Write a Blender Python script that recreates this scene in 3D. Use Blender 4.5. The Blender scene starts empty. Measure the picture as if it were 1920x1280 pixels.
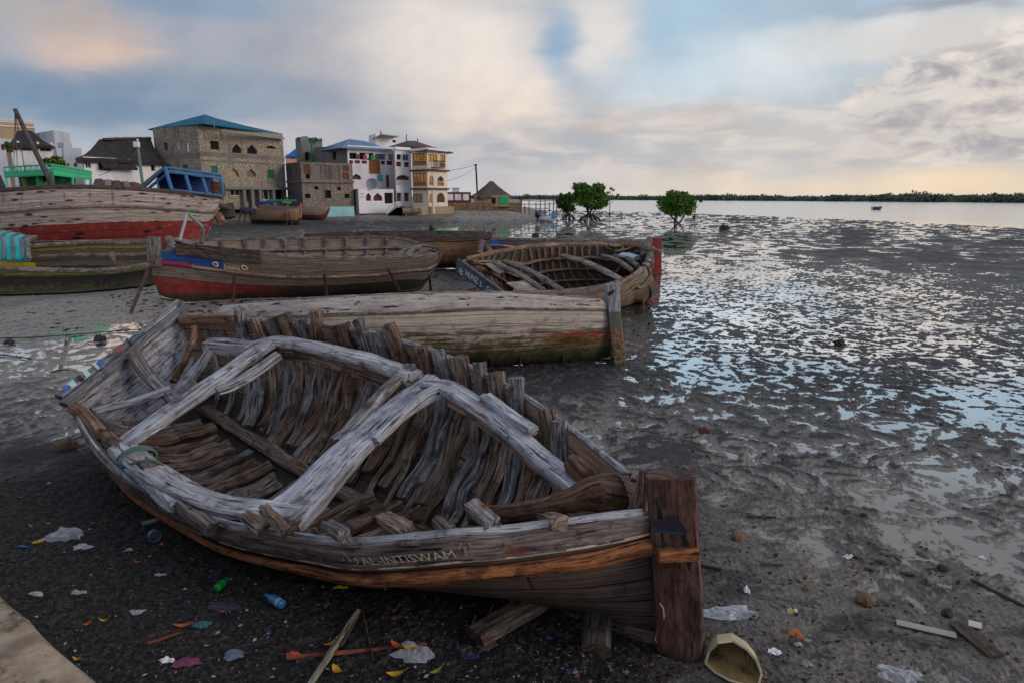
import bpy, bmesh, math, random
import numpy as np
from mathutils import Vector, Matrix, noise as mn
R = math.radians
sc = bpy.context.scene
COL = sc.collection
random.seed(7)

# ------------------------------------------------------------------ camera
H = 3.0                       # eye height above the mud
PITCH = math.atan(270 / 1280)
FPX = 1280.0                  # focal length in pixels of the 1920 px wide photograph
cam_d = bpy.data.cameras.new('camera'); cam = bpy.data.objects.new('camera', cam_d)
COL.objects.link(cam); sc.camera = cam
cam.location = (0, 0, H); cam.rotation_euler = (math.pi / 2 - PITCH, 0, 0)
cam_d.sensor_width = 36; cam_d.lens = 24; cam_d.clip_start = .05; cam_d.clip_end = 6000
CP, SP = math.cos(PITCH), math.sin(PITCH)
def ray(px, py):
    u = (px - 960) / FPX; w = (640 - py) / FPX
    return Vector((u, CP + w * SP, -SP + w * CP))
def G(px, py, z=0.0):          # the place where that line of sight is at height z
    d = ray(px, py); return Vector((0, 0, H)) + d * ((z - H) / d.z)
def D(px, py, Y):              # the place where it is Y metres ahead
    d = ray(px, py); return Vector((0, 0, H)) + d * (Y / d.y)
def azel(px, py):
    d = ray(px, py); return math.atan2(d.x, d.y), math.atan2(d.z, math.hypot(d.x, d.y))

# ------------------------------------------------------------------ node helpers
def lin(c):
    if len(c) == 4: c = c[:3]
    return tuple((x / 255 / 12.92 if x / 255 <= .04045 else ((x / 255 + .055) / 1.055) ** 2.4) for x in c)
class NT:
    def __init__(s, nt): s.nt = nt; s.n = nt.nodes; s.l = nt.links
    def node(s, t, **kw):
        n = s.n.new(t)
        for k, v in kw.items(): setattr(n, k, v)
        return n
    def put(s, sock, v):
        if hasattr(v, 'is_output') or isinstance(v, bpy.types.NodeSocket): s.l.new(v, sock)
        elif isinstance(v, (tuple, list)):
            sock.default_value = (tuple(v) + (1,))[:4] if sock.type == 'RGBA' else tuple(v)[:3]
        else: sock.default_value = v
    def m(s, op, a, b=0.0, c=None, clamp=False):
        n = s.node('ShaderNodeMath', operation=op); n.use_clamp = clamp
        s.put(n.inputs[0], a); s.put(n.inputs[1], b)
        if c is not None: s.put(n.inputs[2], c)
        return n.outputs[0]
    def mix(s, f, a, b, mode='MIX'):
        n = s.node('ShaderNodeMix', data_type='RGBA', blend_type=mode)
        s.put(n.inputs[0], f); s.put(n.inputs[6], a); s.put(n.inputs[7], b); return n.outputs[2]
    def ss(s, x, lo, hi, a=0.0, b=1.0):
        n = s.node('ShaderNodeMapRange', interpolation_type='SMOOTHSTEP')
        s.put(n.inputs[0], x); s.put(n.inputs[1], lo); s.put(n.inputs[2], hi); s.put(n.inputs[3], a); s.put(n.inputs[4], b)
        return n.outputs[0]
    def scale(s, vec, sx, sy=None, sz=None, loc=(0, 0, 0)):
        n = s.node('ShaderNodeMapping'); s.put(n.inputs[0], vec)
        n.inputs['Scale'].default_value = (sx, sx if sy is None else sy, sx if sz is None else sz); n.inputs['Location'].default_value = loc
        return n.outputs[0]
    def noise(s, vec, scale=1.0, detail=4, rough=.55, dist=0.0):
        n = s.node('ShaderNodeTexNoise'); s.put(n.inputs['Vector'], vec)
        n.inputs['Scale'].default_value = scale; n.inputs['Detail'].default_value = detail
        n.inputs['Roughness'].default_value = rough; n.inputs['Distortion'].default_value = dist
        return n.outputs['Fac']
    def voro(s, vec, scale=1.0, feature='F1', out='Distance'):
        n = s.node('ShaderNodeTexVoronoi', feature=feature); s.put(n.inputs['Vector'], vec); n.inputs['Scale'].default_value = scale
        return n.outputs[out]
    def sep(s, v):
        n = s.node('ShaderNodeSeparateXYZ'); s.put(n.inputs[0], v); return n.outputs
    def comb(s, x, y, z=0.0):
        n = s.node('ShaderNodeCombineXYZ'); s.put(n.inputs[0], x); s.put(n.inputs[1], y); s.put(n.inputs[2], z); return n.outputs[0]
    def ramp(s, f, stops, interp='LINEAR'):
        n = s.node('ShaderNodeValToRGB'); s.put(n.inputs[0], f); e = n.color_ramp; e.interpolation = interp
        while len(e.elements) < len(stops): e.elements.new(.5)
        for el, (p, c) in zip(e.elements, stops): el.position = p; el.color = tuple(c)[:3] + (1,)
        return n.outputs[0]
    def bump(s, h, strength=.5, dist=.01, normal=None):
        n = s.node('ShaderNodeBump'); s.put(n.inputs['Height'], h); n.inputs['Strength'].default_value = strength
        n.inputs['Distance'].default_value = dist
        if normal is not None: s.put(n.inputs['Normal'], normal)
        return n.outputs[0]
def new_mat(name):
    m = bpy.data.materials.new(name); m.use_nodes = True; t = NT(m.node_tree)
    for n in list(t.n): t.n.remove(n)
    t.out = t.node('ShaderNodeOutputMaterial'); t.bs = t.node('ShaderNodeBsdfPrincipled')
    t.l.new(t.bs.outputs[0], t.out.inputs[0]); t.tc = t.node('ShaderNodeTexCoord')
    t.bs.inputs['Roughness'].default_value = .85
    t.bs.inputs['Specular IOR Level'].default_value = .3
    return m, t

# ------------------------------------------------------------------ sky
SUN_AZ, SUN_EL = R(112), R(16)
w = bpy.data.worlds.new('World'); sc.world = w; w.use_nodes = True
t = NT(w.node_tree)
for n in list(t.n): t.n.remove(n)
wo = t.node('ShaderNodeOutputWorld'); bg = t.node('ShaderNodeBackground'); t.l.new(bg.outputs[0], wo.inputs[0])
tc = t.node('ShaderNodeTexCoord'); vec = tc.outputs['Generated']
sk = t.node('ShaderNodeTexSky', sky_type='NISHITA'); sk.sun_disc = False
sk.sun_elevation = SUN_EL; sk.sun_rotation = SUN_AZ
nish = t.mix(1.0, sk.outputs[0], (.09, .09, .09), 'MULTIPLY')
X, Y_, Z = t.sep(vec)
az = t.m('ARCTAN2', X, Y_); el = t.m('ARCSINE', Z)
# clouds drawn out by the wind: noise stretched along the direction of drift
q = t.comb(t.m('MULTIPLY', az, 4.0), t.m('MULTIPLY', el, 14.0))
n1 = t.noise(q, 1.1, 3, .5, .6)
q2 = t.comb(t.m('ADD', t.m('MULTIPLY', az, 9.0), t.m('MULTIPLY', el, 6.0)), t.m('MULTIPLY', el, 26.0), 5.0)
n2 = t.noise(q2, 1.0, 3, .5, .5)
q3 = t.comb(t.m('MULTIPLY', az, 1.0), t.m('MULTIPLY', el, 1.0), 9.0)
n3 = t.noise(q3, 9.0, 3, .5)
waz = t.m('ADD', az, t.m('MULTIPLY', t.m('SUBTRACT', n1, .5), .10))
wel = t.m('ADD', el, t.m('MULTIPLY', t.m('SUBTRACT', n2, .5), .05))
def blob(col, px, py, sx, sy, color, wt, hard=1.0, gain=1.0):
    a0, e0 = azel(px, py)
    sa = abs(azel(px + sx * .5, py)[0] - azel(px - sx * .5, py)[0]); se = abs(azel(px, py - sy * .5)[1] - azel(px, py + sy * .5)[1])
    dx = t.m('DIVIDE', t.m('SUBTRACT', waz, a0), sa); dy = t.m('DIVIDE', t.m('SUBTRACT', wel, e0), se)
    r2 = t.m('ADD', t.m('MULTIPLY', dx, dx), t.m('MULTIPLY', dy, dy))
    g = t.m('EXPONENT', t.m('MULTIPLY', t.m('POWER', r2, 1.5), -.8))
    g = t.m('MULTIPLY', t.m('MULTIPLY', g, wt * hard), 1.0, clamp=True) if hard == 1 else t.m('MULTIPLY', t.ss(g, .5 - .5 / hard, .5 + .5 / hard), wt)
    c = tuple(x * gain for x in lin(color))
    return t.mix(g, col, c)
# left: slate cloud, right: clear pale blue, both paler and warmer towards the horizon
lr = t.ss(waz, R(-4), R(12))
clearc = t.mix(t.ss(el, 0.0, .27), lin((216, 216, 214)), lin((174, 199, 217)))
clearc = t.mix(.12, clearc, nish)
left = t.mix(t.ss(el, 0.0, .22), lin((184, 190, 198)), lin((156, 166, 182)))
col = t.mix(lr, left, clearc)
for b in [
    (170, 190, 330, 60, (102, 136, 166), .85), (60, 262, 240, 26, (160, 172, 186), .6),
    (430, 80, 260, 90, (168, 173, 184), .9), (430, 14, 250, 22, (140, 164, 186), .8),
    (170, 85, 120, 55, (220, 194, 178), .9), (70, 20, 130, 40, (178, 170, 166), .7),
    (660, 110, 130, 120, (184, 182, 186), .8), (470, 170, 260, 34, (142, 158, 178), .65),
    (870, 100, 175, 130, (236, 227, 218), 1.0), (930, 210, 120, 72, (236, 222, 210), 1.0), (800, 190, 70, 60, (218, 210, 204), .7),
    (1120, 50, 75, 100, (226, 220, 216), 1.0), (1125, 238, 60, 24, (206, 190, 182), .7),
    (780, 278, 300, 26, (182, 184, 190), .75), (560, 255, 130, 22, (196, 192, 196), .7),
    (1300, 60, 110, 100, (172, 200, 220), .85), (1420, 130, 150, 70, (216, 226, 232), .9), (1250, 170, 130, 50, (206, 220, 230), .7),
    (1290, 222, 120, 36, (218, 206, 198), .8), (1150, 315, 300, 22, (208, 204, 204), .75),
    (1470, 262, 240, 44, (224, 216, 208), .8), (1680, 80, 220, 44, (226, 224, 221), .9), (1850, 70, 160, 50, (218, 210, 204), .8),
    (1790, 8, 200, 16, (160, 160, 168), .8), (1560, 20, 120, 24, (170, 190, 208), .6), (1870, 210, 140, 80, (216, 208, 200), .8),
    (1700, 270, 170, 46, (214, 206, 200), .8), (1500, 350, 560, 30, (236, 218, 198), .9),
    (1850, 345, 260, 36, (240, 218, 188), .85), (950, 350, 320, 20, (200, 196, 198), .7),
]: col = blob(col, *b)
col = blob(col, 1050, 78, 36, 50, (134, 168, 200), .85)
col = blob(col, 1060, 150, 34, 30, (160, 180, 200), .5)
# cumulus with shaded undersides at the right, soft banks low down everywhere
q4 = t.comb(t.m('MULTIPLY', az, 16.0), t.m('MULTIPLY', el, 30.0), 2.0)
n4 = t.noise(q4, 1.0, 5, .58, .4)
a0, e0 = azel(1840, 190)
dxc = t.m('DIVIDE', t.m('SUBTRACT', waz, a0), .16); dyc = t.m('DIVIDE', t.m('SUBTRACT', wel, e0), .085)
cm = t.m('EXPONENT', t.m('MULTIPLY', t.m('ADD', t.m('MULTIPLY', dxc, dxc), t.m('MULTIPLY', dyc, dyc)), -1.0))
cmk = t.ss(t.m('ADD', cm, t.m('MULTIPLY', t.m('SUBTRACT', n4, .5), .9)), .36, .66)
cc = t.mix(t.ss(n4, .36, .60), lin((166, 163, 168)), lin((240, 230, 218)))
col = t.mix(t.m('MULTIPLY', cmk, .85), col, cc)
q5 = t.comb(t.m('MULTIPLY', az, 11.0), t.m('MULTIPLY', el, 42.0), 7.0)
n5 = t.noise(q5, 1.0, 4, .5, .4)
lowm = t.m('MULTIPLY', t.m('MULTIPLY', t.ss(el, .015, .05), t.ss(el, .17, .08)), t.ss(waz, R(-12), R(4), .25, 1.0))
lowc = t.mix(t.ss(n5, .4, .66), lin((156, 160, 168)), lin((232, 216, 204)))
col = t.mix(t.m('MULTIPLY', lowm, .36), col, lowc)
q6 = t.comb(t.m('ADD', t.m('MULTIPLY', az, 8.0), t.m('MULTIPLY', el, -6.0)), t.m('MULTIPLY', el, 6.5), 3.0)
n6 = t.noise(q6, 1.0, 4, .55, .3)
sm_ = t.m('MULTIPLY', t.ss(el, .05, .13), t.ss(az, R(14), R(2)))
col = t.mix(t.m('MULTIPLY', sm_, .9), col, t.mix(1.0, col, t.mix(t.ss(n6, .32, .68), (.91, .93, .96), (1.08, 1.06, 1.04)), 'MULTIPLY'))
# brightness wander
col = t.mix(1.0, col, t.mix(t.ss(n3, .3, .7), (.92, .93, .95), (1.06, 1.05, 1.04)), 'MULTIPLY')
# overhead and behind: even blue-grey dusk cloud
up = t.ss(el, .23, .46)
dome = t.mix(t.ss(t.noise(vec, 2.0, 3), .4, .6), lin((186, 194, 208)), lin((206, 206, 210)))
col = t.mix(up, col, dome)
behind = t.ss(Y_, .35, -.3)
col = t.mix(behind, col, t.mix(t.ss(el, 0.0, .5), (.88, .80, .78), lin((178, 190, 212))))
t.put(bg.inputs[0], col); bg.inputs[1].default_value = 1.0

sun_d = bpy.data.lights.new('sun', 'SUN'); sun = bpy.data.objects.new('sun', sun_d); COL.objects.link(sun)
sun_d.energy = 1.5; sun_d.angle = R(25); sun_d.color = (1.0, .84, .70)
sd = Vector((math.sin(SUN_AZ) * math.cos(SUN_EL), math.cos(SUN_AZ) * math.cos(SUN_EL), math.sin(SUN_EL)))
sun.rotation_euler = sd.to_track_quat('Z', 'Y').to_euler(); sun.location = (20, 20, 30)
sc.cycles.max_bounces = 5; sc.cycles.diffuse_bounces = 3; sc.cycles.glossy_bounces = 3; sc.cycles.transmission_bounces = 4; sc.cycles.transparent_max_bounces = 8
w.cycles.sampling_method = 'MANUAL'; w.cycles.sample_map_resolution = 512
sc.view_settings.view_transform = 'Standard'; sc.view_settings.look = 'None'
sc.view_settings.exposure = 0; sc.view_settings.gamma = 1

# ------------------------------------------------------------------ object helpers
def empty(name, loc, label=None, cat=None, group=None):
    o = bpy.data.objects.new(name, None); COL.objects.link(o); o.location = loc; o.empty_display_size = .2
    if label: o['label'] = label
    if cat: o['category'] = cat
    if group: o['group'] = group
    return o
def tag(o, label=None, cat=None, group=None, kind=None):
    if label: o['label'] = label
    if cat: o['category'] = cat
    if group: o['group'] = group
    if kind: o['kind'] = kind
    return o
def lerp(a, b, t_): return a + (b - a) * t_
class MB:
    def __init__(s): s.v = []; s.f = []; s.uv = []; s.mi = []; s.mat = 0
    def add(s, verts, faces, uvs=None):
        b = len(s.v); s.v += [tuple(x) for x in verts]
        for i, f in enumerate(faces):
            s.f.append([b + k for k in f]); s.mi.append(s.mat)
            s.uv.append(uvs[i] if uvs else None)
    def quad(s, a, b, c, d, uv=None):
        if uv is None:
            a_, b_, d_ = Vector(a), Vector(b), Vector(d); L = (b_ - a_).length; Wd = (d_ - a_).length
            uv = [(0, 0), (L, 0), (L, Wd), (0, Wd)]
        s.add([a, b, c, d], [(0, 1, 2, 3)], [uv])
    def poly(s, pts, uvs=None): s.add(pts, [tuple(range(len(pts)))], [uvs or [(p[0] + p[1], p[2]) for p in pts]])
    def frame_box(s, o, ex, ey, ez, x0, x1, y0, y1, z0, z1):
        P = lambda x, y, z: tuple(Vector(o) + Vector(ex) * x + Vector(ey) * y + Vector(ez) * z)
        A = [P(x0, y0, z0), P(x1, y0, z0), P(x1, y1, z0), P(x0, y1, z0), P(x0, y0, z1), P(x1, y0, z1), P(x1, y1, z1), P(x0, y1, z1)]
        dx, dy, dz = x1 - x0, y1 - y0, z1 - z0; F = [(3, 2, 1, 0), (4, 5, 6, 7), (0, 1, 5, 4), (2, 3, 7, 6), (1, 2, 6, 5), (3, 0, 4, 7)]
        q = lambda a, b, o_=0: [(o_, 0), (o_ + a, 0), (o_ + a, b), (o_, b)]
        s.add(A, F, [q(dx, dy), q(dx, dy, 3), q(dx, dz, 7), q(dx, dz, 11), q(dy, dz, 5), q(dy, dz, 9)])
    def box(s, c, size, rot=0.0):
        ex = Vector((math.cos(rot), math.sin(rot), 0)); ey = Vector((-ex.y, ex.x, 0)); a, b, h = size[0] / 2, size[1] / 2, size[2] / 2
        s.frame_box(c, ex, ey, (0, 0, 1), -a, a, -b, b, -h, h)
    def grid(s, G_, UV, closed=False, flip=False):
        n, m = len(G_), len(G_[0]); vs = [p for row in G_ for p in row]; fs = []; us = []
        for i in range(n - 1):
            for j in range(m - (0 if closed else 1)):
                k = (j + 1) % m
                f = (i * m + j, (i + 1) * m + j, (i + 1) * m + k, i * m + k)
                U = [UV[i][j], UV[i + 1][j], UV[i + 1][j + 1], UV[i][j + 1]]
                if flip: f = f[::-1]; U = U[::-1]
                fs.append(f); us.append(U)
        s.add(vs, fs, us)
    def timber(s, path, w, h, up=(0, 0, 1), n=10, sq=4.0, amp=.0, seed=0.0, step=.05, taper=None, ends=.0, along=1.6, around=2.2, twist=0.0):
        """a length of wood: superelliptic section (w across, h along 'up'), rough surface"""
        P = resample(path, step); N = len(P); amp_ = amp; L = 0.0; rows = []; UV = []
        upv = Vector(up) if not callable(up) else None
        for i, p in enumerate(P):
            tg = (P[min(i + 1, N - 1)] - P[max(i - 1, 0)]).normalized()
            U0 = (up(i / (N - 1)) if upv is None else upv); side = tg.cross(U0)
            if side.length < 1e-4: side = tg.cross(Vector((.3, .9, .1)))
            side.normalize(); U1 = side.cross(tg).normalized()
            if twist:
                q_ = Matrix.Rotation(twist * i / (N - 1), 3, tg); side = q_ @ side; U1 = q_ @ U1
            if i: L += (P[i] - P[i - 1]).length
            k = 1.0 if taper is None else taper(i / (N - 1))
            row = []; uvr = []
            for j in range(n + 1):
                a = 2 * math.pi * (j + .5) / n; ca, sa = math.cos(a), math.sin(a)
                r = (abs(ca) ** sq + abs(sa) ** sq) ** (-1 / sq)
                g = 0.0
                if amp_:
                    g = amp_ * (mn.noise(Vector((L * along + seed * 3.1, ca * around + seed, sa * around))) * 1.2 + .5 * mn.noise(Vector((L * along * 3.1 + seed, ca * around * 3 + seed, sa * around * 3))) - .9 * max(0, .32 - abs(mn.noise(Vector((L * along * .9 + seed, ca * 3.1 + seed * 2, sa * 3.1))))) )
                if j < n:
                    off = 0.0
                    if ends and (i == 0 or i == N - 1): off = ends * mn.noise(Vector((a, seed, i))) * (1 if i else -1)
                    row.append(p + side * (ca * r * w / 2 * k + ca * g) + U1 * (sa * r * h / 2 * k + sa * g) + tg * off)
                uvr.append((L + seed * 1.7, j / n * (w + h) * 2))
            rows.append(row); UV.append(uvr)
        b = len(s.v); s.grid(rows, UV, closed=True, flip=False)
        s.add(rows[0], [tuple(range(n))], [[(.3 + .1 * (x - rows[0][0]).length, .05 * i) for i, x in enumerate(rows[0])]])
        s.add(rows[-1], [tuple(range(n - 1, -1, -1))], [[(.6, .03 * i) for i in range(n)]])
    def tube(s, path, r, n=6, taper=None, step=None):
        P = [Vector(p) for p in path] if step is None else resample(path, step)
        N = len(P); rows = []; UV = []; L = 0
        for i, p in enumerate(P):
            tg = (P[min(i + 1, N - 1)] - P[max(i - 1, 0)]).normalized(); a0 = tg.cross(Vector((0, 0, 1)))
            if a0.length < .05: a0 = tg.cross(Vector((0, 1, 0)))
            a0.normalize(); b0 = a0.cross(tg); rr = r * (1 if taper is None else taper(i / max(1, N - 1)))
            if i: L += (P[i] - P[i - 1]).length
            rows.append([p + a0 * math.cos(2 * math.pi * j / n) * rr + b0 * math.sin(2 * math.pi * j / n) * rr for j in range(n)])
            UV.append([(L, j / n * 6.28 * r) for j in range(n + 1)])
        s.grid(rows, UV, closed=True)
        s.add(rows[0], [tuple(range(n))]); s.add(rows[-1], [tuple(range(n - 1, -1, -1))])
    def build(s, name, mats, parent=None, smooth=False, loc=None, bevel=0.0):
        me = bpy.data.meshes.new(name)
        o_ = Vector(loc) if loc is not None else (Vector(parent_loc(parent)) if parent else Vector((0, 0, 0)))
        me.from_pydata([tuple(Vector(v) - o_) for v in s.v], [], s.f)
        uvl = me.uv_layers.new(name='UVMap'); k = 0
        buf = []
        for f, u in zip(s.f, s.uv):
            if u is None:
                for vi in f: v = s.v[vi]; buf += [v[0] + v[1] * .7, v[2] + v[1] * .3]
            else:
                for a_ in u[:len(f)]: buf += [a_[0], a_[1]]
        uvl.data.foreach_set('uv', buf)
        if not isinstance(mats, (list, tuple)): mats = [mats]
        for m_ in mats: me.materials.append(m_)
        me.polygons.foreach_set('material_index', s.mi)
        if smooth:
            me.polygons.foreach_set('use_smooth', [True] * len(s.f))
            if smooth == 'auto':
                try: me.set_sharp_from_angle(angle=R(38))
                except Exception: pass
        me.validate(); me.update()
        o = bpy.data.objects.new(name, me); COL.objects.link(o)
        if parent: o.parent = parent
        else: o.location = o_
        if bevel:
            b = o.modifiers.new('bevel', 'BEVEL'); b.width = bevel; b.segments = 1; b.limit_method = 'ANGLE'
        return o
def parent_loc(p):
    v = Vector((0, 0, 0))
    while p is not None: v += p.location; p = p.parent
    return v
def catmull(P, n=12):
    P = [Vector(p) for p in P]
    if len(P) < 3: return P
    Q = [P[0] * 2 - P[1]] + P + [P[-1] * 2 - P[-2]]; out = []
    for i in range(1, len(Q) - 2):
        a, b, c, d = Q[i - 1], Q[i], Q[i + 1], Q[i + 2]
        for k in range(n):
            t_ = k / n; t2 = t_ * t_; t3 = t2 * t_
            out.append(.5 * ((2 * b) + (c - a) * t_ + (2 * a - 5 * b + 4 * c - d) * t2 + (3 * b - a - 3 * c + d) * t3))
    out.append(P[-1]); return out
def resample(P, step):
    P = catmull(P); L = [0.0]
    for i in range(1, len(P)): L.append(L[-1] + (P[i] - P[i - 1]).length)
    n = max(2, int(L[-1] / step) + 1); out = []; k = 0
    for i in range(n):
        d = L[-1] * i / (n - 1)
        while k < len(L) - 2 and L[k + 1] < d: k += 1
        seg = L[k + 1] - L[k]; out.append(P[k].lerp(P[k + 1], (d - L[k]) / seg if seg > 1e-9 else 0))
    return out
class Curve:
    def __init__(s, pts): s.P = resample(pts, 10e9 if len(pts) < 2 else .02 * max(1, (Vector(pts[0]) - Vector(pts[-1])).length / 4))
    def __call__(s, t_):
        x = min(max(t_, 0), 1) * (len(s.P) - 1); i = min(int(x), len(s.P) - 2); return s.P[i].lerp(s.P[i + 1], x - i)

# ------------------------------------------------------------------ materials
def wood(name, light=(150, 148, 150), mid=(104, 98, 96), dark=(40, 34, 32), rust=.0, gl=1.0, ga=22.0, warm=.3, bump=.7, brown=(92, 62, 44), mott=.7, con=1.0, crk=.93):
    m, t = new_mat(name); uv = t.tc.outputs['UV']; oi = t.node('ShaderNodeObjectInfo'); ob = t.tc.outputs['Object']
    rnd = oi.outputs['Random']; X, Y, Z = t.sep(uv)
    gv = t.m('ADD', .65, t.m('MULTIPLY', t.m('FRACT', t.m('MULTIPLY', rnd, 7.7)), .9)); uv2 = t.comb(t.m('MULTIPLY', t.m('ADD', X, t.m('MULTIPLY', rnd, 37.0)), gv), t.m('MULTIPLY', Y, gv), 0.0)
    wv = t.noise(t.scale(uv2, 1.6 * gl, 4.0), 1.0, 3)
    uv3 = t.comb(t.sep(uv2)[0], t.m('ADD', Y, t.m('MULTIPLY', wv, .06)), 0.0)
    g1 = t.noise(t.scale(uv3, 2.4 * gl, ga * 1.5), 1.0, 5, .62); g2 = t.noise(t.scale(uv3, 10.0 * gl, ga * 4.5), 1.0, 4, .7)
    g = t.m('ADD', t.m('MULTIPLY', g1, .6), t.m('MULTIPLY', g2, .4))
    crack = t.noise(t.scale(uv3, 2.6 * gl, ga * 2.2), 1.0, 4, .6)
    ck = t.ss(crack, .585, .625)
    big = t.noise(ob, 1.7, 4, .6)
    big2 = t.noise(ob, 6.5, 5, .65)
    c = t.ramp(g, [(.48 - .12 / con, lin(dark)), (.48, lin(mid)), (.48 + .12 / con, lin(light))])
    c = t.mix(t.m('MULTIPLY', t.ss(t.m('ADD', big, t.m('MULTIPLY', rnd, .12)), .50, .66), warm * 1.6, clamp=True), c, t.mix(t.ss(g, .36, .62), lin(dark), lin(brown)))
    c = t.mix(t.m('MULTIPLY', t.ss(big2, .52, .66), mott), c, lin(dark))
    c = t.mix(t.m('MULTIPLY', ck, crk), c, lin((10, 8, 8)))
    vo = t.voro(t.scale(uv2, 5, 9), 1.0); hole = t.ss(vo, .10, .05)
    c = t.mix(t.m('MULTIPLY', hole, .85), c, lin((16, 12, 10)))
    if rust:
        nc = t.scale(uv2, 3.2, 8.0); nv = t.voro(nc, 1.0); nr_ = t.sep(t.voro(nc, 1.0, out='Color'))[0]; pick = t.ss(nr_, .60, .62)
        wob = t.m('ADD', nv, t.m('MULTIPLY', t.m('SUBTRACT', t.noise(uv2, 40, 3), .5), .12))
        c = t.mix(t.m('MULTIPLY', t.m('MULTIPLY', t.ss(wob, .26, .10), pick), .85), c, t.mix(t.noise(ob, 40, 3), lin((70, 32, 18)), lin((150, 84, 44))))
        c = t.mix(t.m('MULTIPLY', t.ss(nv, .07, .05), pick), c, lin((8, 6, 6)))
        rn = t.noise(t.scale(ob, 5.5, loc=(3, 1, 7)), 1.0, 6, .7, .8)
        c = t.mix(t.m('MULTIPLY', t.ss(rn, .70 - rust * .08, .80 - rust * .07), .75), c, t.mix(t.noise(ob, 30, 3), lin((62, 26, 12)), lin((128, 62, 26))))
    br = t.m('ADD', .78, t.m('MULTIPLY', rnd, .44))
    c = t.mix(1.0, c, t.comb(br, br, br), 'MULTIPLY')
    t.put(t.bs.inputs['Base Color'], c)
    hgt = t.m('SUBTRACT', t.m('ADD', t.m('MULTIPLY', g, 2.0), t.m('MULTIPLY', big2, .5)), t.m('ADD', t.m('MULTIPLY', ck, 1.3), t.m('MULTIPLY', hole, 1.2)))
    t.put(t.bs.inputs['Normal'], t.bump(hgt, bump, .012))
    t.bs.inputs['Roughness'].default_value = .82
    return m
def hull_paint(name, zones, seams=9, nails=.0, algae=0.0, worn=.5, base=((150, 146, 144), (100, 92, 88), (44, 38, 36)), grain=1.0, seamcol=(20, 17, 16), edge=.03, front=None, wet=None, joints=3.2, chips=True, stain=0.0, keel_shade_stain=0.0, seamk=.5, jointk=.35, nsc=2.6, nr=.20, wk=(.35, .8)):
    """weathered planked hull: uv = (metres along, 0 at the gunwale .. 1 at the keel); zones = [(from v, colour or None for bare wood)]"""
    m, t = new_mat(name); uv = t.tc.outputs['UV']; ob = t.tc.outputs['Object']; U, V, _ = t.sep(uv)
    g = t.noise(t.comb(t.m('MULTIPLY', U, 1.1 * grain), t.m('MULTIPLY', V, 75.0), 0.0), 1.0, 6, .62)
    big = t.noise(ob, .9 * grain, 4, .6); fine = t.noise(ob, 6.0 * grain, 5, .65); streak = t.noise(t.scale(ob, 3.0 * grain, 3.0 * grain, .7 * grain), 1.0, 5, .6)
    g_ = t.m('ADD', t.m('MULTIPLY', g, .6), t.m('MULTIPLY', t.noise(t.comb(t.m('MULTIPLY', U, 5.0 * grain), t.m('MULTIPLY', V, 190.0), 1.0), 1.0, 4, .7), .4))
    bare = t.ramp(g_, [(.35, lin(base[2])), (.47, lin(base[1])), (.61, lin(base[0]))])
    bare = t.mix(t.m('MULTIPLY', t.ss(big, .46, .7), .55), bare, lin(base[1]))
    bare = t.mix(t.m('MULTIPLY', t.ss(fine, .55, .7), .45), bare, lin(base[2]))
    V2 = t.m('ADD', V, t.m('MULTIPLY', t.m('SUBTRACT', t.noise(ob, 3.0, 4), .5), edge * 2))
    col = bare
    flake = t.ss(t.m('ADD', t.m('MULTIPLY', fine, .6), t.m('MULTIPLY', g, .4)), .43 + (1 - worn) * .16, .50 + (1 - worn) * .18)
    for z in zones:
        v0, cz = z[0], z[1]; wz = z[2] if len(z) > 2 else worn
        if cz is None: c2 = bare
        else:
            c2 = t.mix(t.m('MULTIPLY', t.ss(streak, .4, .7), .5), lin(cz), tuple(x * .45 for x in lin(cz)))
            c2 = t.mix(t.m('MULTIPLY', flake, wz), c2, bare)
        zf = t.ss(V2, v0, v0 + .012)
        if len(z) > 3: zf = t.m('MULTIPLY', zf, t.ss(t.m('ADD', U, t.m('MULTIPLY', t.m('SUBTRACT', big, .5), z[3] * .4 if len(z) < 5 else .0)), z[3] * 1.1, z[3] * (.75 if len(z) < 5 else 1.09)))
        col = t.mix(zf, col, c2)
    if stain:
        sn = t.noise(t.comb(t.m('MULTIPLY', U, 1.6), t.m('MULTIPLY', V, 26.0), 2.0), 1.0, 6, .7); lowv = t.ss(V, .22, .55)
        col = t.mix(t.m('MULTIPLY', t.m('MULTIPLY', t.ss(sn, .46, .58), lowv), stain), col, lin((52, 34, 24)))
    if keel_shade_stain: col = t.mix(t.m('MULTIPLY', t.ss(t.m('ADD', V, t.m('MULTIPLY', t.m('SUBTRACT', fine, .5), .3)), wk[0], wk[1]), keel_shade_stain), col, lin((22, 18, 17)))  # darker towards the keel: painted shade inside the wreck, dark algae on the grey hull
    if algae:
        am = t.m('MULTIPLY', t.ss(t.m('ADD', V, t.m('MULTIPLY', t.m('SUBTRACT', fine, .5), .8)), .40, .66), t.ss(t.noise(ob, 9 * grain, 5, .7), .36, .62))
        col = t.mix(t.m('MULTIPLY', am, algae), col, t.mix(t.noise(ob, 14, 3), lin((52, 52, 20)), lin((104, 98, 44))))
        dk = t.ss(t.m('ADD', V, t.m('MULTIPLY', t.m('SUBTRACT', streak, .5), .7)), .62, .86)
        col = t.mix(t.m('MULTIPLY', dk, min(.9, algae + .2)), col, lin((22, 21, 17)))
    s = t.m('PINGPONG', t.m('MULTIPLY', V, float(seams)), .5); sm = t.ss(s, .06, .015)
    row = t.m('FLOOR', t.m('MULTIPLY', V, float(seams)))
    ju = t.m('PINGPONG', t.m('ADD', t.m('DIVIDE', U, joints), t.m('MULTIPLY', row, .37)), .5); jm = t.m('MULTIPLY', t.ss(ju, .006, .002), jointk)
    seam = t.m('MAXIMUM', sm, jm)
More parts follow.
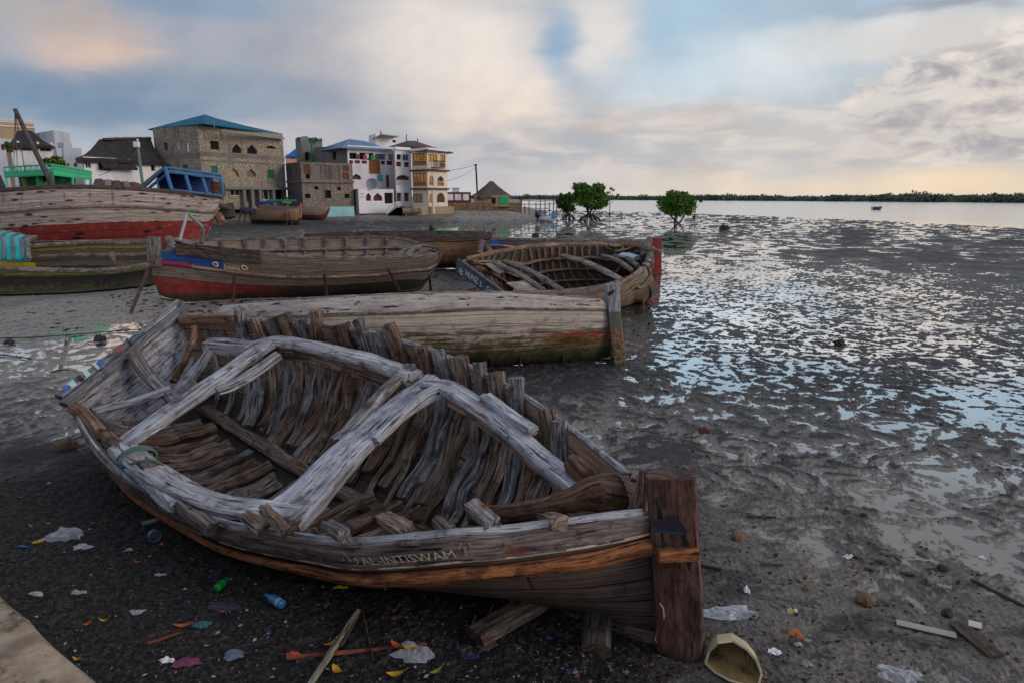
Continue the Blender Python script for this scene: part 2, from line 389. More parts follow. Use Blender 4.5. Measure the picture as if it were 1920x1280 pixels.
    col = t.mix(t.m('MULTIPLY', seam, seamk), col, lin(seamcol))
    if nails:
        nv = t.voro(t.comb(t.m('MULTIPLY', U, nsc), t.m('MULTIPLY', V, seams * 1.0), 0.0), 1.0); nm = t.ss(nv, nr, nr * .5)
        col = t.mix(t.m('MULTIPLY', nm, nails), col, lin((26, 18, 14)))
        rs = t.ss(t.noise(t.comb(t.m('MULTIPLY', U, 5.0), t.m('MULTIPLY', V, 3.0), 4.0), 1.0, 4), .60, .72)
        col = t.mix(t.m('MULTIPLY', rs, nails * .6), col, lin((58, 34, 22)))
    t.put(t.bs.inputs['Base Color'], col)
    hh = t.m('SUBTRACT', t.m('MULTIPLY', g, .5), t.m('MULTIPLY', seam, 1.2))
    t.put(t.bs.inputs['Normal'], t.bump(hh, .6, .02)); t.bs.inputs['Roughness'].default_value = .8
    return m
def plain(name, c, rough=.8, var=.25, scale=3.0, bump=.0, metal=0.0, spec=.3, dirt=(40, 36, 34), dirtamt=.3):
    m, t = new_mat(name); ob = t.tc.outputs['Object']; n_ = t.noise(ob, scale, 5, .6); n2_ = t.noise(t.scale(ob, scale * .5, scale * .5, scale * .12), 1.0, 4)
    c0 = lin(c); k = t.m('ADD', 1 - var, t.m('MULTIPLY', n_, var * 2)); cc = t.mix(1.0, c0, t.comb(k, k, k), 'MULTIPLY')
    cc = t.mix(t.m('MULTIPLY', t.ss(n2_, .5, .75), dirtamt), cc, lin(dirt))
    t.put(t.bs.inputs['Base Color'], cc); t.bs.inputs['Roughness'].default_value = rough; t.bs.inputs['Metallic'].default_value = metal
    t.bs.inputs['Specular IOR Level'].default_value = spec
    if bump: t.put(t.bs.inputs['Normal'], t.bump(t.noise(ob, scale * 6, 4), bump, .02))
    return m
# ------------------------------------------------------------------ mudflat
def vnoise(x, y, seed=0):
    xi = np.floor(x).astype(np.int64); yi = np.floor(y).astype(np.int64); fx = x - xi; fy = y - yi
    def hsh(a, b):
        h = (a * 374761393 + b * 668265263 + seed * 1442695041) & 0xffffffff
        h = ((h ^ (h >> 13)) * 1274126177) & 0xffffffff; h = h ^ (h >> 16)
        an = (h & 0xffff) / 65536.0 * 2 * np.pi
        return np.cos(an), np.sin(an)
    sx = fx * fx * fx * (fx * (fx * 6 - 15) + 10); sy = fy * fy * fy * (fy * (fy * 6 - 15) + 10)
    def gr(i, j):
        gx, gy = hsh(xi + i, yi + j); return gx * (fx - i) + gy * (fy - j)
    a = gr(0, 0); b = gr(1, 0); c = gr(0, 1); d = gr(1, 1)
    return (a + (b - a) * sx + (c - a) * sy + (a - b - c + d) * sx * sy) * 1.5
def fbm(x, y, oct=4, seed=0, gain=.5):
    s = np.zeros_like(x); a = 1.0; f = 1.0
    for o in range(oct): s += a * vnoise(x * f + o * 17.3, y * f - o * 9.1, seed + o); a *= gain; f *= 2.03
    return s
WF = [(100,1200,0),(500,1200,0),(900,1200,0),(50,900,0),(230,780,0),(50,730,.03),(60,670,.48),(250,640,.62),(120,640,.5),(200,660,.6),(300,600,.4),(230,700,.35),(450,590,.3),(50,600,.12),(150,570,.05),(700,560,.15),
 (1100,730,.05),(1150,690,.2),(1230,660,.42),(1290,705,.8),(1370,703,.75),(1225,695,.2),(1250,735,.12),(1340,672,.4),(1320,738,.15),(1430,722,.35),(1300,640,.5),(1400,660,.5),(1350,600,.62),(1300,520,.68),(1400,480,.7),(1500,560,.62),(1700,600,.62),(1600,660,.5),(1650,720,.38),(1850,775,.95),
 (1900,800,.7),(1840,830,.2),(1700,760,.25),(1900,860,.25),(1780,840,.3),(1800,900,.38),(1640,880,.28),(1500,850,.2),(1500,760,.25),(1250,800,.04),(1400,950,.05),(1560,960,.15),(1700,1010,.85),(1800,1035,.85),(1880,960,.28),(1600,1040,.12),(1800,1080,.1),
 (1450,1050,0),(1600,1150,0),(1850,1200,0),(1350,1230,0),(1300,870,.04),(1500,480,.35),(1600,450,.02),(1750,470,.03),(1880,510,.10),(1560,470,.12),(1880,450,.04),(1680,490,.12),(1350,440,.4),(1200,440,.55),(1000,440,.5),(900,420,.42),
 (1400,412,.2),(1600,420,.08),(1700,432,.6),(1850,425,.5),(1500,425,.55),(1600,406,.4),(1100,410,.35),(700,430,.2),(560,425,.05),(430,440,.0),(700,410,.1),(850,402,.2),(640,400,0),(400,440,.0),(1250,460,.66),(1450,520,.66),(1600,510,.4),(1700,540,.5)]
wpt = []
for a_, b_, c_ in WF:
    p = G(a_, b_); wpt.append((math.atan2(p.x, p.y), 1 / math.hypot(p.x, p.y), c_))
def wetmap(x, y):
    az_ = np.arctan2(x, y); q_ = 1 / np.maximum(np.hypot(x, y), .5)
    num = np.zeros_like(x); den = np.full_like(x, 1e-9)
    for a, q, c in wpt:
        d2 = ((az_ - a) * 1.0) ** 2 + ((q_ - q) * 3.0 * 1.4) ** 2
        w_ = 1 / (d2 + 2e-4) ** 1.8; num += w_ * c; den += w_
    return num / den
def shore(x, y):
    r = np.hypot(x, y); az_ = np.degrees(np.arctan2(x, y))
    ramp = np.clip((r - 76) / 26, 0, 1); ramp = ramp * ramp * (3 - 2 * ramp)
    side = np.clip((3.0 - az_) / 4.0, 0, 1); side = side * side * (3 - 2 * side)
    side = np.where(az_ < -120, 0, side)
    out = np.interp(az_, [-45, -23, -14, -8], [2.1, 1.75, 1.1, .95]) * ramp * side
    # the sea bed falls away past the water's edge
    lim = np.interp(az_, [-60, 0, 8, 20, 36.5, 60], [160, 175, 150, 118, 84, 70])
    drop = np.clip((r - lim) / 12, 0, 1)
    return out - (1 - side) * drop * 1.2
def soilmap(x, y):      # dark dry debris-strewn soil at the near left, 1 there
    az_ = np.arctan2(x, y); r = np.hypot(x, y)
    edge = np.interp(np.degrees(az_), [-60, -38, -28, -15, 0, 10, 18, 30, 60], [11.5, 9.6, 8.4, 7.2, 6.4, 5.2, 4.0, 3.0, 2.6])
    edge = edge + fbm(x * .8, y * .8, 3, 5) * .6
    return np.clip((edge - r) / 1.1 + .5, 0, 1)
QX = np.array([0, .02, .05, .1, .2, .3, .4, .5, .6, .7, .8, .9, 1.0]); QV = np.array([-2.6, -1.7, -1.35, -1.05, -.7, -.43, -.2, 0, .2, .43, .7, 1.1, 2.2])
def mud_z(x, y):
    x = np.asarray(x, float); y = np.asarray(y, float); r = np.hypot(x, y)
    wx = x + .25 * vnoise(x * 1.3, y * 1.3, 31); wy = y + .25 * vnoise(x * 1.3 + 9, y * 1.3, 32)
    n0 = fbm(wx * 1.1, wy * 1.1, 2, 3) * .9
    n_ = fbm(wx * 4.1, wy * 4.3, 5, 1, .70) * 1.2 + n0 * .5
    n_ = n_ / .62
    nfar = (fbm(wx * .95, wy * .75, 5, 41, .62) * 1.5) / .62; kf = np.clip((r - 22) / 26, 0, 1); n_ = n_ * (1 - kf) + nfar * kf
    wet = wetmap(x, y); wet = np.clip(wet * 1.02 - .02 * (wet < .85) + .16 * fbm(x * .45, y * .35, 2, 8) + .22 * fbm(x * .035, y * .11, 3, 51) * np.clip((r - 25) / 20, 0, 1), 0, 1)
    q = np.interp(wet, QX, QV)
    amp = np.interp(r, [2, 8, 14, 25, 60, 150], [.020, .020, .015, .012, .020, .030])
    soil = soilmap(x, y)
    zz = amp * np.clip(n_ - q, -1.5, 2.0)
    spk = np.clip(vnoise(x * 7.3, y * 6.1, 61) - .33, 0, 1) * np.clip(.5 + fbm(x * .9, y * .9, 2, 62), 0, 1) * (wet > .12) * (wet < .9)
    zz = np.maximum(zz, np.where(spk > .04, spk * .035, -1))
    fine = fbm(x * 26, y * 26, 3, 11) * .006 * np.interp(r, [3, 14], [1, .25])
    zz = zz + fine * np.clip(n_ - q, 0, 1)
    dry = .035 + fbm(x * 1.1, y * 1.1, 3, 12) * .03 + fbm(x * 9, y * 9, 4, 13, .6) * .014
    zz = zz * (1 - soil) + dry * soil
    return zz + shore(x, y)
def gz(x, y): return float(mud_z(np.array([float(x)]), np.array([float(y)]))[0])
def on_ground(px, py, it=3):
    z = 0.0
    for _ in range(it): p = G(px, py, z); z = gz(p.x, p.y)
    p.z = z; return p
def make_ground():
    fine_az = np.linspace(R(-47), R(47), 1240)
    az_ = np.concatenate([np.linspace(-math.pi, R(-48), 50), fine_az, np.linspace(R(48), math.pi, 50)])
    q = np.linspace(1 / 2.9, 1 / 185.0, 1500); rr = 1 / q
    far = np.array([220, 400, 900]); rr = np.concatenate([[.02, .4, .8, 1.2, 1.6, 2.0, 2.4], rr, far])
    A, RR = np.meshgrid(az_, rr); Xs = RR * np.sin(A); Ys = RR * np.cos(A)
    jx = (np.random.RandomState(2).rand(*RR.shape) - .5) * RR * .0006
    Zs = mud_z(Xs.ravel(), Ys.ravel()).reshape(Xs.shape)
    n, m = Xs.shape; co = np.stack([Xs, Ys, Zs], -1).reshape(-1, 3)
    i, j = np.meshgrid(np.arange(n - 1), np.arange(m - 1), indexing='ij')
    a = (i * m + j).ravel(); F = np.stack([a, a + 1, a + m + 1, a + m], 1).astype(np.int32)
    me = bpy.data.meshes.new('mudflat'); me.vertices.add(n * m); me.vertices.foreach_set('co', co.astype(np.float32).ravel())
    me.loops.add(F.size); me.loops.foreach_set('vertex_index', F.ravel()); me.polygons.add(len(F))
    me.polygons.foreach_set('loop_start', np.arange(0, F.size, 4, dtype=np.int32)); me.polygons.foreach_set('loop_total', np.full(len(F), 4, np.int32))
    me.polygons.foreach_set('use_smooth', np.ones(len(F), bool)); me.update()
    at = me.attributes.new('soil', 'FLOAT', 'POINT'); at.data.foreach_set('value', soilmap(Xs.ravel(), Ys.ravel()).astype(np.float32))
    at = me.attributes.new('shore', 'FLOAT', 'POINT'); at.data.foreach_set('value', shore(Xs.ravel(), Ys.ravel()).astype(np.float32))
    o = bpy.data.objects.new('ground', me); COL.objects.link(o); o['kind'] = 'structure'
    m_, t = new_mat('mud'); P = t.node('ShaderNodeNewGeometry').outputs['Position']
    so = t.node('ShaderNodeAttribute', attribute_name='soil').outputs['Fac']; sh = t.node('ShaderNodeAttribute', attribute_name='shore').outputs['Fac']
    zz = t.m('SUBTRACT', t.sep(P)[2], sh)
    nb = t.noise(P, 1.3, 5, .6); nf = t.noise(P, 26, 6, .65); nm = t.noise(P, 7, 4, .6)
    mudc = t.mix(t.ss(t.noise(P, 14, 5, .65), .35, .65), lin((14, 15, 19)), lin((48, 49, 54)))
    silt = t.mix(nb, lin((118, 115, 111)), lin((160, 154, 146)))
    # grey silt film lies in the low flat places just above the water, dark crumbly clods stand higher
    low = t.ss(t.m('ADD', zz, t.m('MULTIPLY', t.m('SUBTRACT', nm, .5), .02)), .044, .010)
    px_, py_, _ = t.sep(P); rad = t.m('SQRT', t.m('ADD', t.m('MULTIPLY', px_, px_), t.m('MULTIPLY', py_, py_)))
    lefts = t.m('MULTIPLY', t.ss(t.m('DIVIDE', px_, rad), -.05, -.22), t.ss(rad, 48.0, 26.0))
    siltk = t.m('MAXIMUM', t.ss(rad, 12.5, 7.0, 0.06, .8), t.m('MULTIPLY', lefts, .75))
    wetc = t.mix(t.m('MULTIPLY', low, siltk), mudc, silt)
    soilc = t.mix(t.ss(nf, .42, .66), lin((17, 16, 18)), lin((58, 54, 54)))
    spk = t.voro(P, 46.0); rc = t.voro(P, 46.0, out='Color')
    soilc = t.mix(t.m('MULTIPLY', t.ss(spk, .22, .12), t.ss(t.sep(rc)[0], .72, .78)), soilc, lin((128, 118, 108)))
    sandc = t.mix(t.ss(nf, .3, .75), lin((92, 88, 84)), lin((142, 135, 126)))
    dark = t.ss(t.noise(t.scale(P, 1.4, 3.0, 1.0), 1.0, 6, .68), .50, .62)
    sandc = t.mix(t.m('MULTIPLY', dark, .75), sandc, lin((34, 30, 29)))
    # sand to the right of the boat's bow, black soil to the left
    rt = t.ss(t.m('SUBTRACT', px_, t.m('MULTIPLY', py_, .18)), .05, .9)
    c = t.mix(so, wetc, t.mix(rt, soilc, sandc))
    nearsand = t.m('MULTIPLY', t.ss(rad, 8.5, 5.2), t.ss(px_, 1.0, 2.0))
    c = t.mix(t.m('MULTIPLY', nearsand, .7), c, sandc)
    shc = t.mix(t.noise(P, 3.0, 5, .65), lin((78, 74, 70)), lin((128, 120, 110)))
    weed = t.ss(t.noise(t.scale(P, .5, 1.2, 1), 1.0, 4), .52, .64)
    shc = t.mix(t.m('MULTIPLY', weed, .6), shc, lin((60, 56, 46)))
    c = t.mix(t.ss(sh, .03, .5), c, shc)
    t.put(t.bs.inputs['Base Color'], c)
    t.put(t.bs.inputs['Roughness'], t.mix(so, t.mix(low, (.75,) * 3, (.5,) * 3), (.85,) * 3))
    t.bs.inputs['Specular IOR Level'].default_value = .3
    bs = t.m('ADD', t.m('MULTIPLY', nf, 1.0), t.m('MULTIPLY', nm, 1.2))
    b = t.node('ShaderNodeBump'); t.put(b.inputs['Height'], bs); b.inputs['Distance'].default_value = .02; b.inputs['Strength'].default_value = .8
    t.put(t.bs.inputs['Normal'], b.outputs[0])
    me.materials.append(m_)
    return o
ground = make_ground()
# ------------------------------------------------------------------ water: one level sheet, puddles in the mud and the channel beyond
mw, t = new_mat('still water'); P = t.node('ShaderNodeNewGeometry').outputs['Position']
t.bs.inputs['Base Color'].default_value = lin((112, 107, 102)) + (1,); t.bs.inputs['Roughness'].default_value = .08
t.bs.inputs['IOR'].default_value = 1.33
gl = t.node('ShaderNodeBsdfGlossy'); gl.inputs['Roughness'].default_value = .05; gl.inputs['Color'].default_value = (.93, .93, .93, 1)
fr = t.node('ShaderNodeLayerWeight'); fr.inputs[0].default_value = .5
mx = t.node('ShaderNodeMixShader'); px_, py_, _ = t.sep(P)
t.put(mx.inputs[0], t.ss(fr.outputs['Facing'], .60, .81, .10, .97)); t.l.new(t.bs.outputs[0], mx.inputs[1]); t.l.new(gl.outputs[0], mx.inputs[2]); t.l.new(mx.outputs[0], t.out.inputs[0])
rad = t.m('SQRT', t.m('ADD', t.m('MULTIPLY', px_, px_), t.m('MULTIPLY', py_, py_)))
rg = t.ss(rad, 60.0, 130.0, .04, .16); t.put(gl.inputs['Roughness'], rg)
wb = MB()
rs_ = [3, 10, 40, 120, 400, 1200, 4500]; nn = 48
rows = [[Vector((r * math.sin(2 * math.pi * k / nn), r * math.cos(2 * math.pi * k / nn), 0)) for k in range(nn)] for r in rs_]
wb.grid(rows, [[(0, 0)] * (nn + 1) for _ in rs_], closed=True, flip=True); wb.add(rows[0], [tuple(range(nn - 1, -1, -1))])
water = wb.build('water', mw); water['kind'] = 'structure'
# ------------------------------------------------------------------ hull builder shared by every boat
class Hull:
    """N near gunwale, F far gunwale, K keel: world curves from bow (t=0) to stern (t=1)"""
    def __init__(s, N, F, K, full=(.12, .75, .85, .7, .45), flare=.06, bulge=.62):
        s.N, s.F, s.K = Curve(N), Curve(F), Curve(K); s.full = full; s.flare = flare; s.bulge = bulge; s.lines = []
        s.L = sum((s.K.P[i + 1] - s.K.P[i]).length for i in range(len(s.K.P) - 1))
    def fl(s, t_):
        x = t_ * (len(s.full) - 1); i = min(int(x), len(s.full) - 2); return lerp(s.full[i], s.full[i + 1], x - i)
    def S(s, t_, v):             # v -1 near gunwale, 0 keel, 1 far gunwale
        K = s.K(t_); E = s.N(t_) if v < 0 else s.F(t_); a = abs(v)
        ac = s.F(t_) - s.N(t_)
        if ac.length < .02: ac = s.F(min(t_ + .08, 1)) - s.N(min(t_ + .08, 1))
        ac.normalize()
        tg = (s.K(min(t_ + .02, 1)) - s.K(max(t_ - .02, 0))).normalized(); dn = ac.cross(tg)
        if dn.z > 0: dn = -dn
        dn.normalize(); o = -ac if v < 0 else ac
        dd = (K - E).dot(dn); f = s.fl(t_); half = abs((E - K).dot(ac))
        P1 = E + dn * (dd * (.35 + .3 * f)) + o * (s.flare * f * half)
        P2 = K + (E - K).project(ac) * (s.bulge * f) + o * .02 - dn * (dd * .06 * f)
        b = 1 - a
        return E * a ** 3 + P1 * 3 * a * a * b + P2 * 3 * a * b * b + K * b ** 3
    def mark(s, pts, target):    # a painted or planked line running along the near side of the hull, found from two sight lines
        X = sorted(pts)
        def ly(x):
            k = max([j for j in range(len(X) - 1) if X[j][0] <= x] or [0]); f = min(max((x - X[k][0]) / (X[k + 1][0] - X[k][0]), 0), 1); return lerp(X[k][1], X[k + 1][1], f)
        tab = []
        for i in range(41):
            t_ = min(max(i / 40, .02), .985); lo, hi = 0.0, 1.0
            for _ in range(14):
                m_ = (lo + hi) / 2; p = s.S(t_, -m_); d = p.y * CP - (p.z - H) * SP; y = 640 - FPX * (p.y * SP + (p.z - H) * CP) / d
                if y > ly(960 + FPX * p.x / d): lo = m_
                else: hi = m_
            tab.append(min(max((lo + hi) / 2, .05), .97))
        for _ in range(2): tab = [sum(tab[max(0, i - 1):i + 2]) / len(tab[max(0, i - 1):i + 2]) for i in range(41)]
        s.lines.append((tab, target)); s.lines.sort(key=lambda l: l[1])
    def lv(s, k, t_):
        tab = s.lines[k][0]; x = min(max(t_, 0), 1) * 40; i = min(int(x), 39); return lerp(tab[i], tab[i + 1], x - i)
    def vmap(s, t_, a):          # a = |v|, 1 at the gunwale; returns 0 gunwale .. 1 keel with the marked lines at fixed values
        pa, pb = 1.0, 0.0
        for k in range(len(s.lines)):
            q = min(s.lv(k, t_), pa - .02); tg = s.lines[k][1]
            if a > q: return pb + (pa - a) / max(pa - q, 1e-4) * (tg - pb)
            pa, pb = q, tg
        return pb + (pa - a) / max(pa, 1e-4) * (1 - pb)
    def nrm(s, t_, v):           # outward normal
        e = .01; t0 = min(max(t_, e), 1 - e); v0 = v
        a = s.S(t0 + e, v0) - s.S(t0 - e, v0); b = s.S(t0, min(v0 + .02, 1)) - s.S(t0, max(v0 - .02, -1))
        if (v0 > 0) != (v0 - .02 > 0) or abs(v0) < .02: b = s.S(t0, min(v0 + .04, 1)) - s.S(t0, max(v0 - .04, -1))
        n_ = a.cross(b).normalized(); c = (s.N(t0) + s.F(t0)) / 2 + Vector((0, 0, .3))
        if n_.dot(s.S(t0, v0) - c) < 0: n_ = -n_
        return n_
    def planking(s, th=.045, nt=60, nv=14, t0=0.0, t1=1.0, v0=-1.0, v1=1.0, rough=.004, skip=None, seed=0, name='hull_planking', mat=None, inner=None, parent=None):
        m = MB(); L = s.L
        ts = [lerp(t0, t1, i / nt) for i in range(nt + 1)]; vs = [lerp(v0, v1, j / (2 * nv)) for j in range(2 * nv + 1)]
        O = []; I = []; UV = []
        for t_ in ts:
            ro = []; ri = []; ru = []
            for v in vs:
                p = s.S(t_, v); n_ = s.nrm(t_, v); p = p + n_ * (rough * mn.noise(p * 3 + Vector((seed, 0, 0))) * 2)
                ro.append(p); ri.append(p - n_ * th); ru.append((t_ * L, abs(v) if v else .001))
            for r_ in ru: pass
            O.append(ro); I.append(ri); UV.append([(a, s.vmap(t_, b)) for a, b in ru])
        # v in uv: 0 at the gunwale, 1 at the keel
        m.grid(O, UV); m.mat = 1 if inner else 0; m.grid(I, UV, flip=True); m.mat = 0
        for O_, I_ in ((0, 0), (-1, -1)):
            for i in range(len(ts) - 1):
                m.add([O[i][O_], O[i + 1][O_], I[i + 1][I_], I[i][I_]], [(0, 1, 2, 3)], [[(ts[i] * L, .0), (ts[i + 1] * L, .0), (ts[i + 1] * L, .03), (ts[i] * L, .03)]])
        for i in (0, -1):
            for j in range(len(vs) - 1): m.add([O[i][j], O[i][j + 1], I[i][j + 1], I[i][j]], [(0, 1, 2, 3)], [[(0, UV[i][j][1]), (0, UV[i][j + 1][1]), (.05, UV[i][j + 1][1]), (.05, UV[i][j][1])]])
        return m.build(name, [mat, inner] if inner else mat, parent, smooth='auto')
    def line(s, v, t0=0.0, t1=1.0, off=0.0, n=40):
        f = v if callable(v) else (lambda x: v)
        return [s.S(lerp(t0, t1, i / n), f(i / n)) + s.nrm(lerp(t0, t1, i / n), f(i / n)) * off for i in range(n + 1)]
    def strake(s, v, t0, t1, w, h, off, mat, name, parent, amp=.004, seed=0, n=8, sq=4, tend=1.0, nn=40, step=.12):
        P = s.line(v, t0, t1, off, nn); m = MB()
        up = lambda x: s.nrm(lerp(t0, t1, x), v(x) if callable(v) else v)
        m.timber(P, h, w, up=up, n=n, sq=sq, amp=amp, seed=seed, step=step)
        return m.build(name, mat, parent, smooth='auto')
    def rib(s, t_, va, vb, w, d, inset, mat, parent, amp=.012, seed=0, ext=0.0, ext_dir=None, lean=0.0, name='frame', n=8, sq=3.0, step=.06, nn=14, wob=0.0):
        P = []
        for i in range(nn + 1):
            v = lerp(va, vb, i / nn); tt = t_ + lean * (v - va); tt += wob / max(s.L, 1) * mn.noise(Vector((i * .33, seed * 7.1, 0))) * 2.2; P.append(s.S(min(max(tt, .01), .99), v) - s.nrm(tt, v) * inset)
        if ext:
            dr = (P[0] - P[1]).normalized()
            if ext_dir is not None: dr = (dr * .6 + Vector(ext_dir) * .4).normalized()
            P = [P[0] + dr * ext, P[0] + dr * ext * .5] + P
        tg = (s.N(min(t_ + .02, 1)) - s.N(max(t_ - .02, 0))).normalized()
        m = MB(); m.timber(P, d, w, up=tg, n=n, sq=sq, amp=amp, seed=seed, step=step, ends=.03 if ext else 0, taper=lambda x: 1 - .18 * x)
        return m.build(name, mat, parent, smooth='auto')
def text_mesh(body, size, font_shear=0.0, extrude=0.0):
    cu = bpy.data.curves.new('txt', 'FONT'); cu.body = body; cu.size = size; cu.shear = font_shear; cu.extrude = extrude; cu.resolution_u = 2
    ob = bpy.data.objects.new('txt', cu); COL.objects.link(ob); dg = bpy.context.evaluated_depsgraph_get(); dg.update()
    me = bpy.data.meshes.new_from_object(ob.evaluated_get(dg)); bpy.data.objects.remove(ob); bpy.data.curves.remove(cu)
    bm = bmesh.new(); bm.from_mesh(me); bmesh.ops.subdivide_edges(bm, edges=[e for e in bm.edges if e.calc_length() > size * .25], cuts=2)
    vs = [v.co.copy() for v in bm.verts]; bm.verts.index_update(); fs = [[v.index for v in f.verts] for f in bm.faces]; bm.free(); bpy.data.meshes.remove(me)
    return vs, fs
def wrap_text(body, size, fn, mat, parent, name='lettering', shear=0.0, xs=1.0):
    """fn(x, y) -> world point for text coordinates in metres"""
    vs, fs = text_mesh(body, size, shear); x1 = max(v.x for v in vs) * xs
    m = MB(); m.add([fn(v.x * xs, v.y, x1) for v in vs], fs, [[(0, 0)] * len(f) for f in fs]); return m.build(name, mat, parent)

def t_at_px(curve, px):
    best = 0; bd = 1e9
    for i in range(401):
        p = curve(i / 400); d = p.y * CP - (p.z - H) * SP; x = 960 + FPX * p.x / d
        if abs(x - px) < bd: bd = abs(x - px); best = i / 400
    return best
def beam(name, a, b, w, h, mat, parent=None, up=(0, 0, 1), seed=0, amp=.008, sq=4, step=.15, n=8, sag=0.0, label=None, cat=None, group=None, taper=None):
    a, b = Vector(a), Vector(b); m = MB(); mid = (a + b) / 2 + Vector((0, 0, -sag))
    m.timber([a, mid, b], w, h, up=up, n=n, sq=sq, amp=amp, seed=seed, step=step, taper=taper)
    o = m.build(name, mat, parent, smooth='auto', loc=None if parent else a)
    if cat: tag(o, label, cat, group)
    return o
def transom(h, mat, parent, t_=1.0, th=.06, aft=None, uvs=1.0, name='transom'):
    A, B = h.N(t_), h.F(t_); W = (B - A).length; acr = (B - A) / W; n_ = 12; rows = []; uv = []
    af = aft or (h.K(1) - h.K(.93)).normalized()
    for i in range(n_ + 1):
        v = lerp(-1, 1, i / n_); e = h.S(t_, v); top = A.lerp(B, max(0, min(1, (e - A).dot(acr) / W)))
        rows.append([top.lerp(e, j / 4) for j in range(5)]); uv.append([((p - A).dot(acr) * uvs, (p - top).length * .8) for p in rows[-1]])
    m = MB(); m.grid(rows, uv); m.grid([[p + af * th for p in r] for r in rows], uv, flip=True)
    top = [r[0] for r in rows]; m.grid([[p, p + af * th] for p in top], [[(u[0][0], 0), (u[0][0], th)] for u in uv], flip=True)
    return m.build(name, mat, parent)
# ------------------------------------------------------------------ the wreck in the foreground
W_grey = wood('weathered grey wood', (168, 166, 168), (106, 103, 106), (36, 34, 36), rust=.6, warm=.4, brown=(104, 82, 68), bump=1.0)
W_blue = wood('bleached plank', (196, 200, 208), (148, 151, 160), (70, 69, 76), rust=.9, warm=.25, brown=(118, 102, 92), bump=1.0, ga=20, con=.75, crk=.8)
W_brown = wood('brown rib wood', (158, 142, 130), (108, 90, 80), (38, 29, 26), rust=.5, warm=.45, brown=(98, 66, 48), bump=1.0)
W_rusty = wood('rust stained timber', (158, 132, 118), (108, 78, 62), (40, 26, 22), rust=1.5, warm=.3, brown=(120, 70, 44), bump=1.0)
W_log = wood('brown log', (128, 100, 80), (88, 64, 50), (34, 23, 19), rust=.0, warm=.4, brown=(104, 72, 50), bump=.8, ga=12)
W_stem = wood('dark stem wood', (112, 84, 76), (74, 54, 50), (30, 21, 20), rust=.0, warm=.3, brown=(92, 54, 42), bump=.8, ga=8)
W_orange = wood('oiled strake', (176, 114, 70), (122, 76, 46), (44, 28, 20), rust=.0, warm=.3, brown=(134, 82, 48), bump=.6, ga=14)
W_plank = wood('sheer plank wood', (150, 138, 134), (100, 90, 90), (38, 33, 34), rust=1.1, warm=.2, brown=(96, 74, 62), bump=.7, ga=14)
M_hero = hull_paint('wreck planking', [], seams=7, seamk=.85, nails=.25, worn=.5, base=((122, 108, 102), (82, 70, 66), (32, 26, 25)))
M_heroin = hull_paint('wreck inside', [], seams=9, nails=.3, worn=.5, base=((172, 148, 130), (116, 94, 82), (42, 32, 29)), joints=1.1, keel_shade_stain=.9, seamk=.85, jointk=1)  # shade in the boat's bottom is painted into the planks, darker towards the keel
chalk = plain('cream lettering paint', (200, 188, 164), .8, .2, 30)
rustm = plain('rust', (120, 58, 24), .9, .4, 12)
Np = [(1222,963,4.12),(1150,969,4.04),(1082,979,3.98),(932,997,3.92),(869,1000,3.9),(775,1010,3.95),(650,1017,4.1),(569,1008,4.35),(444,987,4.75),(366,962,5.05),(300,931,5.4),(225,885,5.9),(178,837,6.4),(150,790,6.9),(133,750,7.4)]
Fp = [(1196,902,4.42),(1087,816,5.4),(1003,754,6.0),(931,713,6.4),(860,676,6.9),(762,641,7.4),(650,616,7.9),(540,604,8.3),(430,598,8.6),(335,596,8.85)]
Nw = [D(*p) for p in Np]; Fw = [D(*p) for p in Fp]
Kw = [Vector(p) for p in [(1.02, 4.12, .10), (.55, 4.42, .04), (-.35, 5.05, .05), (-1.97, 6.5, .07), (-3.1, 7.6, .15), (-4.1, 8.35, .35)]]
hb = empty('wrecked_boat', (-1.6, 6.0, 0), 'weathered wooden wreck with bare ribs and broken deck in the foreground, lettered AL-INTISWAM', 'boat')
hero = Hull(Nw, Fw, Kw, full=(.05, .55, .85, .85, .6), flare=.05, bulge=.7)
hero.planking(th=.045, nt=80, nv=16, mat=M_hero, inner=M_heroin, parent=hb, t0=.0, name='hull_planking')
# sheer planks (separate upper boards, proud of the hull)
def board_strip(h, side, v_hi, v_lo, t0, t1, off, th, mat, name, parent, n=60, lift=0.0, seed=0, wob=.004):
    m = MB(); O = []; I = []; UV = []
    for i in range(n + 1):
        t_ = lerp(t0, t1, i / n); ro = []; ri = []; ru = []
        for j in range(4):
            v = lerp(v_hi, v_lo(t_) if callable(v_lo) else v_lo, j / 3) * side; nn_ = h.nrm(t_, v); p = h.S(t_, v) + Vector((0, 0, lift * (1 - j / 3)))
            e = nn_ * (off + th + wob * mn.noise(Vector((t_ * 40, j * 1.3, seed))))
            if j == 0: p = p + Vector((0, 0, .012 * mn.noise(Vector((t_ * 24, seed, 3)))))
            ro.append(p + e); ri.append(p + nn_ * off); ru.append((t_ * h.L, j * .06 + seed))
        O.append(ro); I.append(ri); UV.append(ru)
    m.grid(O, UV, flip=side < 0); m.grid(I, UV, flip=side > 0)
    for k in (0, -1):
        rows = [[O[i][k], I[i][k]] for i in range(n + 1)]; m.grid(rows, [[(UV[i][k][0], 5.0), (UV[i][k][0], 5.04)] for i in range(n + 1)])
    for i in (0, -1): m.grid([[O[i][j], I[i][j]] for j in range(4)], [[(0, j * .05), (.04, j * .05)] for j in range(4)])
    return m.build(name, mat, parent, smooth='auto')
board_strip(hero, -1, 1.0, .87, .005, .97, .004, .035, W_plank, 'sheer_plank', hb, seed=1)
board_strip(hero, 1, 1.0, .86, .005, .99, .002, .035, W_grey, 'sheer_plank', hb, seed=2)
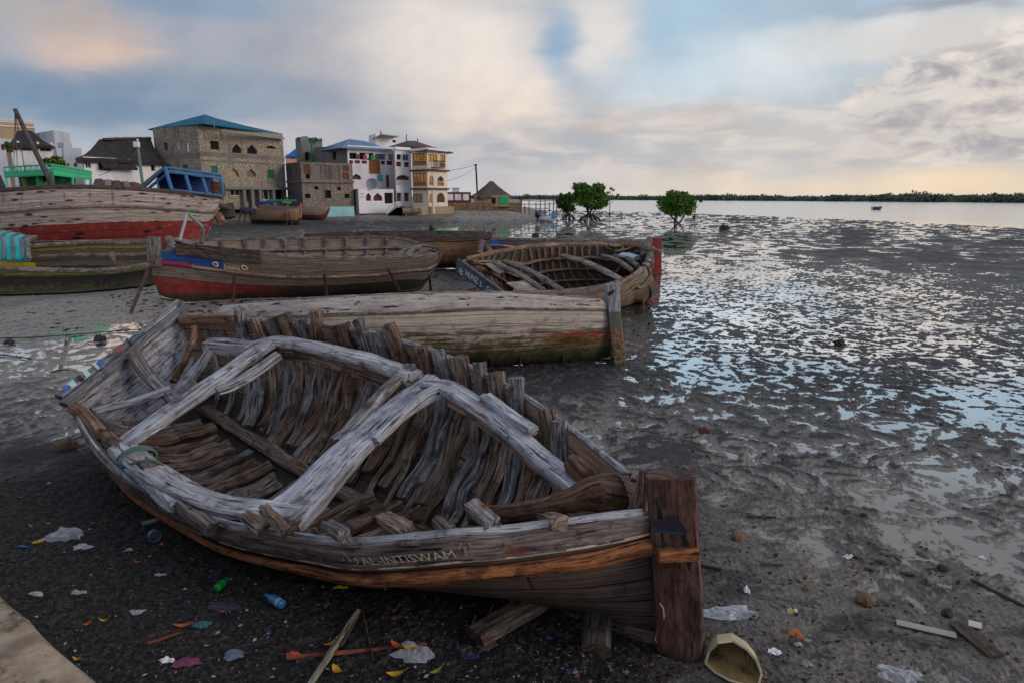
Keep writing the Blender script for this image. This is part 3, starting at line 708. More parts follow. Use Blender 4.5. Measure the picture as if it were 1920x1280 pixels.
# cap on the near gunwale catches the light
hero.strake(-1.0, .01, .97, .045, .075, -.005, W_blue, 'gunwale_cap', hb, amp=.006, seed=4)
hero.strake(1.0, .01, .99, .05, .07, -.01, W_blue, 'gunwale_cap', hb, amp=.006, seed=5)
# oiled rubbing strake: fat and bright at the bow, thin and dark aft
def rub(side, v, mat, seed):
    P = hero.line(v * side, .0, .96, .05, 60); P[0] = P[0] + Vector((.02, -.02, 0)); m = MB()
    m.timber(P, .10, .09, up=lambda x: hero.nrm(max(x * .96, .02), v * side), n=12, sq=2.6, amp=.006, seed=seed, step=.08, taper=lambda x: 1.12 - .55 * min(1, x * 1.8))
    return m.build('rubbing_strake', mat, hb, smooth='auto')
rub(-1, .80, W_orange, 3)
hero.strake(-.872, .0, .95, .018, .03, .03, chalk, 'strake_moulding', hb, amp=.002, seed=7)
# fore-foot and stem
ax = (Kw[0] - Kw[1]).normalized()
m = MB(); c0 = D(1259, 889, 4.13); c1 = D(1274, 1205, 4.02)
m.timber([c0, c0.lerp(c1, .33), c0.lerp(c1, .66), c1, c1 + Vector((-.01, .0, -.10))], .22, .318, up=(.97, -.26, 0), n=20, sq=6, amp=.014, seed=3, step=.03, taper=lambda x: .98 + .02 * x if x < .93 else 1.0 - (x - .93) * 4)
stem = m.build('stem_post', W_stem, hb, smooth='auto')
m = MB(); m.timber([D(1232, 1040, 3.93), D(1306, 1036, 3.96)], .10, .09, up=(0, 0, 1), n=12, sq=3, amp=.004, seed=8, step=.03); m.build('rubbing_strake', W_orange, hb, smooth='auto')
m = MB(); m.timber([D(1206, 880, 4.3), D(1200, 930, 4.3), D(1192, 975, 4.3)], .05, .10, up=(1, -.2, 0), n=8, sq=3, amp=.012, seed=18, step=.03, taper=lambda x: .5 + .6 * min(1, 2 * x)); m.build('stem_cheek', W_brown, hb, smooth='auto')
P = [Vector(k) + Vector((0, 0, -.05)) for k in Kw]; m = MB(); m.timber(P, .14, .14, n=10, sq=5, amp=.01, seed=9, step=.12); m.build('keel', W_brown, hb, smooth='auto')
P = [hero.K(i / 20) + Vector((0, 0, .13)) for i in range(2, 20)]; m = MB(); m.timber(P, .17, .10, n=10, sq=4, amp=.014, seed=12, step=.08); m.build('keelson', W_brown, hb, smooth='auto')
# paint remnants on the stem: dark blue wedge, red primer edged white at the foot
def stem_patch(pts, mat, name='paint_remnant', out=.022):
    n_ = Vector((-.26, -.97, 0)); P_ = [D(x, y, 4.02) for x, y in pts]; o_ = (c0 + c1) / 2; P_ = [p - n_ * ((p - o_).dot(n_) - (.11 + out)) for p in P_]
    m = MB(); m.add(P_, [tuple(range(len(P_)))]); m.build(name, mat, stem)
# frames (ribs); stump height above the far rail follows the photograph
rnd = random.Random(11)
stumps = {}
farx = [(455,.20),(488,.13),(517,.12),(543,.19),(572,.14),(596,.27),(630,.10),(655,.14),(690,.24),(716,.11),(750,.27),(803,.10),(838,.11),(872,.14),(908,.16),(945,.17),(985,.22),(1036,.10),(1066,.08)]
def t_at_px(curve, px):
    best = 0; bd = 1e9
    for i in range(401):
        p = curve(i / 400); d = Vector((p.x, p.y * CP - (p.z - H) * SP, 0)); x = 960 + FPX * p.x / d.y
        if abs(x - px) < bd: bd = abs(x - px); best = i / 400
    return best
for k, (px, ext) in enumerate(farx):
    t_ = t_at_px(hero.F, px); t_ = min(max(t_, .05), .95)
    hero.rib(t_, .93 + .0 * k, .04 + .1 * rnd.random(), .172 + rnd.uniform(-.04, .045), .13, .075, rnd.choice([W_brown, W_grey, W_brown]), hb, amp=.030, wob=.035, seed=k * 1.37, ext=ext * 1.0 + .06, ext_dir=(rnd.uniform(-.35, .1), .1, 1), lean=.03, step=.035, n=12)
for (a_, _), (b_, _) in zip(farx[2:], farx[3:]):
    t_ = (t_at_px(hero.F, a_) + t_at_px(hero.F, b_)) / 2
    if b_ - a_ > 26 or rnd.random() < .45: hero.rib(min(t_, .95), rnd.uniform(.72, .9), .06, .11, .09, .07, rnd.choice([W_brown, W_grey, W_brown]), hb, amp=.022, wob=.04, seed=a_ * .37, lean=.03, step=.05, n=10)
for k in range(5):
    t_ = .80 + k * .036
    hero.rib(t_, .90, .10, .10, .09, .07, W_grey, hb, amp=.016, seed=k * 2.1 + 40, lean=.01, step=.05)
for k in range(27):
    t_ = .085 + k * .0335 + rnd.uniform(-.004, .004); ext = rnd.choice([.02, .04, .09, .05]) if t_ < .5 else .02
    hero.rib(t_, -.90, -.04 - .08 * rnd.random(), .155 + rnd.uniform(-.03, .045), .125, .08, rnd.choice([W_brown, W_grey, W_brown]), hb, amp=.028, wob=.04, seed=k * 1.9 + 70, ext=ext * .9 + .03, ext_dir=(-.4, .5, 1), lean=-.02, step=.035, n=12)
# shelves, deck beams
def tim(name, pts, w, h, mat, up=(0, 0, 1), parent=None, amp=.012, seed=0, sq=5, n=12, step=.05, taper=None, off=(0, 0, 0), twist=0, ends=.03):
    m = MB(); m.timber([D(*p) + Vector(off) for p in pts], w, h, up=up, n=n, sq=sq, amp=amp, seed=seed, step=step, taper=taper, twist=twist, ends=ends)
    return m.build(name, mat, parent, smooth='auto')
tim('shelf_timber', [(470,650,7.75),(512,640,7.72),(560,645,7.55),(640,662,7.2),(705,680,6.95),(775,706,6.65)], .26, .10, W_blue, parent=hb, seed=1, amp=.014)
tim('shelf_clamp', [(590,664,7.35),(660,682,7.05),(720,698,6.8),(772,722,6.55)], .09, .07, W_brown, parent=hb, seed=2, amp=.006, sq=2.4)
tim('shelf_clamp', [(490,660,7.7),(590,672,7.4),(660,694,7.1),(740,724,6.75)], .04, .12, W_brown, parent=hb, seed=3, amp=.006)
tim('shelf_timber', [(800,722,6.5),(835,726,6.35),(880,752,6.1),(945,798,5.7),(1010,856,5.25),(1070,905,4.85),(1086,920,4.75)], .20, .10, W_blue, parent=hb, seed=4, amp=.014)
tim('shelf_clamp', [(840,750,6.25),(880,772,6.0),(945,820,5.6),(1010,876,5.2),(1060,918,4.85)], .05, .11, W_brown, parent=hb, seed=5)
tim('shelf_block', [(905,758,6.0),(960,798,5.65),(995,822,5.45)], .13, .08, W_blue, parent=hb, seed=6, off=(.02, .05, .05))
# big broken deck beam across the boat amidships
bm_ = [(812,708,6.62),(770,742,6.4),(715,790,6.05),(650,850,5.65),(590,915,5.25),(540,965,4.95),(518,990,4.82)]
tim('deck_beam', bm_, .36, .12, W_blue, parent=hb, seed=7, amp=.016, n=20, step=.04, taper=lambda x: .62 + .62 * x, ends=.06)
tim('deck_beam', [(780,690,6.75),(735,732,6.45),(690,780,6.1),(640,832,5.8)], .13, .10, W_grey, parent=hb, seed=8, amp=.014, off=(-.05, .05, .0))
tim('beam_knee', [(838,732,6.4),(800,745,6.3),(755,778,6.1),(720,810,5.9),(700,830,5.75)], .12, .13, W_blue, parent=hb, seed=9, amp=.014, off=(.02, -.04, .03), taper=lambda x: 1.1 - .4 * x)
# stern deck beam
tim('deck_beam', [(540,640,7.7),(505,648,7.6),(465,672,7.4),(412,708,7.1),(350,752,6.75),(287,795,6.4),(222,838,6.1)], .22, .10, W_blue, parent=hb, seed=10, amp=.014, n=16, taper=lambda x: .85 + .3 * math.sin(x * 3.1))
tim('beam_knee', [(520,655,7.5),(470,690,7.2),(430,712,7.05),(408,720,7.0)], .10, .10, W_blue, parent=hb, seed=11, amp=.014, off=(.03, -.06, -.05))
tim('side_beam', [(385,650,8.3),(440,655,8.1),(500,652,7.9)], .10, .14, W_blue, parent=hb, seed=12)
tim('side_beam', [(392,640,8.4),(430,640,8.25),(475,646,8.05)], .08, .08, W_blue, parent=hb, seed=13, sq=2.4)
# near side shelf
tim('shelf_timber', [(228,838,6.05),(262,868,5.75),(319,905,5.4),(381,935,5.15),(444,952,4.98),(500,958,4.9),(560,965,4.8)], .24, .09, W_blue, parent=hb, seed=14, amp=.015, n=16)
for k, q_ in enumerate([[(285,872,5.6),(240,850,5.9),(200,812,6.2)],[(330,945,5.1),(300,918,5.3),(262,880,5.7)],[(400,985,4.8),(360,955,5.0),(325,925,5.25)]]):
    tim('filling_piece', q_, .12, .10, [W_brown, W_blue, W_grey][k], parent=hb, seed=15 + k, amp=.02, off=(0, 0, -.03))
# loose butt ends standing along the near rail
for k, (x0, y0, x1, y1, Y, w_) in enumerate([(495,952,540,998,4.55,.085),(612,985,645,1006,4.35,.10),(722,972,765,1000,4.3,.13),(822,978,846,1000,4.2,.10),(885,950,925,985,4.2,.12),(462,965,495,994,4.7,.09),(1020,972,1050,982,4.2,.12)]):
    tim('frame_head', [(x0, y0, Y), (x1, y1, Y - .28)], w_, w_ * .8, [W_brown, W_grey, W_brown][k % 3], parent=hb, seed=30 + k, amp=.02, sq=4, up=(.2, -.6, 1), step=.03)
# loose boards and debris on the floor
for k, q_ in enumerate([[(560,975,5.2),(640,930,5.5),(700,905,5.7)],[(600,990,5.0),(680,955,5.3),(750,920,5.6)],[(640,1000,4.9),(740,965,5.2)],[(700,985,5.1),(790,930,5.6)]]):
    tim('floor_timber', q_, .11, .08, W_brown, parent=hb, seed=40 + k, amp=.02, off=(0, 0, -.12))
# transom: boards, cap rails, post, braces
A = Nw[-1]; B = Fw[-1]; K5 = Kw[-1]
acr = (B - A).normalized(); aft = Vector((-.72, .66, .18)).normalized(); dnv = aft.cross(acr).normalized(); dnv = -dnv if dnv.z > 0 else dnv
m = MB(); n_ = 14; rows = []; rows2 = []; uv = []
for i in range(n_ + 1):
    v = lerp(-1, 1, i / n_); e = hero.S(.995, v); top = A.lerp(B, max(0, min(1, (e - A).dot(acr) / (B - A).length))) 
    rows.append([lerp(0, 1, j / 5) * 0 + 0 for j in range(6)])
    rows[-1] = [top.lerp(e, j / 5) for j in range(6)]; rows2.append([p + aft * .05 for p in rows[-1]])
    uv.append([((p - A).dot(acr), (p - A).dot(dnv)) for p in rows[-1]])
m.grid(rows, uv); m.grid(rows2, uv, flip=True); m.build('transom', W_blue, hb, smooth=False)
capm = wood('transom cap wood', (150, 152, 158), (104, 104, 110), (44, 42, 44), rust=.6, warm=.2)
def along(s_, up_, back): return A + acr * (s_ * (B - A).length) + Vector((0, 0, up_)) + aft * back
for k, (b_, u_, w_) in enumerate([(-.02, .02, .15), (.14, .05, .12)]):
    m = MB(); m.timber([along(-.06, u_ + .0, b_), along(.35, u_ + .01, b_), along(.7, u_ + .02, b_), along(1.08, u_ + .05, b_)], w_, .07, n=12, sq=5, amp=.010, seed=50 + k, step=.05); m.build('transom_cap', capm, hb, smooth='auto')
pb = [plain('blue paint', (52, 104, 168), .7, .3, 20), plain('pale turquoise paint', (170, 206, 210), .7, .2, 20), plain('black paint', (30, 30, 34), .7, .2, 20), plain('faded red paint', (140, 78, 74), .8, .3, 20)]
for s_, le, c_ in [(.03,.06,1),(.10,.04,2),(.15,.05,1),(-.02,.05,0),(.27,.06,0),(.42,.10,3),(.53,.035,2),(.60,.04,0),(.66,.03,2),(.80,.06,1),(.87,.05,1),(.95,.04,0),(1.0,.03,0),(.24,.03,1)]:
    p = along(s_, .090 + .012 * s_, .14); m = MB(); m.frame_box(p, acr, aft, Vector(acr).cross(aft).normalized(), 0, le * 1.2, -.062, .062, -.052, .003 if True else 0); m.build('paint_mark', pb[c_], hb)
tim('transom_beam', [(250,662,8.0),(275,700,7.85),(330,752,7.5)], .16, .10, W_grey, parent=hb, seed=60, up=(0, 0, 1), amp=.008, n=12)
tim('transom_post', [(395,655,8.2),(370,690,8.1),(335,735,7.8),(315,770,7.5)], .13, .10, W_blue, parent=hb, seed=61, amp=.012)
tim('transom_knee', [(366,612,8.6),(362,640,8.5),(345,680,8.35),(325,715,8.1)], .09, .07, W_rusty, parent=hb, seed=62, amp=.012, sq=3)
tim('quarter_timber', [(345,603,8.75),(385,600,8.65),(440,602,8.45)], .12, .10, W_rusty, parent=hb, seed=63, off=(0, -.05, .03), sq=3)
tim('transom_foot', [(180,770,7.2),(250,752,7.35),(320,728,7.55)], .10, .08, W_blue, parent=hb, seed=64, amp=.012)
tim('corner_knee', [(140,765,7.15),(160,778,7.0),(190,812,6.6)], .13, .10, W_rusty, parent=hb, seed=65, amp=.014)
# rope tied round the shelf end
ropem = plain('green rope', (86, 112, 104), .9, .3, 60, bump=.6)
pts = []; cR = D(258, 858, 5.82); dR = (D(262,868,5.75) - D(228,838,6.05)).normalized(); sR = dR.cross(Vector((0, 0, 1))).normalized()
for k in range(64):
    a = k / 64 * 6.283 * 3; pts.append(cR + dR * (k * .0016 - .05 + .01 * math.sin(a * 2.3)) + sR * math.cos(a) * .155 + Vector((0, 0, .0 + .085 * math.sin(a))))
pts += [D(278,872,5.6) + Vector((0,0,.05)), D(300,868,5.65), D(312,880,5.6), D(318,888,5.55) + Vector((0,0,-.05))]
m = MB(); m.tube(catmull(pts, 4), .011, 6); tag(m.build('rope', ropem, None, smooth=True, loc=pts[0]), 'green rope knotted round the shelf timber of the wreck', 'rope')
# name on the sheer plank, cut letters
def hero_text(x, y, x1):
    # x metres from the first letter; photo runs bow at the right: t grows leftwards
    tA, tB = t_at_px(hero.N, 682), t_at_px(hero.N, 856); t_ = lerp(tA, tB, x / x1); v = -(.905 + y / .10 * .06)
    return hero.S(t_, v) + hero.nrm(t_, v) * .046
wrap_text('AL-INTISWAM', .10, hero_text, chalk, hb, shear=-.5 if False else -.35)
def curl(px0, px1, flip, seed):
    r_ = random.Random(seed); m = MB()
    for k in range(7):
        cx = r_.uniform(.15, .85); cy = r_.uniform(.3, .8); w_ = r_.uniform(.10, .2); pts = []
        for i in range(7):
            a = i / 6 * 2.4 + k; x = cx + math.cos(a) * w_; y = cy + math.sin(a) * .28
            t_ = lerp(t_at_px(hero.N, px0), t_at_px(hero.N, px1), min(max(x, 0), 1)); v = -(.895 + min(max(y, 0), 1) * .075); pts.append(hero.S(t_, v) + hero.nrm(t_, v) * .044)
        m.tube(pts, .0028, 4)
    m.build('painted_scroll', plain('faded scroll paint', (150, 132, 118), .8, .3, 30), hb)
curl(640, 676, 1, 1); curl(860, 880, -1, 2)
# log lying in the bow
lg = empty('driftwood_log', D(1080, 950, 4.5), 'thick brown log with a forked stub lying in the bow of the wreck', 'log')
m = MB(); P = [D(878,968,4.62), D(930,963,4.6), D(1000,955,4.58), D(1060,940,4.6), D(1110,925,4.62), D(1150,925,4.62), D(1172,930,4.62)]
m.timber(P, .2, .2, n=16, sq=2.1, amp=.02, seed=5, step=.04, taper=lambda x: .62 + .25 * x + .55 * math.exp(-((x - .88) / .16) ** 2), along=2.5, around=1.6)
m.build('log_trunk', W_log, lg, smooth=True)
m = MB(); m.timber([D(1068,862,4.95), D(1090,885,4.85), D(1118,915,4.75), D(1135,930,4.65)], .19, .19, n=14, sq=2.0, amp=.012, seed=6, step=.04, taper=lambda x: (.75 if x > .05 else .6) + .45 * x); m.build('log_branch', W_log, lg, smooth=True)

stem_patch([(1222,975),(1232,966),(1241,968),(1252,955),(1260,960),(1268,956),(1276,970),(1286,978),(1284,986),(1262,983),(1240,986),(1222,984)], plain('dark blue remnant', (44, 38, 48), .8, .5, 30)); stem_patch([(1224,985),(1284,986),(1282,991),(1226,991)], plain('blue line remnant', (36, 60, 88), .8, .5, 30), out=.024)
stem_patch([(1238,1120),(1246,1128),(1252,1175),(1262,1196),(1240,1206),(1228,1190),(1236,1160)], plain('white primer edge', (176, 160, 150), .8, .4, 20)); stem_patch([(1238,1124),(1243,1130),(1248,1175),(1258,1196),(1238,1204),(1230,1188),(1236,1160)], plain('oxide red remnant', (84, 34, 30), .8, .3, 12), out=.024)
# ------------------------------------------------------------------ boats on the flat behind
def shifted(P, wid, dirx=(0, 1, 0), dz=0.0):
    n = len(P) - 1; out = []; d = Vector(dirx).normalized()
    for i, p in enumerate(P):
        x = i / n * (len(wid) - 1); k = min(int(x), len(wid) - 2); w_ = lerp(wid[k], wid[k + 1], x - k); out.append(Vector(p) + d * w_ + Vector((0, 0, dz * w_)))
    return out
W_far = wood('grey boat timber', (156, 150, 148), (108, 101, 98), (46, 41, 40), rust=.3, warm=.3, bump=.6)
W_fard = wood('dark boat timber', (98, 90, 86), (66, 58, 54), (28, 25, 24), rust=.2, warm=.3, bump=.6)
W_tan = wood('tan boat timber', (170, 148, 126), (124, 104, 86), (58, 46, 38), rust=.3, warm=.3, bump=.6)
W_inside = hull_paint('bare inner planking', [], seams=6, worn=.5, base=((156, 144, 134), (120, 108, 98), (60, 52, 47)), joints=2.0)
W_insided = hull_paint('dark inner planking', [], seams=6, worn=.5, base=((96, 84, 74), (66, 57, 50), (28, 24, 22)), joints=2.0)

# --- long grey hull just behind the wreck
bt = empty('grey_hull_boat', (-1, 11.8, 0), 'long pale grey hull with green algae and a stem post, directly behind the wreck', 'boat')
N = [D(*p) for p in [(1150,566,12.5),(1100,560,12.2),(1000,553,11.7),(900,550,11.3),(800,552,11.0),(700,556,10.8),(600,561,10.7),(500,568,10.8),(412,576,11.0)]]
F = shifted(N, [0, 1.0, 1.7, 2.0, 2.1, 2.0, 1.8, 1.4, .9], (-.05, 1, 0), -.22)
K = [G(1168,676,.03), G(1100,683,.02), G(1000,688,.02), G(900,694,.02), G(700,700,.02), G(500,700,.03), G(425,680,.10)]
K = [k + Vector((0, .25 if i not in (0,) else .05, 0)) for i, k in enumerate(K)]
h2 = Hull(N, F, K, full=(.05, .5, .7, .75, .6), flare=.22, bulge=.5)
h2.mark([(410,600),(600,590),(700,587),(780,585),(910,578),(1040,579),(1168,582)], .17); h2.mark([(410,640),(600,632),(780,628),(1040,622),(1168,615)], .5); h2.mark([(410,704),(700,694),(900,684),(1040,675),(1168,660)], .85)
M2 = hull_paint('algae hull', [(.0, None), (.50, (128, 44, 40), .5, 1.7), (.66, None)], seams=8, nails=.25, algae=.95, worn=.6, base=((198, 190, 180), (158, 149, 140), (90, 80, 72)), joints=2.6, stain=.9, seamk=.35, jointk=.15, keel_shade_stain=.9, wk=(.50, .74))
h2.planking(th=.05, nt=60, nv=12, mat=M2, inner=W_inside, parent=bt, seed=2)
board_strip(h2, -1, 1.0, lambda x: h2.lv(0, x), .0, .99, .006, .035, W_pale2 if 'W_pale2' in globals() else wood('pale painted board', (196, 190, 186), (168, 163, 160), (126, 118, 112), rust=.8, warm=.1, bump=.3, ga=10, mott=.15), 'sheer_plank', bt, seed=3, n=50)
h2.strake(lambda x: -h2.lv(0, x * .99), 0, .99, .035, .055, .03, W_far, 'rubbing_strake', bt, amp=.003, seed=2)
h2.strake(-1.0, 0, .99, .05, .09, -.01, W_far, 'gunwale_cap', bt, amp=.005, seed=3)
m_, t = new_mat('stem paint'); P = t.node('ShaderNodeNewGeometry').outputs['Position']; zz = t.m('ADD', t.sep(P)[2], t.m('MULTIPLY', t.m('SUBTRACT', t.noise(P, 5, 4), .5), .1)); fl = t.ss(t.noise(P, 22, 5, .7), .42, .58); gr_ = t.noise(t.scale(P, 30, 30, 3), 1.0, 5, .6)
c = t.mix(t.ss(gr_, .35, .65), lin((92, 96, 102)), lin((150, 155, 160))); c = t.mix(t.ss(zz, .98, .94), c, t.mix(gr_, lin((52, 54, 52)), lin((104, 102, 98)))); c = t.mix(t.ss(zz, .66, .63), c, t.mix(fl, lin((98, 46, 42)), lin((112, 102, 84))))
c = t.mix(t.m('MULTIPLY', t.ss(zz, .48, .15), .9), c, t.mix(fl, lin((30, 28, 24)), lin((110, 96, 66)))); t.put(t.bs.inputs['Base Color'], c); t.put(t.bs.inputs['Normal'], t.bump(gr_, .5, .02))
m = MB(); Pp = [D(1147,533,12.45), D(1151,600,12.4), D(1156,640,12.35), D(1160,684,12.25)]
m.timber(Pp, .24, .26, up=(1, .05, 0), n=14, sq=8, amp=.008, seed=4, step=.06); m.build('stem_post', m_, bt, smooth='auto')
beam('thole_pin', D(1140,553,12.4), D(1150,546,12.1), .07, .07, W_fard, bt, sq=2)
def t2(x, y, x1): 
    t_ = lerp(t_at_px(h2.N, 1015), t_at_px(h2.N, 1062), x / x1); v = -(.87 + y / .18 * .08); return h2.S(t_, v) + h2.nrm(t_, v) * .046
wrap_text('ALLISM', .18, t2, plain('worn white lettering', (176, 170, 166), .9, .2, 20), bt)
for k, px in enumerate([880, 935, 985, 1060]):
    t_ = t_at_px(h2.N, px); tt = t_; P = [h2.S(tt, v) + h2.nrm(tt, v) * .01 for v in (-.28, -.15, -.03)]
    m = MB(); m.timber(P, .05, .03, up=(0, -1, 0), n=6, seed=k); m.build('bilge_cleat', W_fard, bt)

# --- DAIMA
bt = empty('daima_boat', (-6.5, 21, 0), 'wooden boat with blue and crimson bow lettered DAIMA, standing on thin props', 'boat')
N = [D(*p) for p in [(281,474,19.5),(300,470,19.5),(335,464,19.6),(400,468,19.7),(470,475,19.8),(560,481,20.0),(660,484,20.4),(760,481,21.2),(822,476,21.9)]]
F = [D(*p) for p in [(284,471,19.7),(310,460,20.4),(360,453,21.2),(480,449,22.0),(600,447,22.4),(730,446,22.9),(790,458,23.0),(828,470,22.9)]]
K = [D(302,562,19.5), G(330,566,.03), G(360,566,.02), G(450,560,.02), G(600,556,.02), G(700,551,.03), G(780,546,.10), G(800,530,.35)]
h3 = Hull(N, F, K, full=(.05, .45, .7, .75, .6), flare=.20, bulge=.5)
h3.mark([(281,490),(330,495),(400,505),(470,513),(520,518),(600,519),(700,515),(760,508),(822,500)], .30); h3.mark([(281,517),(330,521),(400,528),(440,533),(520,536),(600,536),(700,530),(822,520)], .55); h3.mark([(295,556),(400,556),(600,548),(700,543),(790,532)], .85)
M3 = hull_paint('blue and crimson hull', [(.0, None), (.04, (22, 62, 118), .25, 1.7, 1), (.30, None), (.55, (34, 27, 24), .1), (.552, (116, 12, 34), .25, 3.4), (.80, (44, 18, 20), .3, 2.6), (.92, (26, 22, 20), .1)], seams=9, nails=.35, algae=.3, worn=.5, seamk=.4, base=((134, 122, 112), (84, 75, 68), (36, 32, 29)), joints=2.8)
h3.planking(th=.05, nt=60, nv=12, mat=M3, inner=W_inside, parent=bt, seed=3)
board_strip(h3, -1, 1.0, lambda x: lerp(1.0, h3.lv(0, x), .45), .085, .36, .006, .05, W_fard, 'wash_board', bt, seed=5, n=24, lift=.10)
h3.strake(lambda x: -h3.lv(0, .13 * x), 0, .13, .09, .10, .04, plain('crimson paint', (128, 32, 52), .7, .3, 12), 'rubbing_strake', bt, amp=.003)
h3.strake(lambda x: -h3.lv(0, .13 + .87 * x), .13, 1.0, .08, .09, .04, W_tan, 'rubbing_strake', bt, amp=.004, nn=60)
h3.strake(-1.0, .33, 1.0, .05, .10, -.01, W_far, 'gunwale_cap', bt, seed=3); h3.strake(1.0, .08, 1.0, .05, .12, -.01, W_far, 'gunwale_cap', bt, seed=4)
h3.strake(.82, .12, .92, .12, .10, -.14, W_far, 'shelf_timber', bt, seed=5); h3.strake(-.86, .36, .92, .10, .08, -.12, W_far, 'shelf_timber', bt, seed=6)
for k, px in enumerate([415,460,497,535,572,611,649,690,725]):
    t_ = t_at_px(h3.F, px); h3.rib(t_, 1.01, .5, .13, .10, .10, W_far, bt, amp=.006, seed=k, n=6, step=.2, nn=6)
for k in range(20):
    t_ = .15 + k * .038; h3.rib(t_, .70, .05, .10, .08, .08, W_fard, bt, amp=.006, seed=k, n=6, step=.25, nn=6)
stem3 = MB(); stem3.timber([D(288,444,19.55), D(290,480,19.5), D(293,500,19.48)], .22, .40, up=(1, 0, 0), n=12, sq=6, amp=.012, seed=5, step=.08, taper=lambda x: .85 + .15 * x); stem3.build('stem_post', W_far, bt, smooth='auto')
beam('foredeck_block', D(316,446,20.3), D(328,470,20.0), .22, .18, W_far, bt)
beam('foredeck_plank', D(330,448,20.8), D(368,458,20.6), .5, .06, W_far, bt)
for k, q_ in enumerate([((337,452,20.2),(351,399,20.6),.09),((351,399,20.6),(381,427,20.7),.09),((381,427,20.7),(378,457,20.5),.12)]):
    beam('gallows_post', D(*q_[0]), D(*q_[1]), q_[2], q_[2], [plain('pale worn paint', (150, 148, 158), .8, .3, 8), plain('worn green paint', (112, 128, 120), .8, .4, 8), W_far][k], bt, seed=k)
transom(h3, W_fard, bt)
for k, q_ in enumerate([((765,478),(800,462)),((772,479),(822,474)),((740,480),(790,470))]):
    a = D(q_[0][0], q_[0][1], 21.6); b = D(q_[1][0], q_[1][1], 22.6); beam('broken_deck_plank', a, b, .28, .05, W_far, bt, seed=k, sag=-.15, amp=.02)
cream = plain('cream paint', (196, 184, 160), .8, .3, 10)
def t3(x, y, x1):
    t_ = lerp(t_at_px(h3.N, 416), t_at_px(h3.N, 448), x / x1); v = -(lerp(h3.lv(0, t_), 1.0, .10 + y / .2 * .30)); return h3.S(t_, v) + h3.nrm(t_, v) * .03
wrap_text('DAIMA', .2, t3, cream, bt)
for cx, fl in ((401, 1), (457, -1)):
    for r_, mt in ((1.0, cream), (.62, plain('petal red', (150, 36, 50), .8, .3, 10))):
        m = MB(); pts = []
        for i in range(16):
            a = i / 16 * 2 * math.pi; x = math.cos(a); y = math.sin(a) * (.8 - .45 * x * fl * -1)
            t_ = t_at_px(h3.N, cx) ; t_ += (x * r_ * .09) / h3.L; v = -(lerp(h3.lv(0, t_), 1.0, .28 + y * r_ * .15)); pts.append(h3.S(t_, v) + h3.nrm(t_, v) * (.012 if r_ == 1 else .018))
        m.add(pts, [tuple(range(16))]); m.build('painted_flower', mt, bt)
W_prop = wood('prop pole wood', (96, 74, 70), (66, 48, 46), (30, 22, 22), warm=.3, bump=.5)
for k, (a, b, Ya, lab) in enumerate([((440,514),(436,569),19.3,'thin upright prop pole leaning on the hull below the DAIMA lettering'),((608,513),(614,561),19.7,'thin upright prop pole against the middle of the DAIMA hull'),((727,504),(756,555),20.3,'slanting prop pole with a side fork near the right end of the DAIMA hull'),((804,504),(808,544),21.6,'short prop pole under the broken stern of the DAIMA boat'),((278,506),(241,590),None,'leaning pole propping the pointed bow of the DAIMA boat, foot in wet mud')]):
    foot = on_ground(*b); top = D(a[0], a[1], Ya or 19.2)
    beam('prop_pole', top, foot - Vector((0, 0, .1)), .09, .09, W_prop, None, sq=2, n=8, amp=.01, seed=k, label=lab, cat='pole', group='props holding up the moored hulls')

# --- brown and turquoise boat at the left
bt = empty('turquoise_hood_boat', (-16, 23, 0), 'dark mossy boat with yellow and turquoise inside and a turquoise hood at its left', 'boat')
N = [D(*p) for p in [(300,490,25.0),(278,496,24.0),(230,503,23.0),(175,507,22.3),(65,505,21.6),(0,502,21.3),(-100,492,21.3),(-200,474,22),(-260,462,23)]]
F = [D(*p) for p in [(303,455,26.5),(270,450,26.5),(150,452,25.8),(41,454,25),(-60,456,24.5),(-200,458,23.8),(-262,458,23.2)]]
K = [G(300,525,.3), G(283,536,.05), G(150,550,.03), G(0,555,.03), G(-100,556,.05), G(-200,552,.3), D(-262,500,23)]
h4 = Hull(N, F, K, full=(.2, .6, .8, .7, .2), flare=.25, bulge=.55)
M4 = hull_paint('mossy hull', [(.0, None), (.22, (30, 28, 20), .3)], seams=8, nails=.2, algae=.6, worn=.4, base=((104, 98, 72), (62, 58, 42), (24, 23, 17)), joints=3)
M4i = hull_paint('turquoise yellow inside', [(.0, (54, 150, 148), .45), (.13, (112, 98, 40), .6), (.30, None)], seams=8, worn=.5, base=((84, 75, 55), (50, 44, 33), (22, 20, 15)), joints=2)
h4.planking(th=.05, nt=50, nv=12, mat=M4, inner=M4i, parent=bt, seed=4)
h4.strake(-1.0, .02, .98, .07, .14, 0, W_far, 'gunwale_cap', bt, seed=3); h4.strake(1.0, .02, .98, .06, .12, 0, W_far, 'gunwale_cap', bt, seed=4)
h4.strake(-.84, .02, .98, .07, .09, .03, wood('mossy strake', (116, 110, 70), (80, 76, 46), (36, 34, 22), bump=.5), 'rubbing_strake', bt, seed=5)
h4.strake(.74, .03, .72, .16, .10, -.18, W_far, 'shelf_timber', bt, seed=6); h4.strake(.52, .03, .75, .14, .09, -.16, W_tan, 'shelf_timber', bt, seed=7); h4.strake(.36, .03, .75, .10, .09, -.16, W_fard, 'shelf_timber', bt, seed=8)
yel = plain('yellow rib paint', (140, 122, 44), .8, .4, 6)
for k in range(16):
    h4.rib(.04 + k * .043, .99, .80, .09, .09, .07, yel if k % 3 else W_fard, bt, amp=.004, seed=k, n=6, step=.25, nn=6)
tq = plain('turquoise canvas paint', (24, 158, 170), .6, .35, 4, bump=.2)
rows = []; uv = []
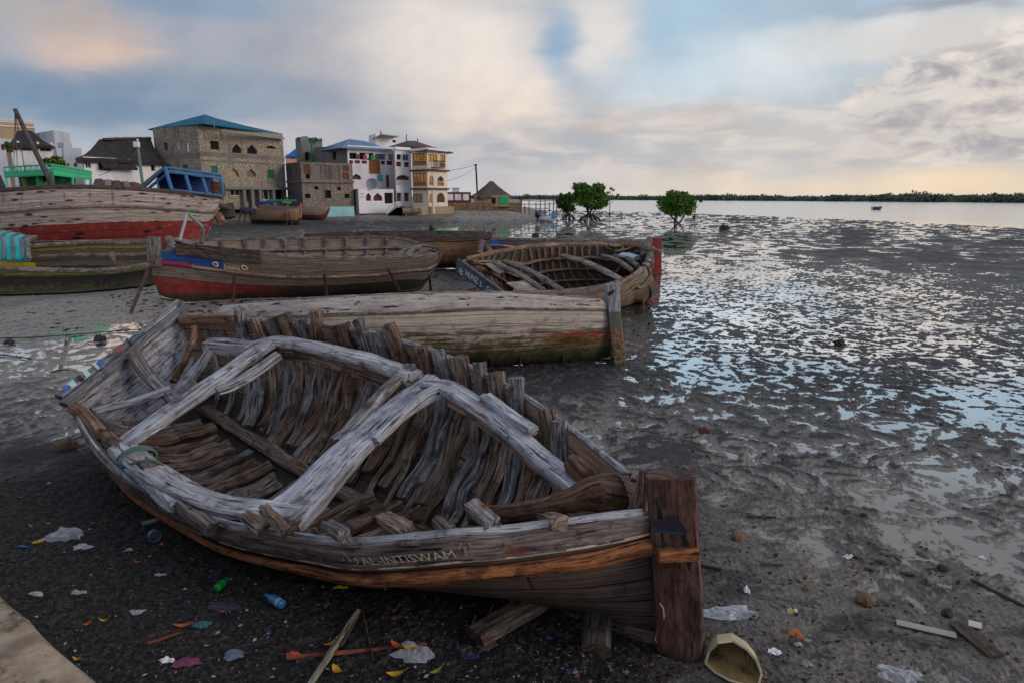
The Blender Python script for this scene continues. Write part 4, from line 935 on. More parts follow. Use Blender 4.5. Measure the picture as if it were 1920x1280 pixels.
for i in range(13):
    a = i / 12 * math.pi / 2; r_ = []
    for j in range(13):
        b = j / 12; x = lerp(-55, 50, b); top = 432 - 4 * (1 - b); wd = 1 - .12 * b
        px = x + (4 if i > 8 else 0) * (i - 8) ; py = lerp(top, 487, 1 - math.cos(a)) if False else lerp(487, top + 14 * b * b, math.sin(a)); Yq = lerp(21.3, 24.2, 1 - math.cos(a)) 
        r_.append(D(px + (1 - math.sin(a)) * 4, py, Yq))
    rows.append(r_); uv.append([(j * .15, i * .15) for j in range(13)])
m = MB(); m.grid(rows, uv); rows_b = [[p + Vector((0, .06, -.05)) for p in r_] for r_ in rows]; m.grid(rows_b, uv, flip=True)
m.grid([[rows[i][-1], rows_b[i][-1]] for i in range(13)], [[(0, i * .1), (.05, i * .1)] for i in range(13)])
hood = m.build('hood', tq, bt, smooth=True)
for j in (3, 5, 7, 9, 11):
    m = MB(); m.timber([rows[i][j] + Vector((0, -.03, .03)) for i in range(0, 13, 2)] + [rows[12][j]], .07, .06, up=(0, -.5, 1), n=6, seed=j, step=.2); m.build('hood_batten', W_far, hood, smooth='auto')
m = MB(); m.timber([rows[i][12] + Vector((.03, -.03, .03)) for i in range(0, 13, 2)], .12, .12, up=(0, -.5, 1), n=8, seed=2, step=.15); m.build('hood_arch', W_far, hood, smooth='auto')
beam('side_board', D(-60,478,21.3), D(56,487,21.6), .05, .14, plain('teal board', (24, 88, 84), .8, .3, 5), bt)
beam('side_board', D(-60,488,21.2), D(66,499,21.6), .05, .20, plain('yellow board', (150, 128, 34), .8, .4, 5), bt)
beam('deck_post', D(210,472,22.9), D(212,490,22.8), .12, .10, W_tan, bt); beam('yellow_post', D(212,474,23.4), D(213,492,23.4), .10, .10, W_tan, bt)

# --- big dhow with red bottom and green cabin
bt = empty('large_dhow', (-26, 38, 0), 'large grey wooden dhow with red bottom, green railed cabin and blue canopy frame', 'boat')
N = [D(*p) for p in [(416,372,42),(380,366,40),(300,358,37.5),(212,352,36),(105,351,35),(0,357,35),(-100,362,36),(-220,352,38),(-300,340,41)]]
F = shifted(N, [.05, 2.6, 4.2, 4.8, 5, 4.8, 4.4, 3, .2], (-.2, 1, 0), 0.0)
K = [D(388,440,40.6), D(373,457,39.8), D(330,468,39), D(200,480,37.5), D(0,488,36.6), D(-150,488,38), D(-250,460,40), D(-300,380,41)]
h5 = Hull(N, F, K, full=(.05, .55, .8, .8, .1), flare=.18, bulge=.6)
h5.mark([(-100,402),(0,398),(60,393),(130,388),(225,386.5),(300,390),(408,398)], .28); h5.mark([(-100,430),(0,425),(60,421),(200,414),(300,412),(408,411)], .52)
M5 = hull_paint('dhow hull', [(.0, None), (.52, (126, 46, 42), .25), (.86, (104, 36, 34), .35)], seams=15, nails=.95, nsc=1.1, nr=.30, seamk=.7, worn=.35, base=((196, 184, 176), (140, 129, 124), (62, 55, 54)), joints=5, grain=.6, edge=.01)
h5.planking(th=.08, nt=70, nv=16, mat=M5, inner=W_inside, parent=bt, seed=5, rough=.01)
h5.strake(lambda x: -h5.lv(0, lerp(0, 0.62, x)), 0, 0.62, .13, .13, .05, W_far, 'rubbing_strake', bt, seed=3, step=.4)
h5.strake(lambda x: -h5.lv(0, lerp(0.62, 0.7, x)), 0.62, 0.7, .13, .14, .055, plain('white strake paint', (150, 150, 152), .8, .3, 4), 'rubbing_strake', bt)
h5.strake(lambda x: -h5.lv(0, lerp(0.7, 0.95, x)), 0.7, 0.95, .13, .14, .055, plain('crimson strake paint', (128, 34, 44), .8, .3, 4), 'rubbing_strake', bt)
h5.strake(-1.0, .0, 1, .10, .22, 0, W_fard, 'gunwale_cap', bt, seed=4, step=.4)
beam('rudder', D(424,384,42.6), D(428,410,42.2), .25, .9, W_fard, bt, up=(1, 0, 0)); beam('rudder_stock', D(408,402,42), D(416,418,41.6), .5, .4, W_tan, bt)
beam('stern_beam', D(404,383,41.5), D(432,391,42.5), .3, .3, W_fard, bt)
# mast
m = MB(); m.timber([D(28,205,35.4), D(60,272,35.3), D(104,358,35.2)], .26, .26, n=10, sq=2, amp=.01, seed=2, step=.5, taper=lambda x: .75 + .3 * x)
mast = m.build('mast', wood('mast wood', (112, 104, 108), (78, 70, 74), (40, 36, 38), bump=.4), bt, smooth=True)
ropeg = plain('grey rope', (96, 92, 90), .9, .2, 20)
for b_ in [(33,325,35.6),(47,322,36),(26,320,35)]:
    m = MB(); m.tube([D(28,208,35.4), D(*b_)], .02, 4); m.build('stay', ropeg, mast)
# cabin: three front corners
gcab = plain('mint green paint', (66, 178, 130), .6, .2, 1.5, dirtamt=.25); gdk = plain('dark green cabin paint', (20, 104, 76), .7, .3, 1.5); cy = plain('pale cyan paint', (110, 204, 200), .6, .2, 3); dkg = plain('dark opening', (18, 24, 26), .5, .2, 2)
a_, b_, c_ = D(14,354,36.6), D(100,350,35.8), D(170,352,38.6)
zr, zt = 5 - 0.0, 0
def atz(px, Y, py): return D(px, py, Y)
cab = empty('cabin', b_, None); cab.parent = bt; cab.location = b_ - bt.location
TA, TB, TC = D(9,327,36.6), D(98,322,35.8), D(170,332,38.6)
UA, UB, UC = D(8,314,36.6), D(98,309,35.8), D(170,322,38.6)
back = Vector((-.45, 1, 0)).normalized() * 4
def slab(m, P, Q, R_, th):
    pts = [P, Q, R_, P + (R_ - Q)]; m.add(pts + [p + Vector((0, 0, th)) for p in pts], [(3, 2, 1, 0), (4, 5, 6, 7), (0, 1, 5, 4), (1, 2, 6, 5), (2, 3, 7, 6), (3, 0, 4, 7)])
m = MB(); slab(m, TA, TB, TC, .1); m.build('roof_deck', gcab, cab)
for k, (p, q, u, v_) in enumerate([(TA, TB, UA, UB), (TB, TC, UB, UC)]):
    n_ = 9 if k == 0 else 13; m = MB()
    for i in range(n_ + 1):
        x = i / n_; m.tube([p.lerp(q, x) + Vector((0, 0, .1)), p.lerp(q, x).lerp(u.lerp(v_, x), .45), u.lerp(v_, x)], .045, 6, taper=lambda y: 1.0 + .9 * math.sin(y * 3.14))
    m.build('balusters', cy if k == 0 else gcab, cab)
    beam('top_rail', u, v_, .12, .08, gcab, cab); beam('bottom_rail', p + Vector((0, 0, .06)), q + Vector((0, 0, .06)), .1, .14, gcab, cab)
    beam('fascia', p + Vector((0, 0, -.08)), q + Vector((0, 0, -.08)), .1, .22, gcab, cab)
    bp, bq = (a_, b_) if k == 0 else (b_, c_)
    for x in ([0, .5, 1] if k == 0 else [.0, .5, 1]): 
        if k == 0 and x == .5: continue
        beam('cabin_post', p.lerp(q, x), bp.lerp(bq, x), .13, .13, cy if k == 0 else gcab, cab)
    beam('cabin_sill', bp, bq, .12, .12, cy, cab)
    inn = (TC - TB) * .3 if k == 0 else (TA - TB) * .35
    m = MB(); m.quad(bp + inn, bq + inn, q + inn, p + inn); m.quad(bq + inn + Vector((0, .08, 0)), bp + inn + Vector((0, .08, 0)), p + inn + Vector((0, .08, 0)), q + inn + Vector((0, .08, 0))); m.build('inner_wall', gdk if k == 0 else plain('cabin inner green', (60, 140, 84), .7, .2, 2), cab)
    x0, x1 = (.42, .78) if k == 0 else (.18, .4)
    m = MB(); o_ = -Vector((0, .05, 0)); f = lambda x, y: bp.lerp(bq, x).lerp(p.lerp(q, x), y) + inn + o_
    m.quad(f(x0, .35), f(x1, .35), f(x1, .8), f(x0, .8)); m.build('cabin_window', dkg, cab)
    beam('cabin_column', f(.28 if k == 0 else .7, 0) - Vector((0, .3, 0)), f(.24 if k == 0 else .7, 1) - Vector((0, .3, 0)), .35 if k == 0 else .15, .2, plain('ochre column paint', (140, 132, 78), .7, .3, 2), cab)
for c0_, c1_ in ((TA, a_), (TC, c_), (TA + (TC - TB), a_ + (c_ - b_))): pass
beam('cabin_post', TA + (TC - TB), a_ + (c_ - b_), .13, .13, gcab, cab)
# canopy frame
bl = plain('blue worn paint', (58, 104, 150), .7, .4, 4, dirt=(70, 60, 60), dirtamt=.5); bld = plain('deep blue paint', (30, 56, 120), .7, .3, 3)
can = empty('canopy', D(340,357,39)); can.parent = bt; can.location = D(340,357,39) - bt.location
C = {'a': (311,314,38.5), 'b': (413,328,40.5), 'c': (312,325,38.5), 'd': (416,337,40.5), 'ar': (298,318,42), 'br': (400,328,44)}
for p, q, w_ in [((311,314,38.5),(413,328,40.5),.12),((315,322,38.5),(414,335,40.5),.16),((309,314,38.4),(322,356,38.4),.2),((347,326,39.2),(357,359,39.2),.2),((379,332,39.9),(388,362,39.9),.2),((413,328,40.5),(418,366,40.6),.18),((309,316,38.4),(268,353,39.2),.14),((316,324,38.5),(278,354,39.0),.14),((294,336,38.7),(298,356,38.6),.12),((311,314,38.5),(300,322,42),.12),((413,328,40.5),(398,332,44),.12),((300,322,42),(398,332,44),.12),((322,356,38.4),(418,368,40.6),.12),((300,322,42),(304,350,42),.12),((398,332,44),(400,352,44),.12)]:
    beam('canopy_post' if abs(p[1] - q[1]) > 15 else 'canopy_rail', D(*p), D(*q), w_, w_, bl, can, amp=.01)
m = MB(); a, b, c, d = D(313,321,38.5), D(414,334,40.5), D(398,330,44), D(301,319,42)
m.add([a, b, c, d] + [x + Vector((0, 0, .06)) for x in (a, b, c, d)], [(3, 2, 1, 0), (4, 5, 6, 7), (0, 1, 5, 4), (1, 2, 6, 5), (2, 3, 7, 6), (3, 0, 4, 7)]); m.build('canopy_roof', W_fard, can)
m = MB(); a, b, c, d = D(268,353,39.2), D(309,315,38.4), D(300,319,42), D(262,350,42.5)
m.add([a, b, c, d] + [x + Vector((0, 0, .06)) for x in (a, b, c, d)], [(3, 2, 1, 0), (4, 5, 6, 7), (0, 1, 5, 4), (1, 2, 6, 5), (2, 3, 7, 6), (3, 0, 4, 7)]); m.build('canopy_ramp', W_fard, can)
m = MB(); a, b = D(296,352,41.5), D(400,352,43.2); m.frame_box(a, (b - a).normalized(), (0, 1, 0), (0, 0, 1), 0, (b - a).length, 0, .1, -.3, .85); m.build('canopy_back_board', bld, can)
m = MB(); a, b = D(396,364,40.9), D(417,368,41.1); m.frame_box(a, (b - a).normalized(), (0, 1, 0), (0, 0, 1), 0, (b - a).length, 0, .5, 0, .75); m.build('crate', wood('mottled brown board', (130, 104, 88), (96, 72, 60), (50, 34, 28)), can)
ltr = plain('faded white letters', (150, 148, 156), .9, .3, 6)
def t5(x, y, x1):
    t_ = lerp(t_at_px(h5.N, 84), t_at_px(h5.N, 136), x / x1); v = -(lerp(h5.lv(0, t_), 1.0, .12 + y / .35 * .16)); return h5.S(t_, v) + h5.nrm(t_, v) * .03
wrap_text('AL MAISARY', .35, t5, ltr, bt)

# --- long brown boat behind DAIMA
bt = empty('long_brown_boat', (-3, 29, 0), 'long brown weathered boat with green stained bottom behind the DAIMA boat', 'boat')
N = [D(*p) for p in [(921,438,28.2),(880,436,28.0),(800,435,27.8),(720,436,27.8),(640,438,28),(560,442,28.6)]]
F = shifted(N, [0, 1.3, 2.2, 2.4, 2.0, .8], (-.1, 1, 0), -.1)
K = [D(908,494,28.6), G(890,502,.05), G(830,503,.03), G(720,504,.03), G(620,500,.05), D(565,480,28.8)]
h6 = Hull(N, F, K, full=(.05, .5, .7, .7, .3), flare=.2, bulge=.55)
M6 = hull_paint('brown stained hull', [(.0, None)], seams=8, nails=.5, algae=.75, worn=.5, base=((172, 142, 116), (126, 98, 76), (54, 40, 31)), joints=3)
h6.planking(th=.05, nt=44, nv=10, mat=M6, inner=W_insided, parent=bt, seed=6)
h6.strake(-.84, 0, 1, .08, .09, .03, W_fard, 'rubbing_strake', bt, seed=2); h6.strake(-1.0, 0, 1, .07, .12, 0, W_fard, 'gunwale_cap', bt, seed=3)
board_strip(h6, -1, 1.0, .86, .0, 1, .006, .03, W_fard, 'sheer_plank', bt, seed=7, n=30)
beam('rudder_head', D(564,432,28.6), D(566,446,28.5), .30, .22, W_far, bt); beam('iron_pin', D(908,428,28.5), D(908,438,28.5), .05, .05, W_fard, bt)
def t6(x, y, x1):
    t_ = lerp(t_at_px(h6.N, 640), t_at_px(h6.N, 668), x / x1); v = -(.88 + y / .22 * .09); return h6.S(t_, v) + h6.nrm(t_, v) * .045
wrap_text('DUDMAN', .22, t6, ltr, bt)
for k, (a, b) in enumerate([((905,452,28),(898,476,27.6)),((915,460,27.8),(921,474,27.6))]): beam('broken_stem_piece', D(*a), D(*b), .25, .2, W_far, bt, seed=k, amp=.03)

# --- open skiff with lettered transom
bt = empty('open_skiff', (2, 18.5, 0), 'open boat with lettered dark blue transom facing left and bare ribs inside', 'boat')
N = [D(*p) for p in [(1219,468,19.3),(1216,488,18.6),(1192,515,18),(1150,535,17.4),(1080,547,17),(1010,551,16.9),(950,549,16.9)]]
F = [D(*p) for p in [(1219,464,19.6),(1190,461,20.2),(1100,459,20.5),(1000,463,20),(930,474,19.3),(867,488,18.5)]]
K = [D(1214,500,19.0), G(1192,548,.10), G(1150,556,.03), G(1050,560,.03), G(960,556,.05), D(915,540,17.8)]
h7 = Hull(N, F, K, full=(.1, .7, .85, .85, .75), flare=.06, bulge=.7)
M7 = hull_paint('weathered skiff hull', [(.0, None)], seams=7, nails=.3, algae=.55, worn=.5, base=((150, 134, 112), (104, 90, 74), (46, 38, 31)), joints=2.5)
h7.planking(th=.05, nt=44, nv=12, mat=M7, inner=W_insided, parent=bt, seed=7)
h7.strake(-1.0, 0, .97, .10, .18, .0, W_far, 'gunwale_cap', bt, seed=3, amp=.01); h7.strake(1.0, 0, .98, .09, .16, .0, W_tan, 'gunwale_cap', bt, seed=4, amp=.01)
h7.strake(-.86, 0, .98, .07, .08, .03, W_far, 'rubbing_strake', bt, seed=5)
for v_, s_ in ((.86, 6), (.70, 7), (.50, 8)): h7.strake(v_, .06, .97, .15, .06, -.16, W_tan, 'stringer', bt, seed=s_, amp=.008)
for k in range(24):
    h7.rib(.06 + k * .038, .99, .03, .09, .08, .07, W_tan if k % 2 else W_far, bt, amp=.006, seed=k, n=6, step=.2, nn=7)
for k in range(18):
    h7.rib(.12 + k * .046, -.93, -.05, .09, .08, .07, W_fard, bt, amp=.006, seed=k, n=6, step=.25, nn=6)
for k, (a, b, w_) in enumerate([((947,490,19.3),(1051,543,17.1),.22),((1056,480,20.1),(1165,525,17.6),.26),((1130,480,20.1),(1186,508,18.2),.14),((1155,480,20),(1196,499,18.6),.14),((926,494,19),(1020,545,17.1),.18)]):
    beam('thwart', D(*a), D(*b), w_, .12, W_far if k else W_far, bt, seed=k, amp=.012, sag=-.08)
for k, q_ in enumerate([[(905,492,18.9),(935,490,19.2),(965,506,18.6),(935,512,18.3)],[(950,530,17.5),(985,526,17.7),(1015,543,17.2),(975,546,17.0)]]):
    P_ = [D(*p) for p in q_]; m = MB(); m.add(P_ + [p - Vector((0, 0, .04)) for p in P_], [(0, 1, 2, 3), (7, 6, 5, 4), (0, 4, 5, 1), (1, 5, 6, 2), (2, 6, 7, 3), (3, 7, 4, 0)])
    m.build('stern_deck_board', wood('pale deck board', (176, 166, 156), (148, 138, 130), (90, 80, 72), bump=.3), bt)
W_navy = wood('navy transom', (92, 100, 116), (58, 64, 80), (28, 31, 40), rust=.4, warm=.1, bump=.4)
aft7 = Vector((-.93, -.35, .05)).normalized()
transom(h7, wood('pale blue transom wood', (118, 130, 140), (88, 98, 106), (48, 54, 58), warm=.15, bump=.4), bt, aft=aft7, th=.07)
A7, B7 = h7.N(1), h7.F(1); ac7 = (B7 - A7).normalized(); dn7 = aft7.cross(ac7).normalized(); dn7 = dn7 if dn7.z < 0 else -dn7; W7 = (B7 - A7).length
m = MB(); m.frame_box(A7 + aft7 * .075, ac7, aft7, -dn7, -.05, W7 + .05, 0, .05, -.34, .03); m.build('name_board', W_navy, bt)
wl = plain('white sign paint', (206, 206, 204), .8, .15, 20)
for body, s0, ht in (('*', .95, .5), ('HUNZ', .80, .17), ('L', .46, .17), ('GAE', .32, .17), ('*', .10, .5)):
    wrap_text(body, ht * (1.3 if ht < .3 else 1), lambda x, y, x1, s0=s0, ht=ht: B7 + ac7 * (-(1 - s0) * W7) - ac7 * (x) + aft7 * .128 - dn7 * (y - (.25 if ht < .3 else .50)), wl, bt)
beam('tow_post', D(1217,450,19.7), D(1208,480,19.3), .22, .22, W_far, bt, seed=3, amp=.02)
beam('stem_timber', D(1205,464,19.2), D(1236,472,19.0), .12, .12, W_far, bt, seed=4)
m = MB(); m.timber([h7.N(.0) + Vector((.05, 0, .05)), h7.K(.0) + Vector((.08, 0, 0)), h7.K(.08)], .16, .18, n=8, seed=3); m.build('stem_post', W_far, bt, smooth='auto')
beam('blue_bundle', D(1168,478,19.6), D(1196,484,19.3), .5, .15, plain('pale blue sheet', (150, 168, 184), .7, .2, 4), bt, seed=9, amp=.05, sq=2.2)

# --- dark hull with red stem behind the skiff
bt = empty('red_stem_boat', (2.4, 28, 0), 'dark grey hull with a broad red stem post and a blue tip, behind the skiff', 'boat')
N = [D(*p) for p in [(1222,452,27.6),(1180,451,27.3),(1100,450,27),(1020,449,27),(960,449,27.3),(920,450,27.8)]]
F = shifted(N, [0, 1.2, 2.0, 2.2, 1.8, .6], (-.1, 1, 0), -.1)
K = [G(1224,509,.05), G(1150,511,.03), G(1050,512,.03), G(980,511,.03), D(925,495,28.1)]
h8 = Hull(N, F, K, full=(.05, .5, .7, .7, .3), flare=.18, bulge=.55)
h8.planking(th=.05, nt=36, nv=10, mat=hull_paint('dark grey hull', [(.0, None), (.02, (44, 92, 158), .2, 0.0)], seams=8, nails=.3, algae=.3, worn=.4, base=((120, 108, 106), (84, 74, 74), (38, 33, 34))), inner=W_insided, parent=bt, seed=8)
h8.strake(-.84, 0, 1, .06, .06, .03, plain('pale line paint', (170, 166, 166), .8, .3, 6), 'rubbing_strake', bt); h8.strake(-1.0, 0, 1, .06, .12, 0, W_far, 'gunwale_cap', bt, seed=3)
m = MB(); m.timber([D(1229,447,27.5), D(1229,480,27.4), D(1229,514,27.3)], .22, .46, up=(1, 0, 0), n=10, sq=8, amp=.006, seed=2, step=.1); m.build('stem_post', plain('flaking red paint', (116, 38, 32), .8, .35, 5, dirt=(90, 70, 64), dirtamt=.4), bt, smooth='auto')
beam('stem_band', D(1216,470,27.15), D(1242,471,27.15), .04, .10, W_far, bt)
m = MB(); P_ = [h8.S(t_, v) + h8.nrm(t_, v) * .05 for t_, v in [(.90, -.86), (1, -.86), (1, -1), (.97, -1), (.93, -.94)]]; m.add(P_, [(0, 1, 2, 3, 4)]); m.build('blue_panel', plain('bright blue paint', (36, 92, 168), .6, .2, 5), bt)
m = MB(); P_ = [h8.S(t_, v) + h8.nrm(t_, v) * .055 for t_, v in [(.89, -.82), (1, -.82), (1, -.86), (.90, -.86)]]; m.add(P_, [(0, 1, 2, 3)]); m.build('red_panel', plain('red line paint', (160, 40, 44), .6, .2, 5), bt)

# --- small boats further off
def small_boat(name, label, P, wid, mat, inner, depth, L0, group=None, seed=0, rim=None, thw=None):
    """P: bow and stern (px, py, Y) of the near gunwale, at depth above the ground"""
    N = [D(*p) for p in P]; base = min(gz(p.x, p.y) for p in N); bt = empty(name, sum(N, Vector()) / len(N) - Vector((0, 0, depth)), label, 'boat', group)
    F = shifted(N, wid, L0, 0)
    n = len(N); K = [((N[i] + F[i]) / 2) for i in range(n)]
    for i, k in enumerate(K): x = i / (n - 1); k.z = max(gz(k.x, k.y) + .02, -.12) + (.75 * depth * max(0, 1 - x * 5) ** 1.5)
    h = Hull(N, F, K, full=(.1, .6, .8, .8, .7), flare=.15, bulge=.7)
    h.planking(th=.05, nt=24, nv=8, mat=mat, inner=inner, parent=bt, seed=seed)
    h.strake(-1.0, 0, 1, .06, .09, 0, rim or mat, 'gunwale_cap', bt, step=.4); h.strake(1.0, 0, 1, .06, .09, 0, rim or mat, 'gunwale_cap', bt, step=.4)
    transom(h, inner, bt)
    for k in range(thw or 0): t_ = .3 + k * .2; beam('thwart', h.N(t_), h.F(t_), .25, .05, rim or mat, bt, step=.5)
    return bt, h
wht = plain('white boat paint', (168, 176, 180), .5, .15, 3); blu = plain('boat blue paint', (40, 128, 196), .5, .2, 3); grn = plain('boat green paint', (34, 138, 96), .5, .25, 3); grnl = plain('boat pale green paint', (92, 176, 140), .5, .2, 3); blk = plain('black motor cowl', (26, 28, 34), .4, .2, 5, spec=.5)
def outboard(parent, p, s_=1.0, mat=None):
    m = MB(); m.timber([p + Vector((0, 0, .0)), p + Vector((0, 0, .5 * s_))], .38 * s_, .5 * s_, up=(0, 1, 0), n=10, sq=3, step=.1, taper=lambda x: .75 + .4 * math.sin(x * 3)); o = m.build('outboard_motor', mat or blk, parent, smooth=True)
    m = MB(); m.timber([p + Vector((0, 0, .1)), p + Vector((-.05, 0, -.7 * s_))], .12 * s_, .2 * s_, up=(0, 1, 0), n=8, step=.2); m.build('motor_leg', blk, o, smooth='auto')
bt, h = small_boat('blue_motor_boat', 'small white and bright blue boat with black outboard, near the left mangroves', [(1043,403,86),(1035,404,85.4),(1020,406,85),(1012,407,85)], [.05, 1.1, 1.3, 1.2], wht, blu, .8, (.15, 1, 0), rim=blu, thw=2)
outboard(bt, h.N(1) + Vector((-.25, .5, -.1)), 1.5)
m = MB(); m.frame_box(h.K(.55), (1, .1, 0), (0, 1, 0), (0, 0, 1), -.9, .9, -.5, .5, .45, .85); m.build('deck_box', blu, bt, bevel=.06)
bt, h = small_boat('green_motor_boat', 'small green boat with dark outboard, seen above the long brown hull', [(859,425,57),(850,429,56),(830,432,55.5),(812,433,55.5)], [.05, 1.0, 1.5, 1.4], wht, grn, .5, (.1, 1, 0), rim=grnl, thw=1)
outboard(bt, h.N(1) + Vector((-.15, .5, -.05)), 1.1)
bt, h = small_boat('beached_brown_boat', 'small brown planked boat with pink bow propped on thin poles below the stone houses', [(562,386,76),(555,392,75),(535,396,74.5),(510,396,74.5),(485,394,75),(468,391,75.5)], [.05, 1.4, 2.2, 2.2, 1.8, .9], hull_paint('brown ribbed hull', [(.0, None), (.5, (60, 46, 38), .3)], seams=8, nails=.5, base=((166, 136, 110), (116, 90, 72), (54, 40, 34))), W_insided, 1.1, (-.1, 1, 0), group='boats hauled up below the houses', rim=W_tan, thw=2)
beam('stem_post', D(564,382,76), D(563,410,75.8), .3, .25, plain('pink stem paint', (156, 98, 88), .8, .3, 3), bt)
beam('tarp_bundle', D(453,393,75.4), D(474,397,75), .7, .7, plain('dark blue tarp', (48, 52, 66), .7, .3, 2), bt, sq=2.2, amp=.1)
for k, (a, b) in enumerate([((453,394),(446,418)),((461,398),(457,418)),((541,397),(548,416)),((536,398),(538,417))]): 
    f_ = on_ground(*b); beam('prop_pole', D(a[0], a[1], 74.3), Vector((f_.x * 74.3 / f_.y, 74.3, gz(f_.x * 74.3 / f_.y, 74.3) - .05)), .12, .12, W_prop, None, label='short dark pole propping the small brown boat below the stone houses', cat='pole', group='poles under the small brown boat')
bt, h = small_boat('beached_red_boat', 'brown boat with reddish bottom and pointed bow beside the turquoise wall', [(618,386,82),(605,388,81),(585,389,80.5),(560,389,80.5),(520,387,81),(484,384,82)], [.05, 1.6, 2.4, 2.4, 2.2, 1.5], hull_paint('reddish brown hull', [(.0, None), (.42, (96, 48, 38), .3)], seams=8, nails=.6, base=((156, 140, 134), (112, 96, 90), (54, 44, 42))), W_insided, 1.5, (-.1, 1, 0), group='boats hauled up below the houses', rim=W_far)
for p, q, c_ in [((484,381,82),(512,380,82),(40,48,110)),((500,377,82.6),(555,377,82.6),(28,112,110)),((530,380,82.3),(545,381,82.3),(120,128,60))]: beam('painted_board', D(*p), D(*q), .3, .3, plain('board paint %d' % c_[0], c_, .7, .3, 3), bt, step=.5)
bt, h = small_boat('distant_motor_boat', 'tiny dark boat with a pale canopy out on the calm water', [(1654,387,170),(1650,388,169.6),(1638,388,169.6)], [.05, 1.2, 1.1], plain('navy boat paint', (40, 60, 90), .5, .2, 1), wht, .55, (0, 1, 0), rim=wht)
for s_ in (.35, .85):
    for q_ in (h.N, h.F): beam('canopy_post', q_(s_), q_(s_) + Vector((0, 0, .8)), .06, .06, wht, bt, step=.5)
P_ = [h.N(.3), h.F(.3), h.F(.9), h.N(.9)]; m = MB(); P_ = [p + Vector((0, 0, .8)) for p in P_]; m.add(P_ + [p + Vector((0, 0, .08)) for p in P_], [(3, 2, 1, 0), (4, 5, 6, 7), (0, 1, 5, 4), (1, 2, 6, 5), (2, 3, 7, 6), (3, 0, 4, 7)]); m.build('canopy', wht, bt)
for o in bt.children: 
    pass
# ------------------------------------------------------------------ the town
def masonry(name, stone, mortar, sc_=3.2, band=None, cem=.4, dark=(50, 46, 42)):
    m, t = new_mat(name); ob = t.tc.outputs['Object']; P = t.node('ShaderNodeNewGeometry').outputs['Position']
    v = t.voro(t.scale(P, sc_, sc_, sc_ * 1.5), 1.0); rc = t.voro(t.scale(P, sc_, sc_, sc_ * 1.5), 1.0, out='Color')
    st = t.mix(t.sep(rc)[0], tuple(x * .8 for x in lin(stone)), tuple(min(1, x * 1.2) for x in lin(stone)))
    c = t.mix(t.ss(v, .36, .50), st, lin(mortar))
    big = t.noise(P, .35, 5, .6); c = t.mix(t.m('MULTIPLY', t.ss(big, .44, .6), cem), c, lin(mortar))
    c = t.mix(t.m('MULTIPLY', t.ss(t.noise(t.scale(P, 1.2, 1.2, .25), 1.0, 5), .52, .72), .55), c, lin(dark))
    t.put(t.bs.inputs['Base Color'], c); t.put(t.bs.inputs['Normal'], t.bump(t.m('SUBTRACT', 1.0, v), .8, .05)); return m
def thatch(name, c=(50, 46, 50)):
    m, t = new_mat(name); P = t.node('ShaderNodeNewGeometry').outputs['Position']
    n_ = t.noise(t.scale(P, 5, 5, 1.6), 1.0, 6, .7); n2_ = t.noise(P, .8, 4)
    col_ = t.mix(t.ss(n_, .35, .7), tuple(x * .35 for x in lin(c)), tuple(x * 1.4 for x in lin(c))); col_ = t.mix(t.m('MULTIPLY', t.ss(n2_, .45, .7), .2), col_, lin((80, 74, 72)))
    t.put(t.bs.inputs['Base Color'], col_); t.put(t.bs.inputs['Normal'], t.bump(n_, 1.0, .12)); return m
def sheet(name, c, rust=.0, sc_=4.0):
    m, t = new_mat(name); uv = t.tc.outputs['UV']; U, V, _ = t.sep(uv); ob = t.tc.outputs['Object']
    wv = t.m('SINE', t.m('MULTIPLY', U, 22.0)); n_ = t.noise(ob, .8, 5, .6)
    col_ = t.mix(n_, tuple(x * .7 for x in lin(c)), tuple(x * 1.3 for x in lin(c)))
    seam_ = t.ss(t.m('PINGPONG', t.m('DIVIDE', U, 1.6), .5), .03, .0); col_ = t.mix(t.m('MULTIPLY', seam_, .35), col_, lin((30, 40, 50)))
    if rust: col_ = t.mix(t.m('MULTIPLY', t.ss(t.noise(t.comb(t.m('MULTIPLY', U, 1.5), t.m('MULTIPLY', V, .25), 0.0), 1.0, 4), .4, .55), rust), col_, lin((70, 44, 40)))
    t.put(t.bs.inputs['Base Color'], col_); t.put(t.bs.inputs['Normal'], t.bump(wv, .5, .03)); t.bs.inputs['Roughness'].default_value = .75; t.bs.inputs['Specular IOR Level'].default_value = .15; return m
M_rub = masonry('coral rubble wall', (158, 146, 126), (124, 116, 106), 3.4, cem=.65)
M_rub2 = masonry('rough stone wall', (138, 126, 112), (106, 98, 92), 3.2, cem=.75)
M_blk = masonry('grey block wall', (112, 106, 104), (92, 88, 88), 2.2, cem=.9)
M_white = plain('stained whitewash', (208, 208, 214), .85, .12, .6, dirt=(120, 118, 118), dirtamt=.5)
M_white2 = plain('blue grey whitewash', (176, 182, 192), .85, .15, .6, dirt=(100, 100, 106), dirtamt=.4)
M_cream = plain('cream plaster', (206, 196, 182), .85, .12, .6, dirt=(130, 112, 96), dirtamt=.4)
M_creamd = plain('ochre plaster', (156, 136, 110), .85, .2, .8, dirt=(90, 74, 60), dirtamt=.4)
M_grey = plain('grey render', (112, 110, 108), .9, .2, .8, dirt=(70, 66, 62), dirtamt=.5)
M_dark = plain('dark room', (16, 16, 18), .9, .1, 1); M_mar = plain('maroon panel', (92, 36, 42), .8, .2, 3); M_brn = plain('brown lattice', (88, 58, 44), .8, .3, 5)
M_grn = plain('green shutter', (20, 104, 82), .7, .3, 4); M_org = plain('carved orange wood', (150, 96, 52), .8, .3, 4); M_pink = plain('pink plaster', (196, 150, 136), .8, .1, 1)
